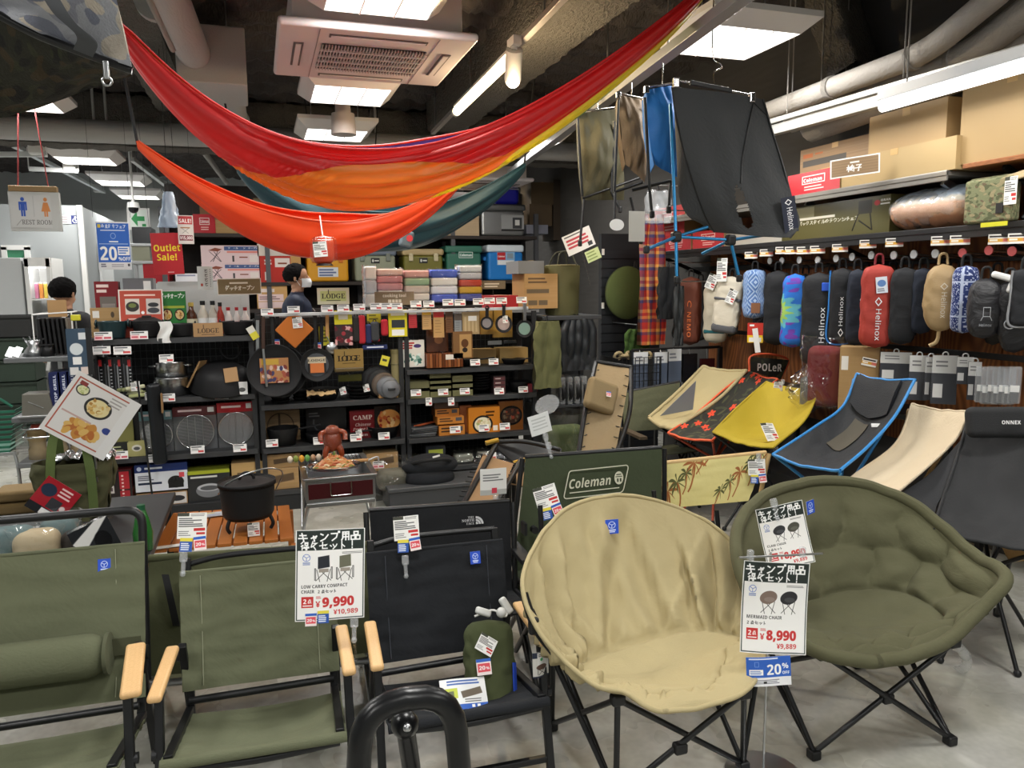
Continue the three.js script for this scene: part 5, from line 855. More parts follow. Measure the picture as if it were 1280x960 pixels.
function pot(label,x1,x2,y1,y2,s,m,o={}){
const q=spot(x1,x2,y1,y2,s,o.back??.02),R=q.w/2,h=q.h*(o.lid?.72:1),t=thing(o.name||'cooking_pot',label,'pot',[q.x,q.y,q.z-R]);
obj('body',la([[.001,0],[R*.74,0],[R*.82,.01],[R*.97,h*.92],[R,h],[R*.94,h],[R*.9,h*.9],[R*.76,.02],[.001,.016]],0,0,0),m,t);
if(o.lid){const L=obj('lid',la([[.001,h+q.h*.22],[R*.5,h+q.h*.2],[R*.95,h+q.h*.06],[R*1.01,h],[.001,h]],0,0,0),m,t);obj('knob',tor(.022,.006,0,h+q.h*.24,0,PI/2,0,0),m,L);}
if(o.fill)obj('contents',la([[.001,h*.96],[R*.9,h*.9]],0,0,0),mat(o.fill,.7),t);
obj('lug',[-1,1].map((k)=>tor(.02,.006,k*(R+.004),h*.86,0,0,PI/2)),m,t);
return t;
}
const foodPlate=(g,x,y,r,hue=['#c9902f','#e2c48a','#7d3b20','#d8b060'])=>{blob(g,'#1c1a19',x,y,r*1.15,r*.95);blob(g,hue[1],x,y,r*.95,r*.76);for(let i=0;i<26;i++)blob(g,hue[i % 4],x+rr(-.75,.75)*r,y+rr(-.55,.55)*r,r*rr(.1,.24),r*rr(.08,.18),rnd()*3);};
gbox('product_box','dark red boxed griddle standing at the back over the teal pot',121,151,352,402,'a0',{back:.3,d:.08,front:img(90,110,(g,w,h)=>{F(g,'#7a2028',0,0,w,h);lines(g,'#f0dcd8',8,6,46,2,10,6);F(g,'#6f6a66',18,30,60,50);F(g,'#8f8a86',24,44,50,22);}),c:'#7a2028',gloss:true});
gbox('product_box','grey box with a lid picture behind the red cooking notice',157,195,348,402,'a0',{back:.3,d:.14,front:img(90,80,(g,w,h)=>{F(g,'#6a6b70',0,0,w,h);blob(g,'#44464f',46,40,36,16);F(g,'#e5e5e5',60,4,22,14);blob(g,'#9fb4d0',14,52,6);}),c:'#6a6b70'});
gbox('cardboard_box','brown carton with small black print behind the teal pot',115,156,385,421,'a0',{back:.22,d:.06,front:img(110,60,(g,w,h)=>{cb(g,w,h,'#a98757');F(g,'#e9e6e0',8,6,22,14);lines(g,'#3f3326',10,30,80,2,8,4);blob(g,'#4a3b2a',74,14,6);})});
{const t=sign('notice','red cooking notice with two pot photographs on the rack top',img(150,180,(g,w,h)=>{F(g,'#e7ded6',0,0,w,h);F(g,'#b8442f',5,5,w-10,h-10);lines(g,'#f0cfc4',20,18,110,1,6,6);F(g,'#ddd3c9',22,34,48,56);blob(g,'#28231f',46,62,22,18);blob(g,'#6c7a3a',46,58,13,8);F(g,'#cfc9c4',92,34,48,56);blob(g,'#26282c',116,56,18,8);blob(g,'#3a3c42',116,76,20,10);blob(g,'#fff',80,84,6);lines(g,'#f0cfc4',30,104,90,3,10,4);}),.25,.31,onZ(177,393,ZG-.16),-.12,0,0);obj('foot',bx(.2,.004,.1,0,-.155,-.04),clear,t);}
gbox('book','green cookery book with dish photographs leaning on the rack top',201,234,364,404,'a0',{cat:'book',back:.2,d:.02,front:img(90,110,(g,w,h)=>{F(g,'#2f7a3a',0,0,w,h);jp(g,'ダッチオーブン',3,6,11.5,2,'#fff');jp(g,'大',40,22,10,1.6,'#fff');F(g,'#a8b840',6,36,w-12,6);for(const[x,y,r]of[[24,58,16],[66,58,15],[22,92,14],[48,94,13],[74,90,13]])foodPlate(g,x,y,r);}),c:'#2f7a3a',gloss:true,lid:'#efece2'});
pot('teal enamelled pan with a pale rim on the rack top',119,158,402,422,'a0',teal,{fill:'#8a8a78',name:'saucepan'});
pot('black iron dutch oven with lid next to the red notice',163,202,395,422,'a0',castIron,{lid:true,name:'dutch_oven'});
pot('shallow black iron pan beside the kraft brand card',209,243,405,421,'a0',castIron,{name:'iron_pan'});
pot('deep black iron skillet at the rack top corner below the red bottles',276,317,402,421,'a0',castIron,{name:'iron_pan'});
const LODGE=(bg,ink,w=110,h=58,deco)=>img(w,h,(g)=>{F(g,bg,0,0,w,h);if(deco){F(g,deco,w*.1,h*.2,w*.8,h*.6);}[...'LODGE'].forEach((c,i)=>ctr(g,c,w*(.2+i*.15),h*.64,h*.4,ink,'serif'));F(g,ink,w*.35-1,h*.12,2.5,h*.24);F(g,ink,w*.28,h*.74,w*.44,2);});
const signOn=(label,r,x1,x2,y1,y2,z,o={})=>{const a=onZ(x1,y1,z),b=onZ(x2,y2,z),t=sign('shelf_sign',label,r,b.x-a.x,a.y-b.y,a.clone().add(b).multiplyScalar(.5),o.rx||0,o.ry||0,o.rz||0);if(o.stem)obj('stem',rod([0,-(a.y-b.y)/2,-.006],[0,-(a.y-b.y)/2-o.stem,-.006],.003),clear,t);return t;};
signOn('kraft card with black branded lettering between the two iron pans',LODGE('#a8845a','#3f2f20'),241,279,404,422,ZG-.01);
signOn('brown sign with white Japanese letters for dutch ovens over the rack',img(150,50,(g,w,h)=>{F(g,'#e8e4da',0,0,w,h);F(g,'#7d6b48',3,3,w-6,h-6);lines(g,'#e6dfcc',42,12,62,1,5,5,0);jp(g,'ダッチオーブン',26,22,14,2.2,'#f2eee2');}),271,327,348,368,ZG-.1,{stem:.25,rz:.01});
signOn('pale paper note with brush lettering on a clear stem',img(60,90,(g,w,h)=>{F(g,'#cdd2cf',0,0,w,h);g.strokeStyle='#3c4040';g.lineWidth=2;for(let i=0;i<4;i++){const y=14+i*17;g.beginPath();g.arc(34,y+6,4,0,5);g.moveTo(28,y);g.lineTo(40,y);g.stroke();}F(g,'#a63a2c',12,66,8,10);lines(g,'#70757a',48,10,3,9,8,4,0);}),246,267,333,362,ZG-.12,{stem:.25});
function bottle(label,x1,x2,y1,y2,m,cap,lab,s='a0',back=.22){
const q=spot(x1,x2,y1,y2,s,back),r=q.w/2,t=thing('bottle',label,'bottle',[q.x,q.y+(s==='a0'?.0:0),q.z]);
obj('body',la([[.001,0],[r,.004],[r,q.h*.6],[r*.45,q.h*.78],[r*.42,q.h*.9],[.001,q.h*.9]],0,0,0,18),m,t);obj('cap',cy(r*.5,r*.5,q.h*.12,0,q.h*.94,0),cap,t);
if(lab)obj('label',cy(r*1.02,r*1.02,q.h*.36,0,q.h*.32,0),lab,t);
}
const redCap=mat('#b3242c',.4),amber=mat('#4a2410',.2);
bottle('amber sauce bottle with a yellowish cap behind the skillets',234,248,378,420,amber,mat('#b39a4a',.5),mat('#cfc9ae',.6));
bottle('first seasoning bottle with a white label and black cap',249,262,376,420,mat('#c9c2b4',.3),black,white);
bottle('second seasoning bottle with a white label, beside the red one',262,274,376,420,mat('#bfb8ac',.3),black,white);
bottle('red seasoning bottle with black cap next to white labelled ones',272,282,378,420,mat('#9c2e20',.3),black,mat('#a8352a',.5));
bottle('small red capped shaker, first of three near the sign stem',282,292,384,420,mat('#ded6d2',.4),redCap,mat('#d8b9b8',.5));
bottle('small red capped shaker in the middle of three',293,302,384,420,mat('#ded6d2',.4),redCap,mat('#d8b9b8',.5));
bottle('small red capped shaker at the rack corner',303,313,384,420,mat('#ded6d2',.4),redCap,mat('#c9a4a4',.5));
{const q=spot(200,214,400,424,'a0',.0),t=thing('leaflet','crumpled white paper leaflet hanging over the rack top edge','paper',[q.x,q.y,ZG+.01]);obj('sheet',sheet((u,v)=>V((u-.5)*.07+.012*sin(v*6),.1-v*.13,.01*sin(u*6+v*4)),8,8,.001),white,t);}
const knife=img(70,130,(g,w,h)=>{F(g,'#1c1c1f',0,0,w,h);F(g,'#8e9094',30,30,12,96);F(g,'#4d4f55',8,24,10,90);F(g,'#b02a2e',40,10,22,24);lines(g,'#b9bbc0',48,44,16,6,12,4);});
[[119,132],[132,144],[144,155],[155,168]].forEach(([a,b],i)=>{const q=spot(a,b,446,492,null,.1),t=thing('knife_pack',['first black knife pack next to the rack post','second black knife pack with a red corner','third black knife pack in the hanging row','fourth black knife pack beside the kraft tool'][i],'pack',[q.x,q.y,q.z]);obj('pack',pbox(q.w*.94,q.h,.02,{front:knife},'#1c1c1f',0,q.h/2,0),gloss,t);obj('hook',rod([0,q.h,0],[0,q.h+.01,-.3],.004),steel,t);});
{
const q=spot(142,182,470,497,'a1',-.02),t=thing('tray','oval tray of wrapped pale green tools hanging over the shelf edge','tray',[q.x,q.y,q.z-.1]);obj('tray',la([[.001,.0],[.1,.0],[.125,.02],[.12,.02],[.1,.006],[.001,.005]],0,0,0).scale(1,1,.8),clear,t);for(let i=0;i<9;i++)obj('wrapped_tool',rb(.11,.022,.03,.008,rr(-.04,.05),.02+i*.006,rr(-.05,.05),0,rr(-1,1),.1),mat(['#b9bd84','#8f9468','#d4d4b0'][i % 3],.5),t);obj('price_tag',card(.05,.06,TAG,.03,.08,.06),paper,t);
const p=spot(193,236,452,498,'a1',.05),u=thing('cooking_pot','stainless steel stock pot standing on a wider steel pot','pot',[p.x,p.y,p.z-p.w/2]);const R=p.w/2;obj('lower_pot',la([[.001,0],[R,.002],[R,p.h*.5],[R*1.04,p.h*.52],[R*.96,p.h*.53],[.001,p.h*.5]],0,0,0,36),steel,u);obj('upper_pot',la([[.001,p.h*.54],[R*.92,p.h*.54],[R*.92,p.h*.95],[R*.96,p.h*.97],[.001,p.h*.98]],0,0,0,36),steel,u);obj('handle',[tor(.03,.004,-R,p.h*.85,0,PI/2),tor(.03,.004,R,p.h*.85,0,PI/2)],steel,u);obj('lid',la([[.001,p.h*1.03],[R*.9,p.h*.98]],0,0,0),black,u);
const k=spot(243,312,446,496,'a1',.0),w=thing('iron_wok','black iron wok turned on its side with a brown paper band and kraft tags','wok',[k.x,k.y,k.z-.16]);obj('body',la([[.001,.24],[.1,.225],[.16,.16],[.2,.04],[.205,.03],[.195,.04],[.15,.15],[.001,.225]],0,0,0,36).rotateX(.35).translate(0,.02,0).scale(1,.78,1),castIron,w);
obj('paper_band',sheet((u,v)=>{const a=lerp(2.3,3.5,u),r=lerp(.13,.212,v);return V(cos(a)*r,lerp(.21,.05,v),sin(a)*-r*.6+.06);},12,6,.003),mat('#a07e52',.7),w);obj('kraft_tag',card(.08,.09,undefined,.06,.13,.2,-.3,0,.1,.002,'#a8845a'),mat('#a8845a',.7),w);obj('handle',[rod([.19,.1,.1],[.32,.13,.16],.013),sp(.022,.22,.11,.12)],panSteel,w);obj('loop',tor(.06,.008,.06,.27,-.02),castIron,w);
const pc=spot(290,309,480,496,'a1',-.01);const cc=one('picture_card','small white card with pan drawings on the wok shelf','card',card(.1,.08,img(60,48,(g,w2,h2)=>{F(g,'#eee',0,0,w2,h2);blob(g,'#333',18,18,12,6);blob(g,'#555',40,30,12,8);}),0,0,0),paper);cc.position.set(pc.x,pc.y+.04,ZG+.012);
}
{
const q=onZ(196,528,ZG+.06),t=thing('griddle_plate','long dark griddle plate hanging edge-on from the wok shelf','griddle',q);obj('plate',rb(.085,.5,.05,.03,0,-.01,0,0,.5,.02),mat('#1a1e22',.4,.3),t);obj('wooden_grip',rb(.012,.12,.03,.005,.04,.12,.03),mat('#8a6a44',.6),t);obj('hook',rod([0,.24,0],[0,.25,-.08],.005),steel,t);obj('long_rod',rod([-.09,.26,.0],[-.05,-.48,.02],.006),black,t);
const net=(label,x1,x2,y1,y2,R,head,dense)=>{const q=spot(x1,x2,y1,y2,'a2',.1),t=thing('grill_net',label,'grill net',[q.x,q.y,q.z]);obj('backing',pbox(q.w,q.h,.006,{},'#55585c',0,q.h/2,-.012),paper,t);if(head)obj('header',pbox(q.w,q.h*.22,.01,{front:img(80,24,(g,w,h)=>{F(g,head,0,0,w,h);lines(g,'#e8d0d0',10,8,50,1,6,5);F(g,'#ddd',64,4,12,12);})},head,0,q.h*.9,.002),gloss,t);const r=min(q.w,q.h*.82)*.48,c=q.h*.42;obj('rim',tor(r,.004,0,c,.004),chrome,t);const g=[];for(let i=-dense;i<=dense;i++){const y=(i/(dense+1))*r,k=sqrt(r*r-y*y);g.push(rod([-k,c+y,.004],[k,c+y,.004],.0016,5));}for(const y of[-.4,0,.4])g.push(rod([y*r,c-r*.9,.006],[y*r,c+r*.9,.006],.0025,5));obj('wires',g,steel,t).userData.kind='stuff';obj('plastic_sleeve',bx(q.w,q.h,.002,0,q.h/2,.014),clear,t);};
net('round grill net with a pale blue corner label, behind the hanging griddle',177,218,514,566,.1,'#6c8f96',13);net('wide round grill net in a dark red header sleeve',219,273,508,566,.1,'#5a2226',15);net('round grill net with a bright red header at the shelf end',274,319,503,563,.1,'#a81f2c',26);
gbox('cutting_board','olive yellow puzzle edged board standing in a dark box',128,168,525,556,'a2',{cat:'board',back:.1,d:.012,c:'#8d8a4e'});gbox('product_box','black lettered box under the puzzle edged board',126,160,555,567,'a2',{front:img(90,30,(g,w,h)=>{F(g,'#1d1e1c',0,0,w,h);lines(g,'#b9bd90',6,6,70,3,7,3);}),c:'#1d1e1c',d:.06});gbox('product_box','small cream box with a pan picture beside the board',160,182,553,567,'a2',{front:img(50,34,(g,w,h)=>{F(g,'#b3ad72',0,0,w,h);blob(g,'#e4e0d4',26,14,14,8);blob(g,'#555',26,15,9,4);}),c:'#b3ad72',d:.06});
gbox('product_box','black box with a dark lid behind the puzzle board',120,176,514,556,'a2',{back:.14,d:.1,c:'#232425'});
const red=img(80,110,(g,w,h)=>{F(g,'#24191a',0,0,w,h);for(let i=0;i<3;i++){F(g,'#cfc9c4',8,8+i*34,20,22);F(g,'#57474a',12,14+i*34,12,10);}F(g,'#b02630',44,4,28,50);F(g,'#a0222c',44,58,28,46);lines(g,'#e9c9c6',50,14,6,8,10,5,0);});
gbox('product_box','black and red striped appliance box on the rack floor beside the blue one',133,168,588,642,'base',{front:red,c:'#7c2028',gloss:true});
gbox('product_box','white box with blue band and a black pot picture',170,236,580,616,null,{front:img(180,100,(g,w,h)=>{F(g,'#dfe2ea',0,0,w,h);F(g,'#23356e',0,0,w,28);blob(g,'#c9d4ee',16,14,8);lines(g,'#e6ebf6',34,10,60,1,6,7,0);lines(g,'#667',10,40,60,3,7,4);F(g,'#273048',10,66,80,8);foodPlate(g,138,70,24,['#222','#2a2a2c','#1b1b1b','#333']);F(g,'#1b1b1d',112,66,52,26);F(g,'#e35660',150,36,18,18);}),c:'#23356e',gloss:true,d:.3});
gbox('product_box','red and kraft box with a dark pot picture under the blue and white one',172,236,616,644,'base',{front:img(180,80,(g,w,h)=>{cb(g,w,h,'#a8845a');F(g,'#c04034',40,0,70,h);lines(g,'#f0d4cc',54,30,36,3,9,6);F(g,'#d9d4cf',114,4,62,72);blob(g,'#26262a',144,42,26,18);}),c:'#a8845a',d:.3,h:.2});
gbox('product_box','black box with yellow green lid edge and a steel cookware picture',237,290,588,640,'base',{front:img(140,130,(g,w,h)=>{F(g,'#2b2c2e',0,0,w,h);F(g,'#a8b030',0,0,w,14);lines(g,'#d8d8d4',10,22,110,1,8,8);blob(g,'#7c7e82',70,84,44,30);blob(g,'#b9bbc0',70,72,40,16);blob(g,'#55575a',70,74,30,10);}),c:'#2b2c2e',lid:'#9aa32c',gloss:true,d:.3});
gbox('cardboard_box','kraft carton with sideways lettering at the foot of the rack',291,330,578,616,null,{front:img(90,90,(g,w,h)=>{cb(g,w,h,'#b8965f');for(const x of[20,56]){g.save();g.translate(x,30);g.rotate(PI/2);lines(g,'#5f4a2c',0,-8,44,1,5,12,0);g.restore();}}),d:.25});
gbox('cardboard_box','plain kraft carton below the sideways lettered one',293,330,616,640,'base',{d:.25,c:'#a5834f'});
}
// -- middle bay: hanging pans and utensils
function pan(label,cx,cyy,r,z,o={}){
const c=onZ(cx,cyy,z),R=(r*abs(z)*1.01)/960,t=thing('frying_pan',label,'pan',c);t.rotation.x=o.rx||-.08;
obj('pan',la([[.001,-.005],[R*.72,-.005],[R,R*.2],[R*1.01,R*.21],[R*.96,R*.22],[R*.7,.008],[.001,.008]],0,0,0,40).rotateX(PI/2),o.m||castIron,t);
if(o.inside)obj('coating',cy(R*.7,R*.7,.002,0,0,.01,PI/2),mat(o.inside,.4,.2),t);
const L=o.L??R*1.3;obj('handle',[bar([0,R*.9,.02],[o.hx||0,R*.95+L,.03],.022,.012,[0,0,1]),tor(.012,.004,o.hx||0,R*.95+L,.03)],o.hm||castIron,t);
if(o.label)obj('paper_label',quad(R*1.05,R*.95,o.label,0,0,.022),paper,t);
if(o.card)obj('price_tag',card(.035,.05,TAG,.0,R*.5,.05),paper,t);
return t;
}
const meat=img(100,90,(g,w,h)=>{F(g,'#b07a4a',0,0,w,h);F(g,'#c9a23a',6,4,60,20);F(g,'#d9d2cc',58,30,34,16);for(let i=0;i<30;i++)blob(g,['#7a2f28','#d9b8a8','#3b3560','#a8503a'][i % 4],rnd()*w,30+rnd()*60,9,6,rnd()*3);});
pan('largest black frying pan with a food label at the rack corner',343,463,31,ZG+.02,{label:meat,L:.18});
pan('second large black frying pan tucked behind the first',350,464,31,ZG-.06,{L:.2});
pan('round black skillet with an orange and brand label',396,456,20,ZG+.0,{inside:'#4a4d52',label:img(50,70,(g,w,h)=>{F(g,'#c9bca0',0,0,w,28);ctr(g,'LODGE',25,20,14,'#222','serif');F(g,'#d97a3a',6,28,38,42);}),L:.22});
{
const sq=onZ(368,412,ZG+.03),t=thing('leather_pad','square orange leather pad hanging on its corner with two paper tags','leather pad',sq);obj('pad',rb(.17,.17,.012,.012,0,0,0,0,0,PI/4),mat('#c46d1f',.6,0,{bumpMap:grainBump,bumpScale:.001,key:'lth'}),t);obj('paper_tag',card(.06,.07,TAG,.02,.045,.012,0,0,.06),paper,t);obj('hook',rod([0,.115,0],[0,.13,-.1],.004),steel,t);
const rodT=(label,x,y1,y2,m,extra,z=ZG-.02)=>{const a=onZ(x,y1,z),b=onZ(x,y2,z),t=thing('kitchen_tool',label,'utensil',a);const d=b.clone().sub(a);obj('handle',bar([0,0,0],[d.x,d.y,0],.022,.012,[0,0,1]),m,t);obj('hook',rod([0,0,0],[0,.012,-.2],.003),steel,t);if(extra)extra(t,d);return t;};
const dk=mat('#2e2a28',.6);
rodT('long dark wooden handled spatula over the largest pan',329,396,436,mat('#3a2218',.5),(t,d)=>obj('blade',bar([d.x,d.y,0],[d.x+.01,d.y-.24,0],.014,.004,[0,0,1]),steel,t),ZG+.06);
rodT('black strap with a small flag tag left of the orange pad',341,390,424,blackMat,(t,d)=>obj('flag_tag',card(.045,.06,TAG20,.01,d.y-.03,.012),paper,t));rodT('black strap with a small flag tag right of the orange pad',394,389,428,blackMat,(t,d)=>obj('flag_tag',card(.045,.06,TAG20,.005,d.y-.03,.012),paper,t));
rodT('wooden handled steel ladle hanging beside the yellow pack',409,390,421,handleWood,(t,d)=>{obj('neck',rod([d.x,d.y,0],[d.x+.02,d.y-.05,.01],.004),steel,t);obj('bowl',sp(.04,d.x+.024,d.y-.075,.02,1,1,.5),steel,t);});
rodT('thin steel skewer hanging near the rack post',322,400,470,steel);rodT('pair of black tongs hanging between pan and ladle',402,396,470,iron);
const pack=(label,x1,x2,y1,y2,print,c,o={})=>{const q=spot(x1,x2,y1,y2,null,o.back??0),t=thing(o.name||'hanging_pack',label,o.cat||'pack',[q.x,q.y,q.z]);obj('pack',pbox(q.w,q.h,o.d||.02,{front:print},c,0,q.h/2,0),o.gloss===false?paper:gloss,t);obj('hook',rod([0,q.h,0],[0,q.h+.008,-.3],.003),steel,t);if(o.extra)o.extra(t,q);return t;};
const yel=img(50,100,(g,w,h)=>{F(g,'#d8c92a',0,0,w,40);F(g,'#efe9d8',12,12,26,14);F(g,'#3a2a2a',0,40,w,60);for(let i=0;i<20;i++)blob(g,['#9c2f38','#d9a3a0','#5a1d24'][i % 3],rnd()*w,46+rnd()*50,6);});
pack('yellow headed pack with red pieces in a clear lower half',419,441,388,432,yel,'#3a2a2a');pack('small yellow tag pack behind the wooden ladle',399,412,408,432,img(30,40,(g,w,h)=>{F(g,'#d8cf3a',0,0,w,h);lines(g,'#6a6a20',4,8,20,4,7,3);}),'#d8cf3a',{back:.06});
pack('second yellow headed pack with a grey pot holder',486,509,387,421,img(60,90,(g,w,h)=>{F(g,'#d8c92a',0,0,w,h);F(g,'#f0ead8',8,6,44,14);F(g,'#33353a',10,34,42,26);F(g,'#eee',10,66,40,20);}),'#d8c92a');
pack('yellow card pack half hidden between the dark mitts',459,476,390,404,img(30,24,(g,w,h)=>{F(g,'#cfc22c',0,0,w,h);lines(g,'#7a7420',4,6,20,2,7,3);}),'#cfc22c',{back:.05});
const mitt=(label,x,y1,y2,c,w=9,tip)=>{const q=spot(x-w/2,x+w/2,y1,y2,null,-.01),t=thing('handle_cover',label,'handle cover',[q.x,q.y,q.z]);obj('cover',rb(q.w,q.h,.035,.02,0,q.h/2,0,0,0,0,3),mat(c,.85),t);if(tip)obj('trim',rb(q.w*1.1,.02,.03,.01,0,.01,-.004),mat(tip,.8),t);obj('hang_loop',tor(.01,.003,0,q.h+.004,0),blackMat,t);};
mitt('black fabric handle cover hanging first in the row',446,395,428,'#24211f',9);mitt('red fabric handle cover next to the black one',453,394,430,'#b3202c',9);mitt('dark blue handle cover between the red ones',461,405,430,'#232a52',8);mitt('charcoal handle cover with red trim in front',469,402,427,'#3a3b3e',11,'#a8202c');mitt('short red handle cover at the end of the row',481,399,420,'#b3202c',9);
const G=LODGE('#8f7440','#241c10',120,90),gp2=pack('gold printed folder with black branded lettering',418,454,436,460,G,'#8f7440',{d:.05});obj('lower_flap',rb(.19,.03,.04,.01,0,-.012,.01),mat('#5a4a28',.4),gp2);
pack('olive strip pack hanging below the gold folder',423,452,468,477,null,'#4a4a1e',{back:.05});pack('white and blue strip with small lettering over the lids',453,484,431,437,img(90,20,(g,w,h)=>{F(g,'#26305c',0,0,w,h);lines(g,'#dfe4f4',16,7,60,1,6,6,0);}),'#26305c');
for(let i=0;i<5;i++){const c=onZ(472+i*4.2,478+i*2.2,ZG-.1+i*.028),R=.108-i*.011,t=thing('iron_cover',['largest iron lid at the back of the lid stand','second iron lid in the stand','third lid with a brown rim in the stand','fourth grey lid in the stand','smallest pale grey lid at the front of the stand'][i],'lid',[c.x,max(c.y,SY.b0+R),c.z]);t.rotation.x=-.12;obj('lid',la([[.001,.02],[R*.8,.012],[R,0],[R*.98,-.006],[.001,.008]],0,0,0,32).rotateX(PI/2),i===2?mat('#5c5046',.5,.3):i>2?mat('#6a6c70',.45,.4):castIron,t);obj('knob',rb(.05,.014,.02,.006,0,0,.03),black,t);}
{const a=spot(474,498,482,501,'b0',.0),t=thing('peg_stand','small wooden peg stand holding the iron lids','stand',[a.x,a.y,a.z-.04]);for(const s of[-1,1])obj('peg',rb(.016,.1,.016,.005,s*a.w*.42,.05,.02),handleWood,t);obj('rail',rb(a.w,.016,.05,.005,0,.008,0),handleWood,t);}
const stack=(label,x1,x2,y1,y2,s,n,m=castIron,o={})=>{const q=spot(x1,x2,y1,y2,s,o.back??.02),R=q.w/2,t=thing('pan_stack',label,'pan',[q.x,q.y,q.z-R]);for(let i=0;i<n;i++)obj('pan',la([[.001,0],[R*.78,0],[R,q.h/n*.92],[R*.97,q.h/n*.94],[.001,.008]],0,(i*q.h)/n,0,30),m,t);if(o.handle)obj('handle',bar([R,q.h*.8,0],[R+o.handle,q.h,.03],.02,.01),m,t);if(o.tag)obj('price_tag',card(.04,.05,TAG,o.tag,q.h*.8,R*.9,0,0,.2),paper,t);};
stack('stack of black mini pans on the pan shelf below the largest pan',339,364,489,507,'b0',4);stack('black iron skillet with paper wrapping in the middle of the pan shelf',386,426,487,503,'b0',2,castIron,{handle:.12,tag:.12});stack('tower of black square pans with a white tag',436,466,482,501,'b0',4,castIron,{tag:.04});stack('small black pans with looped handles before the skillet',366,386,488,505,'b0',3,castIron,{handle:.1,back:.1});
{const q=spot(384,420,488,500,'b0',.0),t=thing('paper_wrap','crumpled kraft wrapping paper on the middle skillet','paper',[q.x,q.y+.05,q.z-.02]);obj('paper',sheet((u,v)=>V((u-.5)*q.w,.012*n3(u*5,v*3,1)+.02*v,(v-.5)*-.06),20,6,.002),mat('#c9a878',.8),t);}
gbox('product_box','kraft box with a line drawing of a frying pan',331,376,513,552,'b1',{back:.24,d:.1,front:img(100,86,(g,w,h)=>{cb(g,w,h,'#8f7350');g.strokeStyle='#4a3822';g.lineWidth=3;g.beginPath();g.arc(46,44,36,0,7);g.stroke();F(g,'#4a3822',40,10,6,40);g.strokeRect(48,44,42,24);}),c:'#8f7350'});
gbox('product_box','black box with a faint pan picture behind the roast chicken',384,434,510,552,'b1',{back:.2,d:.12,front:img(110,90,(g,w,h)=>{F(g,'#1e1f21',0,0,w,h);g.strokeStyle='#4c4e52';g.lineWidth=4;g.beginPath();g.arc(54,40,34,.4,3.4);g.stroke();lines(g,'#6b6d70',8,12,30,2,8,4);}),c:'#1e1f21',gloss:true});
gbox('product_box','dark red box with white camp chef lettering',438,470,513,546,'b1',{back:.12,d:.14,front:img(80,90,(g,w,h)=>{F(g,'#7d1c22',0,0,w,h);ctr(g,'CAMP',40,30,20,'#efe2d8','serif');ctr(g,'Chinese',40,50,13,'#efe2d8','serif','italic ');ctr(g,'Frying Pan',40,64,12,'#efe2d8','serif','italic ');ctr(g,'17cm',40,82,11,'#efe2d8','serif');}),c:'#5a1519',gloss:true});
gbox('product_box','black box with a large photograph of fried food',469,505,507,547,'b1',{back:.1,d:.14,front:img(100,100,(g,w,h)=>{F(g,'#241815',0,0,w,h);foodPlate(g,50,44,42,['#b8562c','#c98a4a','#8a2f1c','#d9b27a']);}),c:'#241815',gloss:true});
stack('wide black iron pan with a paper label on the shelf under the largest pan',334,375,536,555,'b1',1,castIron,{back:.0,handle:.14});stack('flat black griddle pan behind the roast chicken',383,416,543,553,'b1',1);stack('black pan with silver handle beside the red lettered box',424,452,540,552,'b1',1,castIron,{handle:.2,tag:.06});stack('black saute pan before the food photograph box',462,503,534,550,'b1',1);
const GR=img(90,34,(g,w,h)=>{cb(g,w,h,'#a58354');g.save();g.rotate(-.08);F(g,'#5a4630',20,14,56,12);g.restore();});
gbox('cardboard_box','upper kraft box with slanted lettering on the low shelf behind the grill',332,376,568,586,null,{front:GR,back:.05});gbox('cardboard_box','lower kraft box with slanted lettering on the low shelf behind the grill',330,374,586,606,'b2',{front:GR,back:.03});gbox('cardboard_box','kraft box with dark lettering at the shelf end beyond the grill',459,498,566,590,null,{front:GR,back:.03});
// -- bay with small skillets
pack('white pack with teal pieces standing on the rack',500,530,425,459,img(90,100,(g,w,h)=>{F(g,'#dedad0',0,0,w,h);lines(g,'#b03a3a',8,8,50,3,9,6);blob(g,'#4a3a70',64,22,14,7);for(let i=0;i<26;i++)blob(g,['#3d6a60','#8fb0a4','#dfe8e2'][i % 3],14+rnd()*62,52+rnd()*44,8,5,rnd()*3);}),'#dedad0',{back:.05,d:.05});
const wd=(label,x1,x2,y1,y2,c,capC)=>pack(label,x1,x2,y1,y2,img(30,90,(g,w,h)=>{F(g,c,0,0,w,h);F(g,capC,0,0,w,h*.3);lines(g,'#00000033',4,h*.4,20,5,9,2);}),c);
wd('red and white small tool pack next to the yellow headed packs',511,521,386,410,'#b8363a','#e2ddd6');wd('wooden spoon pack with a yellow header',528,539,386,412,'#c39a66','#d9a83a');wd('longer wooden spatula pack with a red header',542,555,386,422,'#bf9560','#b8302c');wd('brown wooden tool pack behind the spatula',557,566,388,416,'#6e4a30','#5a3a26');wd('steel and clear tool pack near the kraft bag',568,577,392,420,'#8a8c8e','#5c5048');
pack('kraft paper sleeve with folded cloth and a price label',578,599,390,418,img(70,90,(g,w,h)=>{F(g,'#a8906a',0,0,w,h);for(let i=0;i<4;i++)F(g,'#bfa880',8+i*15,20,8,60);F(g,'#e8e4dc',24,16,34,20);}),'#a8906a');
pack('brown box pack with a wooden bowl picture',566,590,414,448,img(60,90,(g,w,h)=>{F(g,'#7c5a38',0,0,w,h);F(g,'#b08a58',20,10,36,76);blob(g,'#5a3a22',36,40,11,14);blob(g,'#2a2320',36,62,8);}),'#7c5a38',{d:.04});
const wk=pack('row of dark wooden trays standing on the shelf',531,576,441,459,img(120,50,(g,w,h)=>{for(let i=0;i<12;i++)F(g,['#7a4426','#935a34','#5c3018'][i % 3],i*10,0,9,h);F(g,'#e5ddd2',62,4,30,18);F(g,'#e5ddd2',98,6,18,14);}),'#7a4426',{d:.14,back:.05});
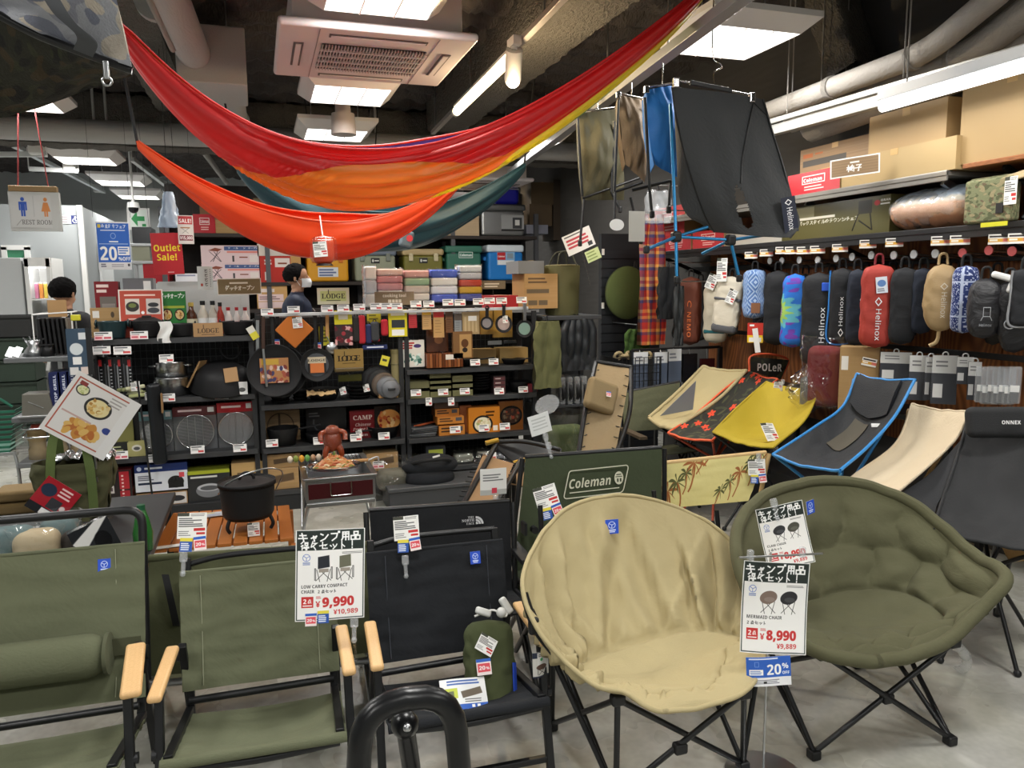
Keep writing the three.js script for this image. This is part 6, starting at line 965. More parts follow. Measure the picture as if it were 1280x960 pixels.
pack('brown leather sheet hanging behind the wooden trays',533,560,400,440,img(60,80,(g,w,h)=>{F(g,'#5c3826',0,0,w,h);blob(g,'#a8744a',34,50,12,10);blob(g,'#7d5238',20,20,14,10);}),'#5c3826',{back:.1});
pan('small black skillet on a kraft card, first of three',608,404,8.5,ZG+.02,{inside:'#8a8486',L:.06,card:false});pan('second small skillet with a hanging tag on a kraft card',629,405,11.5,ZG+.03,{inside:'#b9a6a2',L:.07,card:true});pan('skillet with a grey green coating, third in the row by the olive bag',655,411,11.5,ZG+.04,{inside:'#7f9a90',L:.12,hm:steel});
pack('kraft backing card behind the small skillet',600,617,387,418,null,'#a5803f',{back:.06});pack('kraft backing card behind the second skillet',616,640,387,422,null,'#b08a45',{back:.06});
{const q=onZ(627,428,ZG-.02),t=thing('kitchen_knife','knife with a black grip and broad blade lying across the grid','knife',q);obj('blade',bx(.1,.028,.003,-.05,0,0),steel,t);obj('grip',rb(.1,.026,.018,.008,.06,.002,0),black,t);}
gbox('cardboard_box','flat kraft box behind the frying pan on the upper shelf',591,620,437,447,'c0',{back:.2,d:.15,c:'#9c7d4a'});gbox('cardboard_box','second flat kraft box on the upper shelf by the olive bag',625,660,435,456,'c0',{back:.18,d:.15,c:'#a5864f'});
stack('black skillet lying on the upper shelf with its handle out',576,604,449,456,'c0',1,castIron,{handle:.1});stack('black grill pan lying at the shelf end by the olive bag',632,662,449,457,'c0',1,castIron,{handle:.06});
const ob=(label,x1,x2,y1,y2,n)=>{for(let i=0;i<n;i++){const h=(y2-y1)/n,o=gbox('product_box',label[i]||label[0],x1,x2,y2-h,y2,'c1',{c:i % 2?'#6a6744':'#75724c',d:.18,back:.04,lid:'#7d7a54'});o.position.y=SY.c1+(i*h*5.15)/960;}};
ob(['bottom olive box in the first stack by the clear packs','top olive box in the first stack by the clear packs'],507,537,477,494,2);ob(['bottom olive box of the tall middle stack','second olive box of the tall middle stack','third olive box of the tall middle stack','top olive box of the tall middle stack'],538,564,465,493,4);ob(['bottom olive box of the third stack','second olive box of the third stack','top olive box of the third stack'],566,591,469,492,3);
for(let i=0;i<6;i++)stack(['lowest','second','third','fourth','fifth','topmost'][i]+ ' shallow black plate of the pile on the olive box shelf',592,616,485-i*3.4,489-i*3.4,null,1,iron);gbox('product_box','pile of small dark red boxes beside the black plates',617,632,470,488,'c1',{d:.15,front:img(40,50,(g,w,h)=>{F(g,'#2a1c1e',0,0,w,h);for(let i=0;i<4;i++){F(g,'#5a2a2c',2,3+i*12,36,9);F(g,'#b9a8a4',6,6+i*12,18,3);}}),c:'#2a1c1e'});
stack('black handled basket pan at the end of the olive box shelf',640,668,477,487,'c1',1,castIron,{handle:.02});gbox('product_box','small maroon box with a white dot at the shelf end',660,672,480,491,'c1',{d:.08,c:'#6a1f2a'});
const OR=(f)=>img(80,60,(g,w,h)=>{F(g,'#c87a24',0,0,w,h);lines(g,'#4a2a10',44,10,24,2,8,4);foodPlate(g,36,40,22,['#d9cfa8','#e8e0c4','#a8b070','#cfa878']);F(g,'#f2e6d8',62,44,12,12);});
gbox('product_box','orange box with a photograph of a dumpling dish',586,625,509,542,'c2',{front:OR(),c:'#b86c1c',gloss:true,d:.12});gbox('product_box','dark orange box behind the dumpling box',575,590,507,540,'c2',{c:'#8a4a18',d:.1,back:.08});gbox('product_box','orange and black box with a dark dish photograph',624,654,501,540,'c2',{front:img(70,80,(g,w,h)=>{F(g,'#7a4a24',0,0,w,h);foodPlate(g,35,40,28,['#5a3a28','#3a2a24','#8a4030','#6a5a48']);}),c:'#6a3a1c',gloss:true,d:.1,back:.05});
const os=img(70,26,(g,w,h)=>{F(g,'#c27a2c',0,0,w,h);lines(g,'#3a2410',6,5,40,2,8,4);F(g,'#4a4a52',48,4,16,12);});
gbox('product_box','lowest flat orange box in the pile beside the dumpling box',549,581,532,539,'c2',{front:os,c:'#b8702a',d:.14});gbox('product_box','second flat orange box with a pan picture',547,580,521,531,null,{front:os,c:'#b8702a',d:.14});gbox('product_box','upper dark brown flat box of the orange pile',544,574,511,521,null,{front:os,c:'#6a4020',d:.14,back:.06});gbox('product_box','topmost dark brown flat box of the orange pile',543,573,503,511,null,{c:'#4a3020',d:.14,back:.06});
{const q=spot(510,545,526,543,'c2',.02),t=thing('tray','pile of packed skewers and grids in clear wrap on the orange box shelf','pack',[q.x,q.y,q.z-.1]);for(let i=0;i<5;i++)obj('packet',rb(q.w,.012,.2,.004,0,.008+i*.013,0,0,.08*i),mat(['#3a3c40','#55585c','#2a2b2e'][i % 3],.4),t);for(let i=0;i<5;i++)obj('skewer',rod([-.05+i*.01,.08,.08],[.1+i*.012,.08,-.04],.004),mat('#a8502c',.5),t);}
gbox('product_box','clear topped case with a yellow green sheet inside',533,557,558,578,'c3',{front:img(60,50,(g,w,h)=>{F(g,'#33363a',0,0,w,h);F(g,'#a8b04a',8,8,44,36);for(let i=0;i<8;i++)blob(g,'#e2e6d0',12+rnd()*36,18+rnd()*18,5,2,rnd()*3);}),c:'#33363a',gloss:true,d:.12});
[[505,528,568,582,'#8a8266'],[567,596,562,577,'#77786c'],[597,622,560,576,'#9a978c'],[621,640,563,574,'#6d7074']].forEach(([a,b,c,d,k],i)=>{const q=spot(a,b,c,d,'c3',.02),t=thing('packet',['crumpled clear packet with tan contents at the rack corner','clear packet of grey clips beside the yellow sheet case','white crumpled packet on the lowest shelf','dark wrapped packet near the tan cot'][i],'packet',[q.x,q.y,q.z-.06]);obj('contents',rb(q.w*.8,q.h*.6,.08,.02,0,q.h*.32,0),mat(k,.6),t);obj('plastic_bag',sheet((u,v)=>V((u-.5)*q.w,q.h*(.9*sin(PI*v)+.15*n3(u*6,v*6,a)),(v-.5)*.12),14,14,.001),clear,t);});
{const q=onZ(538,612,ZG+.16),t=thing('storage_bag','puffy black folded bag lying before the lowest rack shelf','bag',[q.x,.2,q.z]);obj('bag',[sp(.19,0,.06,0,1,.4,.6,24),sp(.17,-.01,-.02,.02,1,.5,.7,24)],blackCloth,t);obj('strap',tor(.13,.012,0,.08,.03,1.2,0,0,PI),blackMat,t);obj('care_tag',bx(.05,.012,.002,.03,.13,.07,0,0,.2),white,t);const u=thing('storage_box','flat dark grey storage case on the floor under the black bag','box',[q.x,0,q.z]);obj('case',rb(.8,.13,.3,.01,.1,.065,0),mat('#3c3e41',.5),u);obj('lid',rb(.82,.03,.32,.008,.1,.145,0),mat('#45474a',.45),u);
const w=onZ(490,600,ZG+.14),x=thing('wrapped_pack','crumpled clear plastic bundle on the floor beside the grill','pack',[w.x,.16,w.z]);obj('contents',rb(.2,.14,.15,.05,0,.02,0),mat('#5a584c',.7),x);obj('plastic_bag',sheet((u2,v)=>{const a=u2*PI*2;return V(cos(a)*(.15+.03*n3(a,v*5,1)),.26*v-.1,-sin(a)*(.11+.03*n3(v*5,a,2)));},24,12,.001),clear,x);}
}
// -- grill, slatted table, dutch oven
{
const t=thing('charcoal_grill','steel charcoal grill with dark red front panel on folding legs','grill'),z=-3.75,f0=onZ(382,600,z),f1=onZ(468,593,z),y=f0.y,w=f1.x-f0.x,cx=(f0.x+f1.x)/2,D=.48;
t.position.set(cx,0,z-D/2);
obj('tray',[bx(w,.008,D,0,y-.115,0),bx(w,.11,.006,0,y-.06,-D/2),bx(.006,.11,D,-w/2,y-.06,0),bx(.006,.11,D,w/2,y-.06,0),bx(w,.11,.006,0,y-.06,D/2)],steel,t);
obj('rim',[bar([-w/2-.01,y,D/2],[w/2+.01,y,D/2],.03,.012),bar([-w/2-.01,y,-D/2],[w/2+.01,y,-D/2],.03,.012),bar([-w/2,y,-D/2],[-w/2,y,D/2],.03,.012),bar([w/2,y,-D/2],[w/2,y,D/2],.03,.012)],steel,t);
obj('red_panel',[bx(w*.94,.075,.004,0,y-.062,D/2+.005)],mat('#4f1a1e',.3,.3),t);obj('drawer_handle',pipe([[-.05,y-.02,D/2+.012],[-.05,y-.085,D/2+.02],[.05,y-.085,D/2+.02],[.05,y-.02,D/2+.012]],.003,.01),chrome,t);
obj('grate',[...[...Array(16)].map((_,i)=>rod([-w/2+.02+(i*(w-.04))/15,y+.006,-D/2],[-w/2+.02+(i*(w-.04))/15,y+.006,-.02],.002,5)),rod([-w/2,y+.006,-.02],[w/2,y+.006,-.02],.003)],chrome,t).userData.kind='stuff';
objs('lower_frame',[bar([-w/2,y-.13,D/2],[w/2,y-.13,D/2],.02,.02),bar([-w/2,y-.13,-D/2],[w/2,y-.13,-D/2],.02,.02)],steel,t);
for(const sx of[-1,1])for(const sz of[-1,1])obj('leg',rod([sx*w*.48,y-.13,sz*D*.5],[sx*w*.6,.008,-sz*D*.45],.01),steel,t);
const top=y+.012,at2=(px,py,dz)=>{const p=onZ(px,py,z-D/2+dz);return V(p.x,p.y,p.z);};
const c=thing('roast_chicken','glazed red brown roast chicken model standing upright on the grill','food model',[at2(416,560,-.06).x,top,z-D/2-.06]),skin=mat('#8a3a1c',.25,0,{clearcoat:.6,bumpMap:clothBump,bumpScale:.003,key:'roast'});
obj('body',[sp(.052,0,.115,0,.95,1.25,.85),sp(.04,0,.165,.005,1,.8,.9)],skin,c);for(const s of[-1,1]){obj('wing',sweep(smooth([[s*.03,.165,.01],[s*.06,.155,.025],[s*.062,.12,.04]],10),.014,8),skin,c);obj('leg',sweep(smooth([[s*.025,.09,.02],[s*.042,.05,.03],[s*.035,.005,.02]],10),(k)=>.02-.01*k,8),skin,c);}obj('can',cy(.022,.022,.08,.012,.04,0,0,0,0),steel,c);
const n=thing('noodle_plate','heap of orange fried noodle model on a foil tray on the grill','food model',[at2(418,588,.1).x,top,z-D/2+.09]),nd=[];for(let i=0;i<150;i++){const a=rnd()*7,r=.105*sqrt(rnd()),h=.075*(1-r/.11);nd.push(paint(wire([[cos(a)*r,h,sin(a)*r*.7],[cos(a+.3)*r*.9,h+.012,sin(a+.3)*r*.7],[cos(a+.7)*r*1.05,max(.004,h-.012),sin(a+.7)*r*.75]],.0035,6,5),['#c9814a','#d9a06a','#b8562f','#e0c8a0','#6f8a3c'][i % 5]));}obj('noodles',[plain(la([[.001,.07],[.06,.045],[.108,.002]],0,0,0).scale(1,1,.7),'#b8743c'),...nd],MVs,n).userData.kind='stuff';obj('foil',la([[.001,.002],[.12,.003],[.135,.02]],0,0,0,18).scale(1,1,.75),chrome,n);
const k=thing('skewer','vegetable skewer model lying across the grill with a white mushroom at its end','food model',[0,0,0]),a=at2(362,562,-.1),b=at2(412,558,-.1);a.y=b.y=top+.02;obj('stick',rod(a,b,.003),steel,k);['#e0d4c0','#7a8a3a','#d99a2a','#5f9a4a','#b08a6a','#cfc2b0','#3f4a2a','#b09078'].forEach((col,i)=>{const p=mix3(a,b,i/7);obj('piece',sp(.019,p.x,p.y,p.z,.75,1,1,12),mat(col,.4),k);});
const g2=thing('tongs','steel tongs with a wooden grip laid over the grill edge','tongs'),p=at2(430,573,.02),q=at2(460,567,.02);p.y=q.y=top+.012;obj('grip',rod(p,q,.009),handleWood,g2);obj('jaw',wire([q,q.clone().add(V(.05,.012,0)),q.clone().add(V(.05,-.01,.03))],.004),steel,g2);
}
{
const H=.36,q=[[189,690],[368,674],[216,643],[362,633]].map(([x,y])=>onY(x,y,H)),t=thing('slat_table','low orange brown wooden slat table behind the olive chair','table'),wt=wood('#cf9a62');
const N=9;for(let i=0;i<N;i++){const a=(i+.06)/N,b=(i+.94)/N,m=(a+b)/2,f=mix3(q[0],q[1],m),k=mix3(q[2],q[3],m);obj('slat',bar(k,f,f.distanceTo(mix3(q[0],q[1],(i+.5+.44)/N))*2,.016),wt,t);}
obj('rail',[bar(mix3(q[0],q[2],.2).setY(H-.022),mix3(q[1],q[3],.2).setY(H-.022),.03,.025)],wt,t);obj('rail',[bar(mix3(q[0],q[2],.8).setY(H-.022),mix3(q[1],q[3],.8).setY(H-.022),.03,.025)],wt,t);
q.forEach((p,i)=>obj('leg',bar(p.clone().setY(H-.02),p.clone().setY(.0),.03,.03,[1,0,0]),wt,t));
const o=onY(312,664,H),R=.117,d=thing('dutch_oven','large black iron dutch oven with three legs and a wire bail on the wooden table','pot',[o.x,H+.012,o.z+.0]);
obj('body',la([[.001,.055],[R*.86,.06],[R*.95,.08],[R,.2],[R*1.04,.205],[R*.94,.205],[R*.9,.08],[.001,.07]],0,0,0,40),castIron,d);const L=obj('lid',la([[.001,.225],[R*.7,.222],[R*1.02,.212],[R*1.05,.225],[R*1.07,.206],[.001,.206]],0,0,0,40),castIron,d);obj('lid_handle',tor(.03,.007,0,.228,0,0,0,0,PI),castIron,L);
for(const a of[.4,2.5,4.6])obj('leg',sweep(smooth([[cos(a)*R*.8,.075,sin(a)*R*.8],[cos(a)*R*.95,.03,sin(a)*R*.95],[cos(a)*R*.85,.006,sin(a)*R*.85]],10),.008,8),castIron,d);
obj('bail',wire([[-R*1.05,.17,0],[-R*.6,.235,.06],[R*.7,.29,.09],[R*1.3,.26,.05],[R*1.05,.17,0]],.0035,30),steel,d);obj('price_tag',card(.05,.06,TAG,.02,.03,R),paper,d);
}
// -- behind the wide olive chair: table with packs, tote bag, bottle
{
const H=.46,t=thing('display_table','low dark display table carrying wrapped packs behind the wide olive chair','table');obj('top',rb(1.21,.03,.95,.006,-1.03,H-.015,-3.52),mat('#2f3032',.5),t);for(const x of[-1.6,-.46])for(const z of[-3.1,-3.95])obj('leg',bx(.03,H-.03,.03,x,(H-.03)/2,z),black,t);
const soft=(name,label,px,py,z,w,h,d,m,o={})=>{const p=onZ(px,py,z),u=thing(name,label,o.cat||'pack',[p.x,o.y??H,z],o.turn||0);obj('contents',rb(w,h,d,min(w,h,d)*.35,0,h/2,0,0,0,0,3),m,u);if(o.wrap)obj('plastic_bag',sheet((a,v)=>{const k=a*PI*2;return V(cos(k)*(w*.6+.012*n3(k,v*6,px)),h*1.12*v,-sin(k)*(d*.62+.012*n3(v*6,k,3)));},24,12,.001),clear,u);if(o.print)obj('print',card(w*.8,h*.5,o.print,0,h*.5,d/2+.003),paper,u);return u;};
soft('wrapped_pack','teal grey wrapped pack at the picture edge behind the wide chair',12,680,-3.15,.17,.13,.12,fab('#5f7476'),{wrap:1});soft('wrapped_pack','cream wrapped pack between two teal ones behind the wide chair',47,680,-3.12,.15,.12,.12,fab('#b5a688'),{wrap:1});soft('wrapped_pack','second teal wrapped pack under the tote bag',76,676,-3.2,.13,.14,.12,fab('#5f7476'),{wrap:1});soft('shoe','dark crumpled pack beside the teal one',96,676,-3.15,.1,.1,.1,mat('#3a3430',.7),{cat:'pack'}).name='wrapped_pack_003';
const b=onZ(118,672,-3.1),bk=thing('product_pack','black and white printed pack standing at an angle by the green bottle','pack',[b.x,H,-3.1],.3);obj('pack',pbox(.14,.13,.03,{front:img(60,56,(g,w,h)=>{F(g,'#26282c',0,0,w,h);g.fillStyle='#e6e6e4';g.beginPath();g.moveTo(0,20);g.lineTo(40,0);g.lineTo(60,0);g.lineTo(10,40);g.fill();blob(g,'#15161a',40,34,12,16);})},'#26282c',0,.07,0,0,0,.35),gloss,bk);
const gp3=onZ(173,682,-3.0),B=thing('bottle','green plastic bottle standing behind the chair tube','bottle',[gp3.x,H,-3.12]);obj('body',la([[.001,0],[.034,.004],[.036,.07],[.026,.12],[.014,.16],[.001,.16]],0,0,0),mat('#2f7a34',.25,0,{transmission:.3,key:'gr'}),B);obj('cap',cy(.015,.015,.02,0,.168,0),mat('#1f5a3a',.4),B);
const z=-3.73,c=onZ(99,641,z),T=thing('tote_bag','olive canvas tote bag with broad green straps and a red product card','bag',[c.x,H,z+.02]);const hh=onZ(98,574,z).y-H,W=.31;
obj('bag',sheet((u,v)=>{const a=u*PI*2,e=.6,k=lerp(.72,1,sm(0,.8,v)),x=Math.sign(cos(a))*abs(cos(a))**e*W/2*k,zz=-Math.sign(sin(a))*abs(sin(a))**e*.1*lerp(1.1,.7,v);return V(x+.012*n3(v*3,a,2),hh*v,zz+.012*n3(a*1.2,v*4,7));},48,20,.006,1,.3),fab('#4a4a30'),T);obj('bag_base',rb(W*.72,.02,.2,.01,0,.01,0),fab('#4a4a30'),T);
for(const s of[1,-1])obj('strap',sheet((u,v)=>{const P=crv([[-.07,.02,.1*s+.012*s],[-.07,hh,.085*s],[-.045,hh+.14,.03*s],[.03,hh+.15,.03*s],[.075,hh,.085*s],[.085,.02,.1*s+.012*s]])(v);return P.add(V((u-.5)*.035,0,0));},3,40,.004),fab('#5a6a38'),T);
const rc=obj('product_card',card(.15,.15,img(80,80,(g,w,h)=>{F(g,'#a8202c',0,0,w,h);blob(g,'#26344a',20,26,16,14);F(g,'#3a3a3e',34,36,26,24);F(g,'#1e1e22',0,62,w,18);F(g,'#e8e8e6',30,64,22,14);lines(g,'#f0d0d0',40,8,34,3,8,4);blob(g,'#e8d8d8',66,48,6);}),-.06,hh*.45,.13,-.1,.1,-.7),gloss,T);rc.name='product_card';
obj('lining',sheet((u,v)=>V(.05+(u-.5)*.22,hh+.03*n3(u*6,v*4,3)+.02,(v-.5)*.13),14,8,.002),mat('#c5c7c9',.2,.7),T);
for(let i=0;i<2;i++)soft('kraft_bag',i?'kraft paper charcoal bag on top of another beside the tote':'lower kraft paper charcoal bag beside the tote',40,640,-3.9,.26,.05,.16,mat('#8a7248',.7,0,{bumpMap:clothBump,bumpScale:.003,key:'kb'}),{cat:'bag',y:H+i*.058});
const mg=onZ(40,650,-3.45),M=thing('magazine','white leaflet stack lying before the kraft bags','leaflet',[mg.x,H,-3.42],.25);obj('pages',pbox(.14,.02,.2,{top:img(50,70,(g,w,h)=>{F(g,'#dcdde2',0,0,w,h);lines(g,'#8a7f92',8,10,34,4,14,5);})},'#e2e2e0',0,.012,0),paper,M);
const PZ=img(200,200,(g,w,h)=>{F(g,'#e4e2df',0,0,w,h);g.strokeStyle='#b0523c';g.lineWidth=4;g.strokeRect(14,14,w-28,h-28);foodPlate(g,104,72,34,['#d8b060','#e8d8a0','#b8863a','#e0c890']);foodPlate(g,40,44,17,['#c8cf8a','#e0e0b0','#a8b060','#d0d8a0']);for(let i=0;i<40;i++)blob(g,['#c98a3a','#d9a850','#b86a2a','#e0b868'][i % 4],60+rnd()*84,130+rnd()*40,14,9,rnd()*3);blob(g,'#2a3f8a',160,120,13,10);F(g,'#8a2f2a',22,20,22,12);lines(g,'#a8a4a0',120,24,50,3,10,4);F(g,'#c9a8a0',22,118,90,5);});
const P=sign('poster','square food poster tilted on its corner on a stand above the tote bag',PZ,.28,.28,onZ(114,520,-3.62),-.1,.1,-.62);obj('foam_core',bx(.28,.28,.006,0,0,-.006),white,P);const f=onZ(118,560,-3.64),S=thing('poster_stand','thin metal stand holding the tilted food poster','stand');obj('pole',[rod([f.x,H,-3.64],[f.x,f.y+.14,-3.64],.006)],steel,S);obj('base',cy(.05,.05,.01,f.x,H+.005,-3.64),steel,S);
}
// -- racks and cart on the aisle side
{
const z=-5.0,t=thing('tiered_rack','open grey display rack with three tiers left of the cookware bays','rack'),T=[446,520,577].map((y)=>onZ(60,y,z).y),x0=onZ(4,450,z).x,x1=onZ(114,450,z).x,m=(x0+x1)/2,w=x1-x0;
T.forEach((y,i)=>obj('shelf',rb(w-i*.02,.03,.4,.005,m,y-.015,z-.2),mat('#77797b',.4,.5),t));for(const x of[x0+.2,x1-.02])obj('post',bx(.025,T[0]+.1,.025,x,(T[0]+.1)/2,z-.38),steel,t);for(const y of[T[1]-.07,T[1]-.12])obj('front_rail',pipe([[x0+.05,y+.04,z-.3],[x0+.05,y,z+.01],[x1,y,z+.01]],.006),chrome,t);
obj('base',rb(w,.05,.4,.005,m,.025,z-.2),mat('#3a3b3d',.5),t);
const P=(px,py,dz=-.12)=>onZ(px,py,z+dz),it=(name,label,cat,px,tier,dz=-.1,turn=0)=>{const p=P(px,450,dz);return thing(name,label,cat,[p.x,T[tier],z+dz],turn);};
const wr=it('wire_holder','white wire holder packed with thin black boards on the top tier','holder',74,0,-.15);for(let i=0;i<7;i++)obj('board',bx(.012,.21,.14,-.07+i*.024,.11,0,0,0,.05),i===6?mat('#6a6258',.6):iron,wr);obj('wire_frame',[pipe([[-.1,.24,.08],[.1,.25,.08],[.1,.25,-.08],[-.1,.24,-.08],[-.1,.24,.08]],.004,.02),rod([-.1,.24,.08],[-.1,0,.08],.004),rod([.1,.25,.08],[.1,0,.08],.004)],white,wr);obj('kraft_insert',bx(.1,.1,.01,.0,.27,-.06),mat('#b08a5c',.7),wr);
const br=it('burner','grey metal burner with a wire support on the top tier','burner',44,0);obj('body',la([[.001,0],[.06,0],[.05,.03],[.03,.06],[.045,.09],[.001,.09]],0,0,0),alu,br);obj('support',[0,2.1,4.2].map((a)=>rod([0,.06,0],[cos(a)*.07,.11,sin(a)*.07],.004)),steel,br);
for(let i=0;i<2;i++){const c=it('card_holder',i?'second slanted grey card holder at the tier corner':'slanted grey card holder at the very corner of the top tier','card holder',14+i*9,0,-.05);obj('card',bx(.035,.06,.004,0,.03,0,-.5,0,-.35),steel,c);}
const st=it('stove_part','small black burner beside the black boards','burner',60,0,-.06);obj('body',la([[.001,0],[.035,0],[.03,.05],[.001,.06]],0,0,0),iron,st);obj('grate',tor(.034,.004,0,.065,0,PI/2),iron,st);
const yc=it('clip','yellow clip on the end of the wire holder','clip',99,0,.0);obj('jaw',[rb(.05,.035,.02,.006,0,.22,0)],mat('#c9c22a',.5),yc);obj('stem',rod([0,0,0],[0,.21,0],.004),steel,yc);
const po=sign('poster','dark blue product poster hanging at the end of the top tier',img(70,110,(g,w,h)=>{F(g,'#33485c',0,0,w,h);F(g,'#d4d8da',34,10,22,16);blob(g,'#cfd6d8',26,48,18,14);F(g,'#e8e8e6',14,66,24,18);F(g,'#d8d6d4',4,90,24,18);F(g,'#d8c8c0',34,90,30,18);}),.13,.27,P(100,440,.03));obj('backing',bx(.13,.27,.004,0,0,-.004),black,po);
const LG=img(40,100,(g,w,h)=>{F(g,'#1c2450',0,0,w,h);g.save();g.translate(12,92);g.rotate(-PI/2);tx(g,'LAPTOP GRILL',0,14,14,'#e0e4f0','sans-serif','bold ',86);g.restore();});
for(let i=0;i<3;i++){const b=it('product_box',['first navy box with white sideways lettering beside the folded grill','middle navy box with white sideways lettering','navy box with sideways lettering nearest the tilted poster'][i],'box',71+i*11,1,-.1);obj('carton',pbox(.055,.25,.2,{front:LG},'#1c2450',0,.125,0),gloss,b);obj('lid_flap',bx(.05,.002,.19,0,.251,0),mat('#232c5c',.4),b);}
const fg=it('folded_grill','trapezoid folding steel grill standing on the middle tier','grill',46,1,-.06);{const s=new THREE.Shape([[-.08,0],[.08,0],[.06,.12],[-.07,.12]].map(([x,y])=>new THREE.Vector2(x,y)));obj('body',new THREE.ExtrudeGeometry(s,{depth:.14,bevelSize:.003,bevelThickness:.003,bevelSegments:1}).translate(0,.01,-.07),mat('#86837a',.4,.7),fg);obj('cross',[bar([-.045,.09,.076],[.03,.05,.076],.004,.004)],steel,fg);obj('tray',rb(.2,.012,.2,.004,0,.006,0),alu,fg);}
const dr=it('display_case','clear plastic case holding three kraft canisters on the lowest tier','case',62,2,-.12);obj('case',[bx(.36,.004,.24,0,.23,0),bx(.004,.23,.24,-.18,.115,0),bx(.004,.23,.24,.18,.115,0),bx(.36,.12,.004,0,.06,.12)],clear,dr);for(let i=0;i<3;i++){const k=thing('canister',['kraft canister nearest the outer end of the clear case','middle kraft canister in the clear case','kraft canister beside the tote straps in the clear case'][i],'canister',[dr.position.x-.1+i*.11,T[2],dr.position.z]);obj('body',la([[.001,0],[.05,0],[.05,.06],[.044,.064],[.044,.11],[.05,.114],[.048,.17],[.001,.175]],0,0,0),mat('#a08a62',.7),k);obj('red_top',cy(.025,.03,.03,0,.19,0),mat('#a8402c',.6),k);}
const fz=-8.9,fr=thing('drinks_fridge','white upright drinks fridge with a glass door','fridge'),a=onZ(30,322,fz),b=onZ(62,322,fz),fx=a.x,fw=b.x-a.x,fh=a.y;
obj('cabinet',[bx(.02,fh,.5,fx,fh/2,fz-.25),bx(.02,fh,.5,fx+fw,fh/2,fz-.25),bx(fw,.02,.5,fx+fw/2,fh-.01,fz-.25),bx(fw,fh,.02,fx+fw/2,fh/2,fz-.49),bx(fw,.3,.5,fx+fw/2,.15,fz-.25)],white,fr);obj('door_frame',[bx(.035,fh-.02,.03,fx+.018,fh/2,fz+.01),bx(.035,fh-.02,.03,fx+fw-.018,fh/2,fz+.01),bx(fw,.09,.03,fx+fw/2,fh-.045,fz+.01),bx(fw,.3,.03,fx+fw/2,.16,fz+.01)],white,fr);obj('door_glass',bx(fw-.06,fh-.4,.006,fx+fw/2,fh/2+.1,fz+.008),clear,fr);const fl=new THREE.PointLight('#ffffff',.05);fl.position.set(fx+fw/2,fh-.12,fz-.05);scene.add(fl);obj('lamp_strip',rb(fw*.6,.012,.02,.004,fx+fw/2,fh-.095,fz-.05),glow,fr);for(const y of[fh-.42,fh-.78])obj('shelf',bx(fw-.04,.012,.4,fx+fw/2,y,fz-.22),white,fr);
for(let i=0;i<8;i++){const k=thing('drink',['pink ice cream pack','orange carton','yellow carton','red tub','blue bottle','pale blue bottle','white tub','teal carton'][i]+ ' inside the glass door fridge','drink',[fx+.04+(i % 4)*(fw-.06)/4+.02,fh-(i<4?.41:.77),fz-.12]);const col=['#c97a9a','#d98a3a','#d8c04a','#b8404a','#3f6aa8','#8ab0c8','#d8d8d6','#3f8a86'][i];obj('container',rb(.035,.15,.05,.01,0,.076,0),mat(col,.4),k);obj('lid',rb(.03,.012,.04,.004,0,.157,0),white,k);}
const cb2=thing('cooler_cabinet','white side of a large cabinet beside the drinks fridge at the picture edge','cabinet'),c0=onZ(-40,322,fz);obj('body',rb(fx-.03-c0.x,fh,.55,.01,(c0.x+fx-.03)/2,fh/2,fz-.28),mat('#c2c5c6',.5),cb2);obj('kick_plate',bx(fx-.05-c0.x,.08,.01,(c0.x+fx-.03)/2,.06,fz+.002),alu,cb2);
const gx=onZ(10,420,-8.1).x;for(let i=0;i<6;i++){const k=thing('crate',['lowest dark green crate of the stack by the fridge','second dark green crate from the floor','third dark green crate from the floor','fourth dark green crate from the floor','fifth green crate under the black trays','topmost black tray pile on the green crates'][i],'crate',[gx,.02+i*.2,-8.1]);obj('crate',[bx(.46,.18,.012,0,.1,.17),bx(.46,.18,.012,0,.1,-.17),bx(.012,.18,.34,.23,.1,0),bx(.012,.18,.34,-.23,.1,0),bx(.46,.012,.34,0,.012,0)],mat(i===5?'#1b1c1c':'#26352a',.6),k);objs('rim',[bx(.48,.02,.03,0,.188,.175),bx(.48,.02,.03,0,.188,-.175)],mat(i===5?'#222':'#1e2b22',.6),k);}
const s=onZ(5,505,-5.3),sb=thing('shopping_basket','green plastic shopping basket on a wheeled frame at the picture edge','basket',[s.x-.13,.5,-5.3]);obj('basket',[...[...Array(8)].map((_,i)=>bx(.36+i*.012,.014,.006,0,.03+i*.03,.15)),...[...Array(8)].map((_,i)=>bx(.006,.014,.3,.18+i*.006,.03+i*.03,0)),bx(.36,.01,.3,0,.005,0)],mat('#1d6a52',.45),sb);obj('handle',pipe([[-.2,.26,.1],[-.1,.33,.1],[.12,.33,.1],[.2,.26,.1]],.008),mat('#1d6a52',.4),sb);obj('frame',[pipe([[.2,.0,.15],[.22,-.1,.17],[.22,-.46,.17]],.01),bar([-.2,-.01,.15],[.22,-.01,.15],.02,.02),rod([-.2,0,-.1],[-.2,-.46,-.1],.01)],steel,sb);obj('wheel',cy(.03,.03,.02,.22,-.47,.17,0,0,PI/2),black,sb);
}
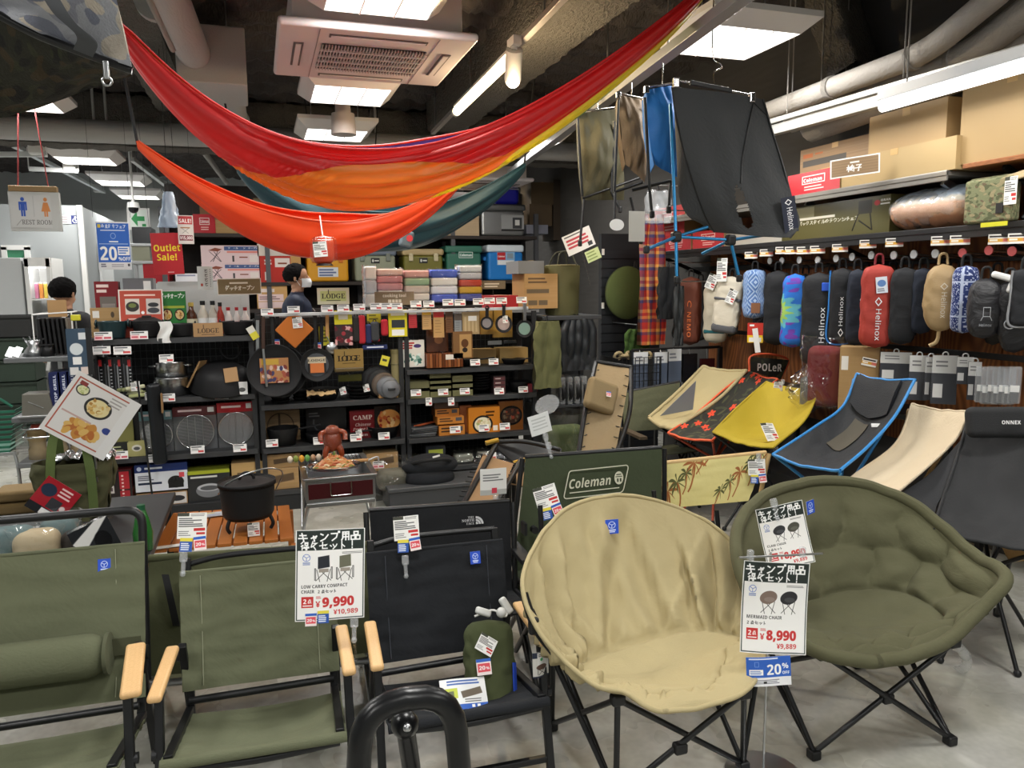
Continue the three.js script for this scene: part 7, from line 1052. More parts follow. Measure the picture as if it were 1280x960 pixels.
// -- restroom block, hanging signs
{
const z=-9.6,a=onZ(-60,300,z).x,b=onZ(103,300,z).x,h=onZ(103,257,z).y,ob=mat('#a4a9ab',.7);
struct('wall_restroom',[bx(b-a,h,3.6,(a+b)/2,h/2,z-1.8)],ob);struct('trim_6',bx(.05,h,.05,b,h/2,z+.01),white);
const d0=onZ(9,312,z).x,d1=onZ(32,312,z).x,dh=onZ(20,312,z).y;struct('door_1',[bx(d1-d0,dh,.03,(d0+d1)/2,dh/2,z+.012)],mat('#3f8a66',.5));struct('trim_7',[bx(.05,dh+.05,.05,d0-.02,dh/2,z+.02),bx(.05,dh+.05,.05,d1+.02,dh/2,z+.02),bx(d1-d0+.09,.05,.05,(d0+d1)/2,dh+.02,z+.02)],white);
struct('door_2',[rb(.03,2.0,.8,.004,b+.02,1.0,z-1.2)],mat('#dfe2e2',.5));
signOn('small navy accessible toilet sign high on the restroom wall',img(50,26,(g,w,h)=>{F(g,'#c9cccb',0,0,w,h);F(g,'#26306e',27,0,23,h);blob(g,'#fff',38,6,3);g.strokeStyle='#fff';g.lineWidth=2.4;g.beginPath();g.arc(37,16,6,.6,4.4);g.moveTo(38,9);g.lineTo(38,16);g.lineTo(44,16);g.lineTo(46,21);g.stroke();lines(g,'#9a8f94',3,4,18,3,7,3);}),76,100,269,280,z+.003);
const RR=img(180,116,(g,w,h)=>{F(g,'#cfd0d0',0,0,w,h);F(g,'#bcbebe',86,4,3,74);for(const[x,c,k]of[[48,'#2a55b8',0],[132,'#d98a48',1]]){blob(g,c,x,16,7);g.fillStyle=c;if(k){g.beginPath();g.moveTo(x-8,26);g.lineTo(x+8,26);g.lineTo(x+17,58);g.lineTo(x-17,58);g.fill();F(g,c,x-7,56,6,20);F(g,c,x+1,56,6,20);}else{F(g,c,x-15,25,30,9);F(g,c,x-15,25,6,30);F(g,c,x+9,25,6,30);F(g,c,x-8,25,16,30);F(g,c,x-8,52,7,24);F(g,c,x+1,52,7,24);}}g.strokeStyle='#777';g.lineWidth=1.5;g.beginPath();g.moveTo(20,108);g.lineTo(40,88);g.stroke();ctr(g,'REST ROOM',98,104,22,'#4a4a4a','serif','',116);});
const rz=-6.3,s=signOn('hanging white restroom sign with a blue man and an orange woman',RR,11,75,243,285,rz),p=onZ(43,264,rz),p0=onZ(11,264,rz),ww=2*(p.x-p0.x);obj('box',bx(ww,.27,.05,0,0,-.028),mat('#c9cbca',.5),s);obj('wood_top',rb(ww*.95,.04,.06,.004,0,.155,-.02),mat('#8a6f48',.6),s);obj('cord',[-1,1].map((k)=>rod([k*ww*.3,.17,-.02],[k*ww*.16,.7,-.02],.004)),mat('#8a2a2a',.6),s);
const hang=(t,w,h)=>obj('hanging_wire',[-1,1].map((k)=>rod([k*w*.4,h/2,-.004],[k*w*.4,3.25-t.position.y,-.004],.001)),blackMat,t);
hang(signOn('blue and white fair poster announcing twenty percent off',img(150,190,(g,w,h)=>{F(g,'#e6e9ee',0,0,w,h);F(g,'#2a66c8',3,6,w-6,154);F(g,'#d8c040',8,10,14,14);jp(g,'会員限定フェア',24,10,15.5,2.2,'#eef2fa');F(g,'#cfdcf4',20,32,110,4);g.strokeStyle='#a8c2ee';g.lineWidth=2;g.beginPath();g.arc(75,56,11,0,7);g.stroke();F(g,'#eef2fa',56,76,40,5);lines(g,'#a8c2ee',10,86,130,1,4,3,0);tx(g,'20',9,152,76,'#fff','sans-serif','bold ',80);F(g,'#fff',92,98,52,34);lines(g,'#4a78cc',96,103,44,3,9,5);tx(g,'%OFF',92,154,22,'#fff','sans-serif','bold ',54);lines(g,'#778',12,166,30,2,8,5);lines(g,'#99a',60,168,60,2,7,3);F(g,'#445',132,166,10,10);}),119,165,277,337,-5.75),.28,.37);
hang(signOn('red sheet with yellow Outlet Sale lettering',img(150,200,(g,w,h)=>{F(g,'#b81c28',0,0,w,h);ctr(g,'Outlet',75,88,44,'#f0dc2a','sans-serif','bold ',132);ctr(g,'Sale!',72,132,44,'#f0dc2a','sans-serif','bold ',108);F(g,'#d8a0a0',70,186,30,5);}),188,230,291,343,-5.7,{rz:.03}),.24,.32);
hang(signOn('white sale card priced 15,000 with a table picture',img(90,150,(g,w,h)=>{F(g,'#e2dedb',0,0,w,h);F(g,'#b8323a',6,5,w-12,42);ctr(g,'SALE!',45,40,28,'#fff','sans-serif','bold ',74);F(g,'#a8724a',16,62,54,6);g.strokeStyle='#777';g.lineWidth=2;g.beginPath();g.moveTo(24,68);g.lineTo(60,94);g.moveTo(62,68);g.lineTo(26,94);g.stroke();F(g,'#7d2a3a',8,104,74,28);ctr(g,'¥15,000',46,126,23,'#fff','sans-serif','bold ',70);}),221,243,269,305,-5.65),.12,.2);
const ex=signOn('green and white exit sign with an arrow far down the aisle',img(60,44,(g,w,h)=>{F(g,'#e8f2ea',0,0,w,h);g.fillStyle='#2a9a52';g.beginPath();g.moveTo(4,22);g.lineTo(26,4);g.lineTo(26,16);g.lineTo(52,16);g.lineTo(52,27);g.lineTo(26,27);g.lineTo(26,40);g.fill();F(g,'#2a9a52',42,34,14,6);}),162,184,262,285,-10.5);hang(ex,.24,.25);obj('housing',bx(.25,.26,.06,0,0,-.034),white,ex);
const cam=onZ(167,263,-10),cm=thing('dome_camera','small dark dome camera on a white base near the exit sign','camera',[cam.x,cam.y,cam.z]);obj('base',[cy(.06,.07,.06,0,.06,0),rod([0,.08,0],[0,3.3-cam.y,0],.015)],white,cm);obj('dome',sp(.055,0,.02,0),mat('#16171a',.15),cm);
}
// -- far shelving
{
const z=-9,w0=onZ(203,300,z).x,w1=3.3,m=(w0+w1)/2,W=w1-w0,Y=[1.5,2.03],t=thing('storage_shelving','dark tall shelving with coolers and cartons behind the cookware racks','shelving'),dk=mat('#2c2320',.6);
for(const y of[...Y,onZ(340,386,z).y,.6,.1])obj('shelf',rb(W,.04,.55,.004,m,y-.02,z-.27),dk,t);for(let i=0;i<=4;i++)for(const zz of[z-.03,z-.52])obj('upright',bx(.05,2.3,.05,w0+(W*i)/4,1.15,zz),mat('#55565a',.5,.4),t);obj('back_panel',bx(W,2.6,.02,m,1.3,z-.56),mat('#1e1917',.8),t);  // back_panel: dark sheet, raised to stand in for the darkness beyond the shelves
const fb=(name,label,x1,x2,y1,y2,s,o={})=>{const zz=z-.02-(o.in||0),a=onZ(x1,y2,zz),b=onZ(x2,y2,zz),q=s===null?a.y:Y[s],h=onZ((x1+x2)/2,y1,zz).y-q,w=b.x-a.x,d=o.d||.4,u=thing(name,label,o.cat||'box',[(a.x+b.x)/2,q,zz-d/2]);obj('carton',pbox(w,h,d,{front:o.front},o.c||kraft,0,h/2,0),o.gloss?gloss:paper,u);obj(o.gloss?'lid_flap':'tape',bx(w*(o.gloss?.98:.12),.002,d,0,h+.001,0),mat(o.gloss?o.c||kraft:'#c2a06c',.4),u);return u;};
const KL=img(90,50,(g,w,h)=>{cb(g,w,h,'#a8834f');F(g,'#e0dcd8',50,12,30,30);lines(g,'#6a6a70',54,16,22,3,8,4);});
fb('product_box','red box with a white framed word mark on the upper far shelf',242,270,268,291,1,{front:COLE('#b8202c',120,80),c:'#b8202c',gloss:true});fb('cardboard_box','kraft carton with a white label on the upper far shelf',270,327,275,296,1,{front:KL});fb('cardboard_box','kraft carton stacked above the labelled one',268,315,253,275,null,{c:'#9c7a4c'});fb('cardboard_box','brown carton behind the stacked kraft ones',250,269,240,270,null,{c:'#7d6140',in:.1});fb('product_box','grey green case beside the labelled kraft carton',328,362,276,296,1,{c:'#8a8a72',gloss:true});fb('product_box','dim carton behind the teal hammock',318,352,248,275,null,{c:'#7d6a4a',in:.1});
fb('cardboard_box','large pale kraft carton with a red and white label',516,599,250,297,1,{front:img(150,90,(g,w,h)=>{cb(g,w,h,'#c2a987');F(g,'#b0926c',0,46,w,2);F(g,'#e6e0d8',8,56,46,30);F(g,'#c8403a',10,58,14,12);F(g,'#8a8478',28,58,20,10);lines(g,'#a08a6a',86,26,40,2,8,4);blob(g,'#6a5a44',132,30,4);}),c:'#c2a987'});
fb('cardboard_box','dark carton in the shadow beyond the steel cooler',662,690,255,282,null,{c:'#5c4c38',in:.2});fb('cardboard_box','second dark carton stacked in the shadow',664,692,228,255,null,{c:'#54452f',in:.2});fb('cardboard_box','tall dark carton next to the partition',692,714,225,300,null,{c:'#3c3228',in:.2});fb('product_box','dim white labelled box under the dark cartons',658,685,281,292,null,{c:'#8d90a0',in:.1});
const TBL=img(180,80,(g,w,h)=>{F(g,'#e3c9cc',0,0,w,h);F(g,'#4a5f8e',72,4,108,17);jp(g,'フィールディングテーブル',84,7,7.6,1.3,'#e8ecf6');F(g,'#e08a80',80,24,100,8);g.fillStyle='#8a4a38';g.beginPath();g.moveTo(22,22);g.lineTo(44,10);g.lineTo(66,16);g.lineTo(52,26);g.fill();g.strokeStyle='#55484c';g.lineWidth=2;for(const[a,b]of[[26,60],[60,28],[40,62],[52,36]]){g.beginPath();g.moveTo(a,26);g.lineTo(b,70);g.stroke();}F(g,'#4a4648',96,44,6,26);F(g,'#8a4a38',118,48,26,5);F(g,'#e8dcd8',150,40,26,32);});
fb('product_box','pink and white folding table box, upper of two',252,324,307,330,null,{front:TBL,c:'#c9aeb2',gloss:true});fb('product_box','pink and white folding table box, lower of two',253,325,330,351,null,{front:TBL,c:'#c9aeb2',gloss:true});fb('product_box','white flat carton lying on the red boxed set',322,382,305,320,null,{c:'#d8cdc2',gloss:true});fb('product_box','red and white boxed set under the flat white carton',326,377,320,351,0,{front:img(110,70,(g,w,h)=>{F(g,'#b8362f',0,0,w,h);F(g,'#e8ddd6',40,6,40,24);F(g,'#c79a5e',82,0,28,h);F(g,'#e8ddd6',66,40,36,26);F(g,'#8a4a38',48,18,24,4);F(g,'#eadfda',12,42,12,22);lines(g,'#f0d8d4',12,10,20,2,8,5);}),c:'#c79a5e',gloss:true});
fb('product_box','kraft printed box below the shelf beside the man in the mask',322,360,356,386,null,{front:img(90,70,(g,w,h)=>{cb(g,w,h,'#c79a5e');F(g,'#e8d8d4',12,12,40,10);F(g,'#e4c9c9',4,28,74,20);lines(g,'#8a6a6a',8,34,64,2,6,3);F(g,'#e4c9c9',4,50,74,18);}),c:'#c79a5e'});
fb('panel','plain pale grey board leaning behind the bottles',200,313,352,404,null,{c:'#b4b8ba',gloss:true,in:-3.2,d:.02,cat:'board'});signOn('white framed notice behind the bottles',img(50,26,(g,w,h)=>{F(g,'#dde0e8',0,0,w,h);F(g,'#8a94b0',4,3,40,3);}),219,248,342,357,-5.85,{stem:.3});
fb('product_box','bright red box on the far shelf beneath the outlet sheet',180,212,326,354,0,{c:'#a81f2a',gloss:true});fb('product_box','black tool case on the far shelf above the exit side',166,190,284,304,null,{c:'#23262c',gloss:true,in:0});fb('product_box','olive white carton under the black tool case',166,188,306,326,null,{c:'#9a9c88',gloss:true});
{const sx=onZ(160,300,z).x,ex=onZ(194,300,z).x,s2=thing('storage_shelving','small grey rack with a black case under the exit sign','shelving');for(const py of[304,326])obj('shelf',rb(ex-sx,.03,.5,.004,(sx+ex)/2,onZ(176,py,z).y-.016,z-.24),alu,s2);for(const x of[sx,ex])obj('post',bx(.03,1.95,.03,x,.975,z-.45),alu,s2);const q0=onZ(196,404,-5.82),q1=onZ(318,404,-5.82),s3=thing('display_rack','low dark rack back to back with the bay of pots','rack');obj('shelf',rb(q1.x-q0.x,.03,.3,.004,(q0.x+q1.x)/2,q0.y-.016,-5.95),rackMat,s3);for(const x of[q0.x,q1.x])obj('post',bx(.03,q0.y,.03,x,q0.y/2,-5.95),rackMat,s3);}
const cooler=(label,x1,x2,y1,y2,body,lid,o={})=>{const zz=z+.02,a=onZ(x1,y2,zz),b=onZ(x2,y2,zz),s=o.s??0,h=onZ((x1+x2)/2,y1,zz).y-Y[s],w=b.x-a.x,u=thing('cooler_box',label,'cooler',[(a.x+b.x)/2,Y[s],zz-.2]),D=.36;obj('body',rb(w*.94,h*.78,D,.03,0,h*.39,0,0,0,0,3),o.m||mat(body,.4),u);obj('lid',rb(w,h*.2,D*1.05,.025,0,h*.88,0,0,0,0,3),o.lm||mat(lid,.4),u);
if(o.latch)for(const k of[-.3,.3])obj('latch',[rb(.05,.09,.02,.006,k*w,h*.72,D/2+.012),rb(.03,.03,.03,.006,k*w,h*.8,D/2+.014)],mat(o.latch,.4),u);else for(const k of[-1,1])obj('side_handle',rb(.04,.05,.14,.015,k*w*.49,h*.6,0),mat(body,.4),u);
if(o.print)obj('label',quad(w*o.print[1],h*o.print[2],o.print[0],o.print[3]||0,h*(o.print[4]||.4),D/2+.004),paper,u);return u;};
const dec=img(60,24,(g,w,h)=>{F(g,'#1c1e20',0,0,w,h);blob(g,'#d8d8d0',14,12,7);lines(g,'#d8d8d0',26,9,28,1,6,6,0);}),rw=(bg)=>img(80,60,(g,w,h)=>{F(g,bg,0,0,w,h);F(g,'#c0262e',2,2,36,34);tx(g,'Coleman',5,24,10,'#fff','sans-serif','bold ',30);F(g,'#8a9aa8',46,6,26,24);F(g,'#e4e6e8',4,38,72,20);});
cooler('yellow hard cooler box with orange latches and a white notice',383,438,312,350,'#d99a1a','#d99a1a',{latch:'#d0701c',print:[img(60,26,(g,w,h)=>{F(g,'#dfe2ea',0,0,w,h);lines(g,'#5a6a9a',4,5,50,3,7,4);}),.46,.3,0,.3]});cooler('sage green cooler box with a blue grey lid',443,497,310,350,'#8f9480','#6a7484',{latch:'#7a8078',print:[dec,.2,.16,0,.62]});cooler('olive cooler box with a cream lid and latches',504,556,310,347,'#6f6a24','#b39d72',{latch:'#c9bd9a',print:[dec,.2,.16,0,.62]});cooler('green cooler box with a white band and word mark',558,604,306,347,'#2f6a58','#2f6a58',{print:[img(60,24,(g,w,h)=>{F(g,'#2f6a58',0,0,w,h);g.strokeStyle='#e4e8e4';g.lineWidth=2;g.strokeRect(3,2,54,20);tx(g,'Coleman',6,17,12,'#fff','sans-serif','bold ',48);}),.4,.18,.02,.72]});cooler('bright blue cooler box with a white lid and red label',610,656,305,348,'#1f7ac8','#d8e2ea',{print:[rw('#8ab4d8'),.48,.36,0,.6]});
cooler('stainless steel cooler with a black base and bottle opener',601,658,254,296,'#aaa','#aaa',{s:1,m:mat('#a8aaac',.3,.9),lm:mat('#8f9193',.3,.9),print:[img(60,60,(g,w,h)=>{F(g,'#9a9c9e',0,0,w,h);F(g,'#33353a',30,10,24,40);F(g,'#d8d8d6',36,18,12,20);F(g,'#222',0,52,w,8);}),.5,.5,.12,.4]});
const bg=(label,x1,x2,y1,y2,c)=>{const a=onZ(x1,y2,z),b=onZ(x2,y1,z),u=thing('storage_bag',label,'bag',[(a.x+b.x)/2,a.y,z-.2]);obj('bag',rb(b.x-a.x,b.y-a.y,.25,.05,0,(b.y-a.y)/2,0,0,0,0,3),mat(c,.3),u);obj('seam',bx((b.x-a.x)*.96,.012,.256,0,(b.y-a.y)*.8,0),mat('#c9c9d0',.5),u);};
bg('shiny deep blue bag on top of the steel cooler',621,652,231,254,'#1d1f9a');bg('dark red wrapped bag on top of the steel cooler',600,620,236,254,'#6a2230');
const cam2=onZ(432,254,-7.6),cd=thing('camouflage_hammock','dark camouflage bundle hanging between teal and rainbow hammocks','hammock',cam2.toArray());obj('bundle',sheet((u,v)=>V((u-.5)*.55,-.18+.42*v-.1*sin(PI*u)+.03*n3(u*5,v*4,1),.1*sin(PI*v)+.03*n3(u*6,v*3,8)),24,16,.01,.6,.4),camoDark,cd);obj('cord',[rod([-.27,.2,0],[-.35,3.3-cam2.y,0],.006),rod([.27,.2,0],[.35,3.3-cam2.y,0],.006)],black,cd);
}
{
const zt=ZG-.2,tw=(label,x1,x2,y1,y2,cols)=>{const a=onZ(x1,y2,zt),b=onZ(x2,y1,zt),w=b.x-a.x,h=b.y-a.y,u=thing('towel_pack',label,'towel',[(a.x+b.x)/2,a.y,zt]);cols.forEach((c,i)=>obj('folded_towel',rb(w*.94,h/cols.length*.98,.14,.015,0,(i+.5)*h/cols.length,0),mat(c,.9),u));obj('plastic_bag',sheet((s,v)=>{const k=s*PI*2;return V(Math.sign(cos(k))*abs(cos(k))**.4*(w*.5+.004*n3(k*2,v*8,x1)),h*1.04*v,-Math.sign(sin(k))*abs(sin(k))**.4*(.08+.006*n3(v*9,k*3,3)));},32,14,.001),clear,u);};
tw('clear bag of white and pale blue towels at the end of the rail',455,469,333,384,['#d8dcdc','#b9c4cf','#e0e2e0']);tw('pink towel pack with a white band',469,502,336,372,['#dfe0dd','#cf9aa0','#c98a90','#d8c0b8']);tw('green and pink towel pack with a white lower half',503,535,338,376,['#e2ddd6','#d9cfc8','#9cc0a0','#d8a8a4']);tw('white and bright blue striped towel pack',536,570,337,378,['#4a5fc4','#dfe2ec','#e6e6e4','#4a63c8']);tw('crumpled multicoloured towel pack',571,600,332,376,['#4a5098','#c9a030','#b8402c','#b9bcc4','#cfd2d6']);
one('ledge','pale ledge board on the top of the cookware bays under the towel packs','ledge',bx(onZ(668,385,zt).x-onZ(330,385,zt).x,.02,.2,(onZ(668,385,zt).x+onZ(330,385,zt).x)/2,onZ(500,386,zt).y-.03,zt),mat('#8d8f92',.4,.4));
signOn('cream card with black branded lettering over the hanging mitts',LODGE('#dcdcc0','#26241c',110,56,'#c9d28a'),396,437,360,380,ZG-.02,{stem:.06});signOn('brown cooking tool sign with white letters before the pink towels',img(120,40,(g,w,h)=>{F(g,'#85735a',0,0,w,h);ctr(g,'cooking tool',60,16,12,'#e6dccb');F(g,'#e6dccb',40,23,40,9);F(g,'#85735a',50,23,2,9);F(g,'#85735a',60,23,2,9);F(g,'#85735a',70,23,2,9);}),468,518,365,381,ZG-.03,{stem:.05});signOn('small brown sign on the ledge below the blue cooler',img(70,26,(g,w,h)=>{F(g,'#7a6a54',0,0,w,h);lines(g,'#d8cdbb',10,8,50,2,8,4);}),601,632,351,361,ZG-.2,{stem:.12});
const kb=(label,x1,x2,y1,y2,zz,c,o={})=>{const a=onZ(x1,y2,zz),b=onZ(x2,y1,zz),w=b.x-a.x,h=b.y-a.y,u=thing('cardboard_box',label,'box',[(a.x+b.x)/2,a.y,zz-.14],o.turn||0);obj('carton',pbox(w,h,.28,{front:o.front},c,0,h/2,0),paper,u);obj('tape',bx(.03,.002,.28,0,h+.001,0),mat('#c2a06c',.3),u);return u;};
kb('kraft carton with grey print standing at the end of the cookware racks',656,697,342,386,ZG-.1,'#a8824f',{front:img(90,100,(g,w,h)=>{cb(g,w,h,'#b08a58');lines(g,'#6a5238',10,12,60,2,10,5);F(g,'#6a5a44',6,44,60,12);F(g,'#6a5a44',10,76,24,14);F(g,'#6a5a44',38,76,24,14);})});kb('flat grey carton lying on the printed kraft one',648,680,326,342,ZG-.1,'#7d7e80');kb('red and white flat box on the rail beside the kraft carton',616,652,369,386,ZG-.25,'#b0262e');
}
// -- partition and goods between racks and side wall
{
const z=-5.95,a=onZ(752,292,z),b=onZ(826,292,z),t=thing('partition','tall dark navy slat partition with white clips on its edge','partition');obj('board',bx(b.x-a.x,a.y,.05,(a.x+b.x)/2,a.y/2,z-.03),mat('#15191f',.7),t);for(let i=0;i<22;i++)obj('slat',bx(b.x-a.x,.065,.008,(a.x+b.x)/2,.05+i*.078,z),mat('#181d24',.6),t);for(const y of[315,382])obj('edge_clip',bx(.02,.05,.01,a.x+.01,onZ(752,y,z).y,z+.01),white,t);
const c=onZ(784,366,z+.08),r=thing('round_bag','round olive storage bag hanging on the navy partition','bag',c);obj('bag',[sp(.21,0,0,0,.95,1.05,.25,32)],fab('#4d5a30'),r);obj('piping',tor(.203,.006,0,0,0).scale(.98,1.07,1),mat('#39421f',.8),r);obj('badge',bx(.06,.09,.004,.13,-.05,.04),mat('#3c4a5a',.7),r);obj('loop',wire([[.06,.2,0],[.07,.26,0],[.09,.2,0]],.005),black,r);
const drape=(name,label,cat,x1,x2,y1,y2,zz,m,th=.02,n=5)=>{const p=onZ(x1,y1,zz),q=onZ(x2,y2,zz),u=thing(name,label,cat,[(p.x+q.x)/2,p.y,zz]);const w=q.x-p.x,h=p.y-q.y;obj('cloth',sheet((s,v)=>V((s-.5)*w*(.75+.25*sm(0,.25,v)),-h*v,(n>8?.02:.012)*sin(s*n*2+v)*sin(PI*min(1,v+.2))+.008*n3(s*4,v*3,x1)),30,24,th,w*2,h*2),m,u);obj('hang_loop',wire([[-.01,0,0],[0,.04,0],[.01,0,0]],.004),black,u);obj('hook',x1>799?rod([0,.035,0],[3.66-u.position.x,.035,0],.005):rod([0,.035,0],[0,.035,x1>750?-.5:-.5],.005),steel,u);return u;};
drape('blanket','red plaid fringed blanket hanging behind the clear package','blanket',800,831,268,430,-5.4,plaid,.04,9);drape('jacket_sleeve','black folded jacket hanging next to the plaid blanket','jacket',823,846,334,398,-5.2,blackCloth,.06);drape('pouch_pack','black pack with lime green corners beside the brown bag','pack',843,853,358,432,-5.0,mat('#26292b',.4),.03);drape('towel','green cloth with pleats hanging under the partition','cloth',781,812,412,442,-5.5,fab('#3f5a26'),.02,12);drape('storage_bag','olive bag with drawstring hanging at the end of the cookware racks','bag',667,700,402,484,ZG+.12,fab('#5c5d3a'),.05);drape('netting','black net in a clear plastic sleeve next to the olive bag','net',702,742,400,462,ZG-.05,mat('#23262a',.4),.05,14);drape('hanging_chair_cover','silver clear package with blue prints hanging by the red cartons','package',806,838,238,279,-4.6,poly,.03);
const s=onZ(705,395,ZG),u=thing('bucket','olive folding canvas bucket with two loop handles on the end shelf','bucket',[onZ(710,394,ZG-.1).x,onZ(710,394,ZG-.1).y,ZG-.22]);obj('body',la([[.001,0],[.105,0],[.115,.36],[.11,.36],[.1,.01],[.001,.01]],0,0,0,30).scale(1.2,1,1),fab('#5f5c3a',.6),u);obj('rim',tor(.115,.006,0,.36,0,PI/2),mat('#7a7250',.6),u);for(const k of[-1,1])obj('handle',wire([[-.07,.36,k*.09],[-.03,.45,k*.05],[.04,.46,k*.05],[.08,.36,k*.09]],.006),mat('#3a3a2c',.7),u);
const e=thing('end_rack','grey metal rack with wire basket and hooks at the end of the cookware bays','rack'),e0=onZ(676,400,ZG-.05).x,e1=onZ(750,400,ZG-.05).x,ey=onZ(710,394,ZG-.1).y;obj('shelf',rb(e1-e0,.03,.4,.004,(e0+e1)/2,ey-.016,ZG-.22),mat('#4b4d50',.4,.4),e);obj('back_panel',bx(e1-e0,ey,.02,(e0+e1)/2,ey/2,ZG-.42),mat('#2a2c2e',.7),e);for(const x of[e0,e1])obj('post',bx(.03,ey,.03,x,ey/2,ZG-.4),rackMat,e);for(let i=0;i<4;i++)obj('hook',rod([e0+.1+i*.07,ey-.09,ZG-.4],[e0+.1+i*.07,ey-.09,ZG-.02],.005),chrome,e);obj('basket_shelf',rb(e1-e0,.02,.35,.004,(e0+e1)/2,onZ(715,508,ZG).y,ZG-.2),mat('#4b4d50',.4,.4),e);
for(let i=0;i<4;i++){const p=onZ(702+i*9,508,ZG-.05),k=thing('clear_case','clear plastic case with a black round pan inside, standing under the net','case',[p.x,onZ(715,508,ZG).y+.012,ZG-.12],0,'clear pan cases at the rack end');obj('case',rb(.04,.2,.2,.008,0,.1,0),poly,k);obj('pan',cy(.075,.075,.02,0,.09,.05,0,0,PI/2),castIron,k);}
const wq=onZ(716,560,-4.5),wb=thing('wrapped_chair','olive folded chair in a shiny clear bag on the floor before the end rack','chair',[wq.x,0,-4.6]);obj('bundle',rb(.24,.52,.16,.05,0,.27,0,0,0,0,3),fab('#3f4a2a'),wb);obj('plastic_bag',sheet((q,v)=>{const k=q*PI*2;return V(cos(k)*(.16+.02*n3(k,v*6,1)),.62*v,-sin(k)*(.12+.02*n3(v*6,k,2)));},30,16,.001),clear,wb);
const ns=signOn('tilted white notice with red text on a clip above the olive bucket',img(90,70,(g,w,h)=>{F(g,'#dcdad8',0,0,w,h);lines(g,'#444',6,6,60,1,6,4);lines(g,'#b8404a',8,18,70,3,12,7);F(g,'#333',68,50,14,14);}),705,742,288,314,-5.0,{rz:.4});obj('green_slip',card(.11,.08,img(40,30,(g,w,h)=>{F(g,'#bcc890',0,0,w,h);lines(g,'#7a8a50',4,5,30,3,8,3);}),.06,-.13,.004),paper,ns);obj('stem',rod([0,-.06,-.01],[-.03,-.32,-.02],.004),clear,ns);
const bk=thing('basket','black wire basket with rolled beige straps below the partition','basket',[onZ(788,470,-5.3).x,.6,-5.3]),bh=onZ(788,445,-5.3).y-.6;const bg=[];for(let i=0;i<=10;i++)bg.push(bx(.005,bh,.005,-.18+i*.036,bh/2,.15));for(let i=0;i<6;i++)bg.push(bx(.36,.005,.005,0,(i*bh)/5,.15));obj('wires',bg,black,bk).userData.kind='stuff';obj('side',[bx(.006,bh,.3,-.18,bh/2,0),bx(.006,bh,.3,.18,bh/2,0),bx(.36,.006,.3,0,0,0)],black,bk);for(const x of[-.17,.17])obj('leg',bx(.02,.6,.02,x,-.3,.1),black,bk);for(let i=0;i<6;i++)obj('rolled_strap',tor(.03,.012,-.13+i*.05,bh+.01,.05,.5+i,0,0,PI*2,12),mat('#a89874',.8),bk);
const hd=img(50,90,(g,w,h)=>{F(g,'#5c6678',0,0,w,h);F(g,'#dcdfe2',0,0,w,22);lines(g,'#8a8f9a',8,8,30,2,6,3);});
const r0y=onZ(790,438,-5.2).y;[[800,440,500],[826,440,496],[842,436,498],[862,442,490],[884,448,486]].forEach(([x,y1,y2],i)=>{const p=onZ(x,y1,-5.185),h=p.y-onZ(x,y2,-5.185).y,k=thing('fabric_packet',['pale blue grey packet hanging above the olive camp chair','grey packet with a white header beside the pale one','third grey header packet in the row','black strap packet with a white tag','dark red packet in the shade behind the sand chair'][i],'packet',p);obj('pouch',pbox(.12,h,.03,{front:i<3?hd:undefined},['#5c6678','#4a505a','#4a505a','#17181b','#4a1e22'][i],0,-h/2,0),gloss,k);obj('hang_hole',rod([0,0,0],[0,r0y-p.y+.004,-.012],.004),steel,k);});
const hb=thing('hook_rail','black rail carrying the grey packets between partition and side wall','rail'),r0=onZ(790,438,-5.2),r1=onZ(900,440,-5.2);obj('rail',bar(r0,V(r1.x,r0.y,-5.2),.02,.02),black,hb);obj('leg',[bx(.03,r0.y,.03,r0.x,r0.y/2,-5.2)],black,hb);obj('leg',[bx(.03,r0.y,.03,r1.x,r0.y/2,-5.2)],black,hb);
}
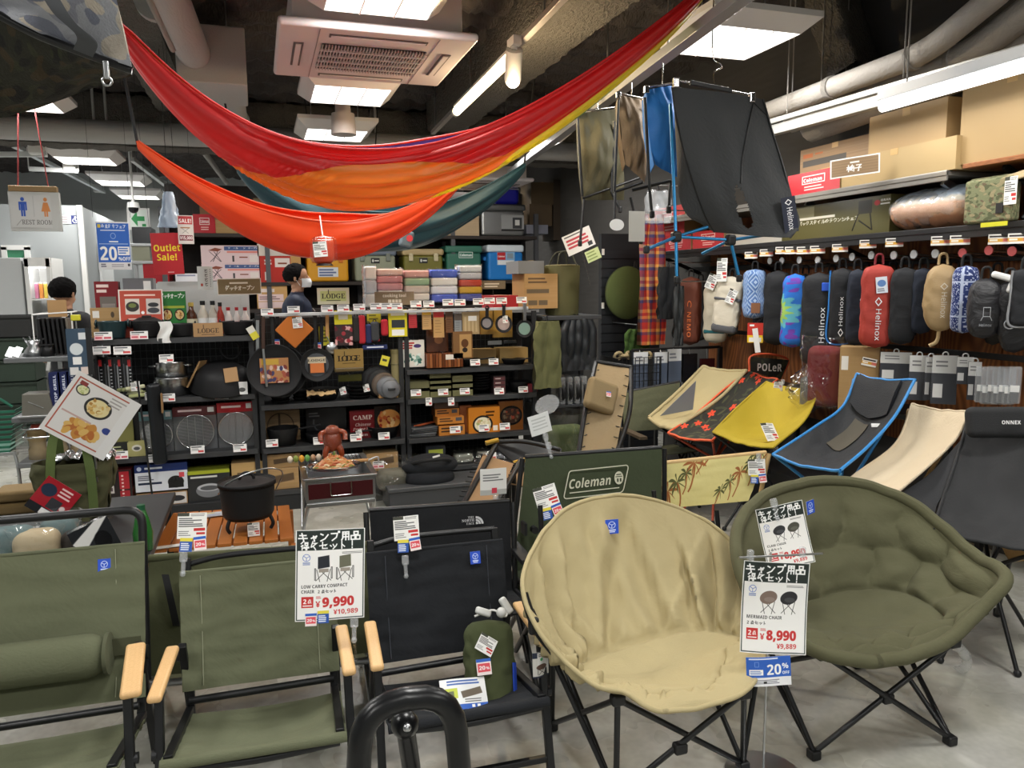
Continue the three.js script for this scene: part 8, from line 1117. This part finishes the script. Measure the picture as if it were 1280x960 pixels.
// -- small things between
{
const L=img(70,90,(g,w,h)=>{F(g,'#c23a30',0,0,w,h);F(g,'#e8c030',0,56,w,34);F(g,'#e9e6e2',8,66,54,20);F(g,'#eee',10,8,20,8);});
const[p]=at(944,416,3.1),t=thing('leaflet','red and yellow leaflet with white tags hanging below the cream chair bags','leaflet',p,faceIn);obj('sheet',card(.1,.13,L,0,0,0),gloss,t);obj('price_tag',card(.035,.16,undefined,.01,-.05,.006,0,0,.15,.001,'#e6e4e0'),paper,t);obj('clip',rod([0,.06,0],[.1,.18,-.4],.004),clear,t);
const q=spot(489,503,437,500,'b0',.06),u=thing('storage_tube','tall pale olive tube standing between the lids and the teal pack','tube',[q.x,q.y,q.z]);obj('tube',cy(q.w*.42,q.w*.42,q.h*.95,0,q.h*.475,0),mat('#8a8058',.5),u);obj('cap',cy(q.w*.45,q.w*.45,.03,0,q.h*.96,0),mat('#7a7048',.5),u);obj('ring',tor(q.w*.42,.004,0,q.h*.7,0,PI/2),mat('#6a6240',.5),u);
const y=onZ(481,451,ZG+.05),yt=one('yellow_tag','small yellow tag hanging over the iron lids','tag',card(.055,.065,img(30,36,(g,w,h)=>{F(g,'#d6cc3c',0,0,w,h);F(g,'#3a3a2a',6,12,16,8);}),0,0,0,0,0,-.3),paper);yt.position.copy(y);
const y2=onZ(316,416,ZG+.03),yt2=one('yellow_tag','crooked white and yellow tag at the corner of the bay with pots','tag',card(.045,.085,img(24,46,(g,w,h)=>{F(g,'#d8d6cc',0,0,w,h);F(g,'#d6cc3c',0,22,w,24);}),0,0,0,0,0,.5),paper);yt2.position.copy(y2);
const b=onZ(213,284,-5.9),bg=thing('plastic_bag','pale bluish clear plastic bag hanging behind the red outlet sheet','bag',b);obj('bag',sheet((u,v)=>{const a=u*PI*2,k=lerp(.075,.03,v)*(1+.15*n3(cos(a)*2,v*4,sin(a)*2));return V(cos(a)*k,v*.24,-sin(a)*k*.6);},24,14,.001),mat('#c9d6e4',.3,0,{transmission:.6,key:'pb'}),bg);obj('cord',rod([0,.23,0],[0,3.3-b.y,0],.002),blackMat,bg);
const H=.373,lf=(label,px,py,w,d,turn,c,r)=>{const k=onY(px,py,H),o=thing('leaflet',label,'leaflet',[k.x,H,k.z],turn);obj('sheet',pbox(w,.003,d,{top:r},c,0,.002,0),paper,o);};
lf('white price leaflet lying on the slatted table corner',215,683,.14,.03,.1,'#dcdad4');lf('clear wrapped printed leaflet at the back edge of the slatted table',262,644,.18,.07,.05,'#c9ccd0',img(80,40,(g,w,h)=>{F(g,'#c5c9d0',0,0,w,h);F(g,'#c9c04a',10,6,40,6);lines(g,'#7a8ab0',8,18,60,3,7,3);}));
for(let i=0;i<4;i++){const k=onZ(418+i*13,668,-3.6),o=thing('magazine',['green covered magazine slanting under the grill','dark photo magazine next to the green one under the grill','brown magazine under the grill','kraft carton edge at the end of the magazines under the grill'][i],'magazine',[k.x,.012,k.z]);obj('pages',pbox(.035,.24,.18,{},['#33502f','#2a2522','#8a5a34','#a08256'][i],.03,.12,0,0,.2,.35),gloss,o);obj('spine',bx(.004,.23,.004,.015,.12,.09,0,.2,.35),white,o);}
const c=onZ(1018,492,-3.7),w=thing('plastic_bag','crumpled clear plastic bag bunched behind the mustard chair','bag',[c.x,c.y-.12,-3.75]);obj('bag',sheet((u,v)=>{const a=u*PI*2,k=.12*sin(PI*clamp(v*.9+.08))*(1+.35*n3(cos(a)*2.5,v*6,sin(a)*2.5));return V(cos(a)*k,v*.3,-sin(a)*k*.7);},36,20,.001),clear,w);obj('contents',rb(.1,.2,.07,.03,0,.12,0),mat('#5a5a58',.7),w);obj('hook',rod([0,.28,0],[3.66-c.x,.34,0],.004),steel,w);
}
// -- the two people
function field(bones,c,half,res){
const mc=new MarchingCubes(res,MV,false,false,60000);mc.isolation=0;
const k=.035*(half>.3?1:.35);
for(let z=0;z<res;z++)for(let y=0;y<res;y++)for(let x=0;x<res;x++){
const p=V(((x-res/2)/(res/2))*half+c.x,((y-res/2)/(res/2))*half+c.y,((z-res/2)/(res/2))*half+c.z);let d=1e3;
for(const[a,b,r0,r1]of bones){const bax=b[0]-a[0],bay=b[1]-a[1],baz=b[2]-a[2],pax=p.x-a[0],pay=p.y-a[1],paz=p.z-a[2],t=clamp((pax*bax+pay*bay+paz*baz)/(bax*bax+bay*bay+baz*baz+1e-9)),e=hypot(pax-bax*t,pay-bay*t,paz-baz*t)-lerp(r0,r1,t);const h=clamp(.5+(.5*(d-e))/k);d=lerp(d,e,h)-k*h*(1-h);}
mc.field[x+y*res+z*res*res]=-d;
}
mc.update();const n=mc.count??mc.geometry.drawRange.count,g=new THREE.BufferGeometry(),P=mc.positionArray.slice(0,n*3),N=mc.normalArray.slice(0,n*3);
for(let i=0;i<n;i++){P[i*3]=P[i*3]*half+c.x;P[i*3+1]=P[i*3+1]*half+c.y;P[i*3+2]=P[i*3+2]*half+c.z;}
g.setAttribute('position',new THREE.BufferAttribute(P,3));g.setAttribute('normal',new THREE.BufferAttribute(N,3));return g;
}
function person(label,pos,turn,H,shirt,o={}){
const t=thing('person',label,'person',pos,turn),s=H/1.7,q=(a)=>a.map((b)=>[b[0].map((x)=>x*s),b[1].map((x)=>x*s),b[2]*s,b[3]*s]),lim=(f)=>[...f(1),...f(-1)];
const body=q([[[0,.95,0],[0,1.12,.01],.13,.12],[[0,1.12,.01],[0,1.32,0],.13,.13],[[-.13,1.38,-.01],[.13,1.38,-.01],.075,.075],[[0,1.38,-.01],[0,1.52,.02],.055,.05],...lim((k)=>[[[k*.175,1.385,-.01],[k*.215,1.1,.0],.055,.042],[[k*.215,1.1,0],[k*.15,.98,.22],.04,.028],[[k*.09,.92,0],[k*.1,.5,.02],.085,.058],[[k*.1,.5,.02],[k*.1,.08,-.01],.055,.038],[[k*.1,.05,-.02],[k*.11,.035,.15],.04,.035]])]);
const hx=o.bow||0,hd=q([[[0,1.52,.01],[0,1.56,.03],.05,.055],[[0,1.62,-.015],[0,1.63,.02],.083,.08],[[0,1.57,.06],[0,1.545,.075],.05,.035],[[0,1.61,.1],[0,1.585,.118],.01,.014],[[-.082,1.6,.0],[-.086,1.575,.0],.014,.01],[[.082,1.6,0],[.086,1.575,0],.014,.01],[[-.018,1.55,.103],[.018,1.55,.103],.008,.008]]);
const fingers=lim((k)=>[[-.03,.02,.07],[-.012,.022,.082],[.006,.02,.086],[.024,.016,.072],[.045*-k-.0,-.005,.035]].map(([x,y,l],i)=>{const b=V(k*.15+(i===4?-k*.03:x*.8),.975,.27);return sweep(smooth([b,b.clone().add(V(i===4?-k*.015:0,0,l*.55)),b.clone().add(V(i===4?-k*.02:0,-.025,l*.9))],8),(u)=>.0088-.0025*u,8).scale(s,s,s);}));
const palms=lim((k)=>[sp(.03,k*.15,.976,.25,1.3,.6,1.5).scale(s,s,s)]);
const all=merge([field(body,V(0,.85*s,0),.92*s,110),field(hd,V(0,1.6*s,.02),.17*s,80),fingers,palms]),P=all.attributes.position.array,C=all.attributes.color.array,col=['#b98a6c',shirt,'#22252c','#1a1a1a'].map((c)=>new THREE.Color(c));
for(let i=0;i<P.length;i +=3){const y=P[i+1]/s,x=abs(P[i])/s,z=P[i+2]/s,c=y>1.47&&x<.1?col[0]:y<.09?col[3]:y>.96&&!(x>.14&&(y<(o.sleeve||1.22)&&z>-.05&&x>.165))&&!(z>.13&&y<1.05)?col[1]:y>.96?col[0]:z>.15&&y>.9?col[0]:col[2];C[i]=c.r;C[i+1]=c.g;C[i+2]=c.b;}
const b=obj('body',all,mat('#ffffff',.7,0,{vertexColors:true,key:'skin'}),t);
obj('hair',sheet((u,v)=>{const a=u*PI*2,e=v*(2.2-1.25*sm(.1,.75,sin(a))),r=.1+.006*n3(cos(a)*6,v*9,sin(a)*6);return V(cos(a)*sin(e)*r*.92,1.625+cos(e)*r*.98,sin(a)*sin(e)*r*1.06-.0).multiplyScalar(s);},48,24,.006),mat('#0d0b0b',.9,0,{bumpMap:grainBump,bumpScale:.004,specularIntensity:.3,key:'hair'}),t);
for(const k of[-1,1])obj('eye',sp(.008*s,k*.03*s,1.605*s,.1*s,1.3,.6,.6,10),mat('#1c1512',.3),t);
if(o.mask){obj('face_mask',sheet((u,v)=>{const a=lerp(-1.25,1.25,u),y=lerp(1.592,1.515,v);return V(sin(a)*.085,y,.02+cos(a)*(.105+.012*sin(PI*v))).multiplyScalar(s);},20,10,.003),mat('#e6e9ec',.8),t);obj('ear_loop',[-1,1].map((k)=>wire([[k*.08*s,1.58*s,.05*s],[k*.09*s,1.6*s,.0],[k*.08*s,1.53*s,.04*s]],.002)),white,t);}
if(o.strap)obj('bag_strap',sheet((u,v)=>crv([[-.07,1.2,.12],[-.1,1.4,.05],[-.07,1.43,-.06],[.0,1.2,-.155],[.06,1.0,-.15]])(v).add(V((u-.5)*.03,0,-.012)).multiplyScalar(s),3,30,.003),white,t);
return t;
}
{const a=onZ(78,360,-6.15);person('dark haired person in a black top with a white strap, turned away by the fridge',[a.x,0,-6.15],PI-.45,1.51,'#1b1c20',{strap:true});const b=onZ(373,358,-6.8);person('dark haired man in a navy top and white face mask, in profile behind the racks',[b.x-.02,0,-6.8],PI/2-.1,1.62,'#1e2740',{mask:true,sleeve:1.2});}
scene.traverse((o)=>{if(o.isMesh){o.castShadow=o.receiveShadow=true;}});
atlasTex.needsUpdate=true;
renderer.render(scene,camera);
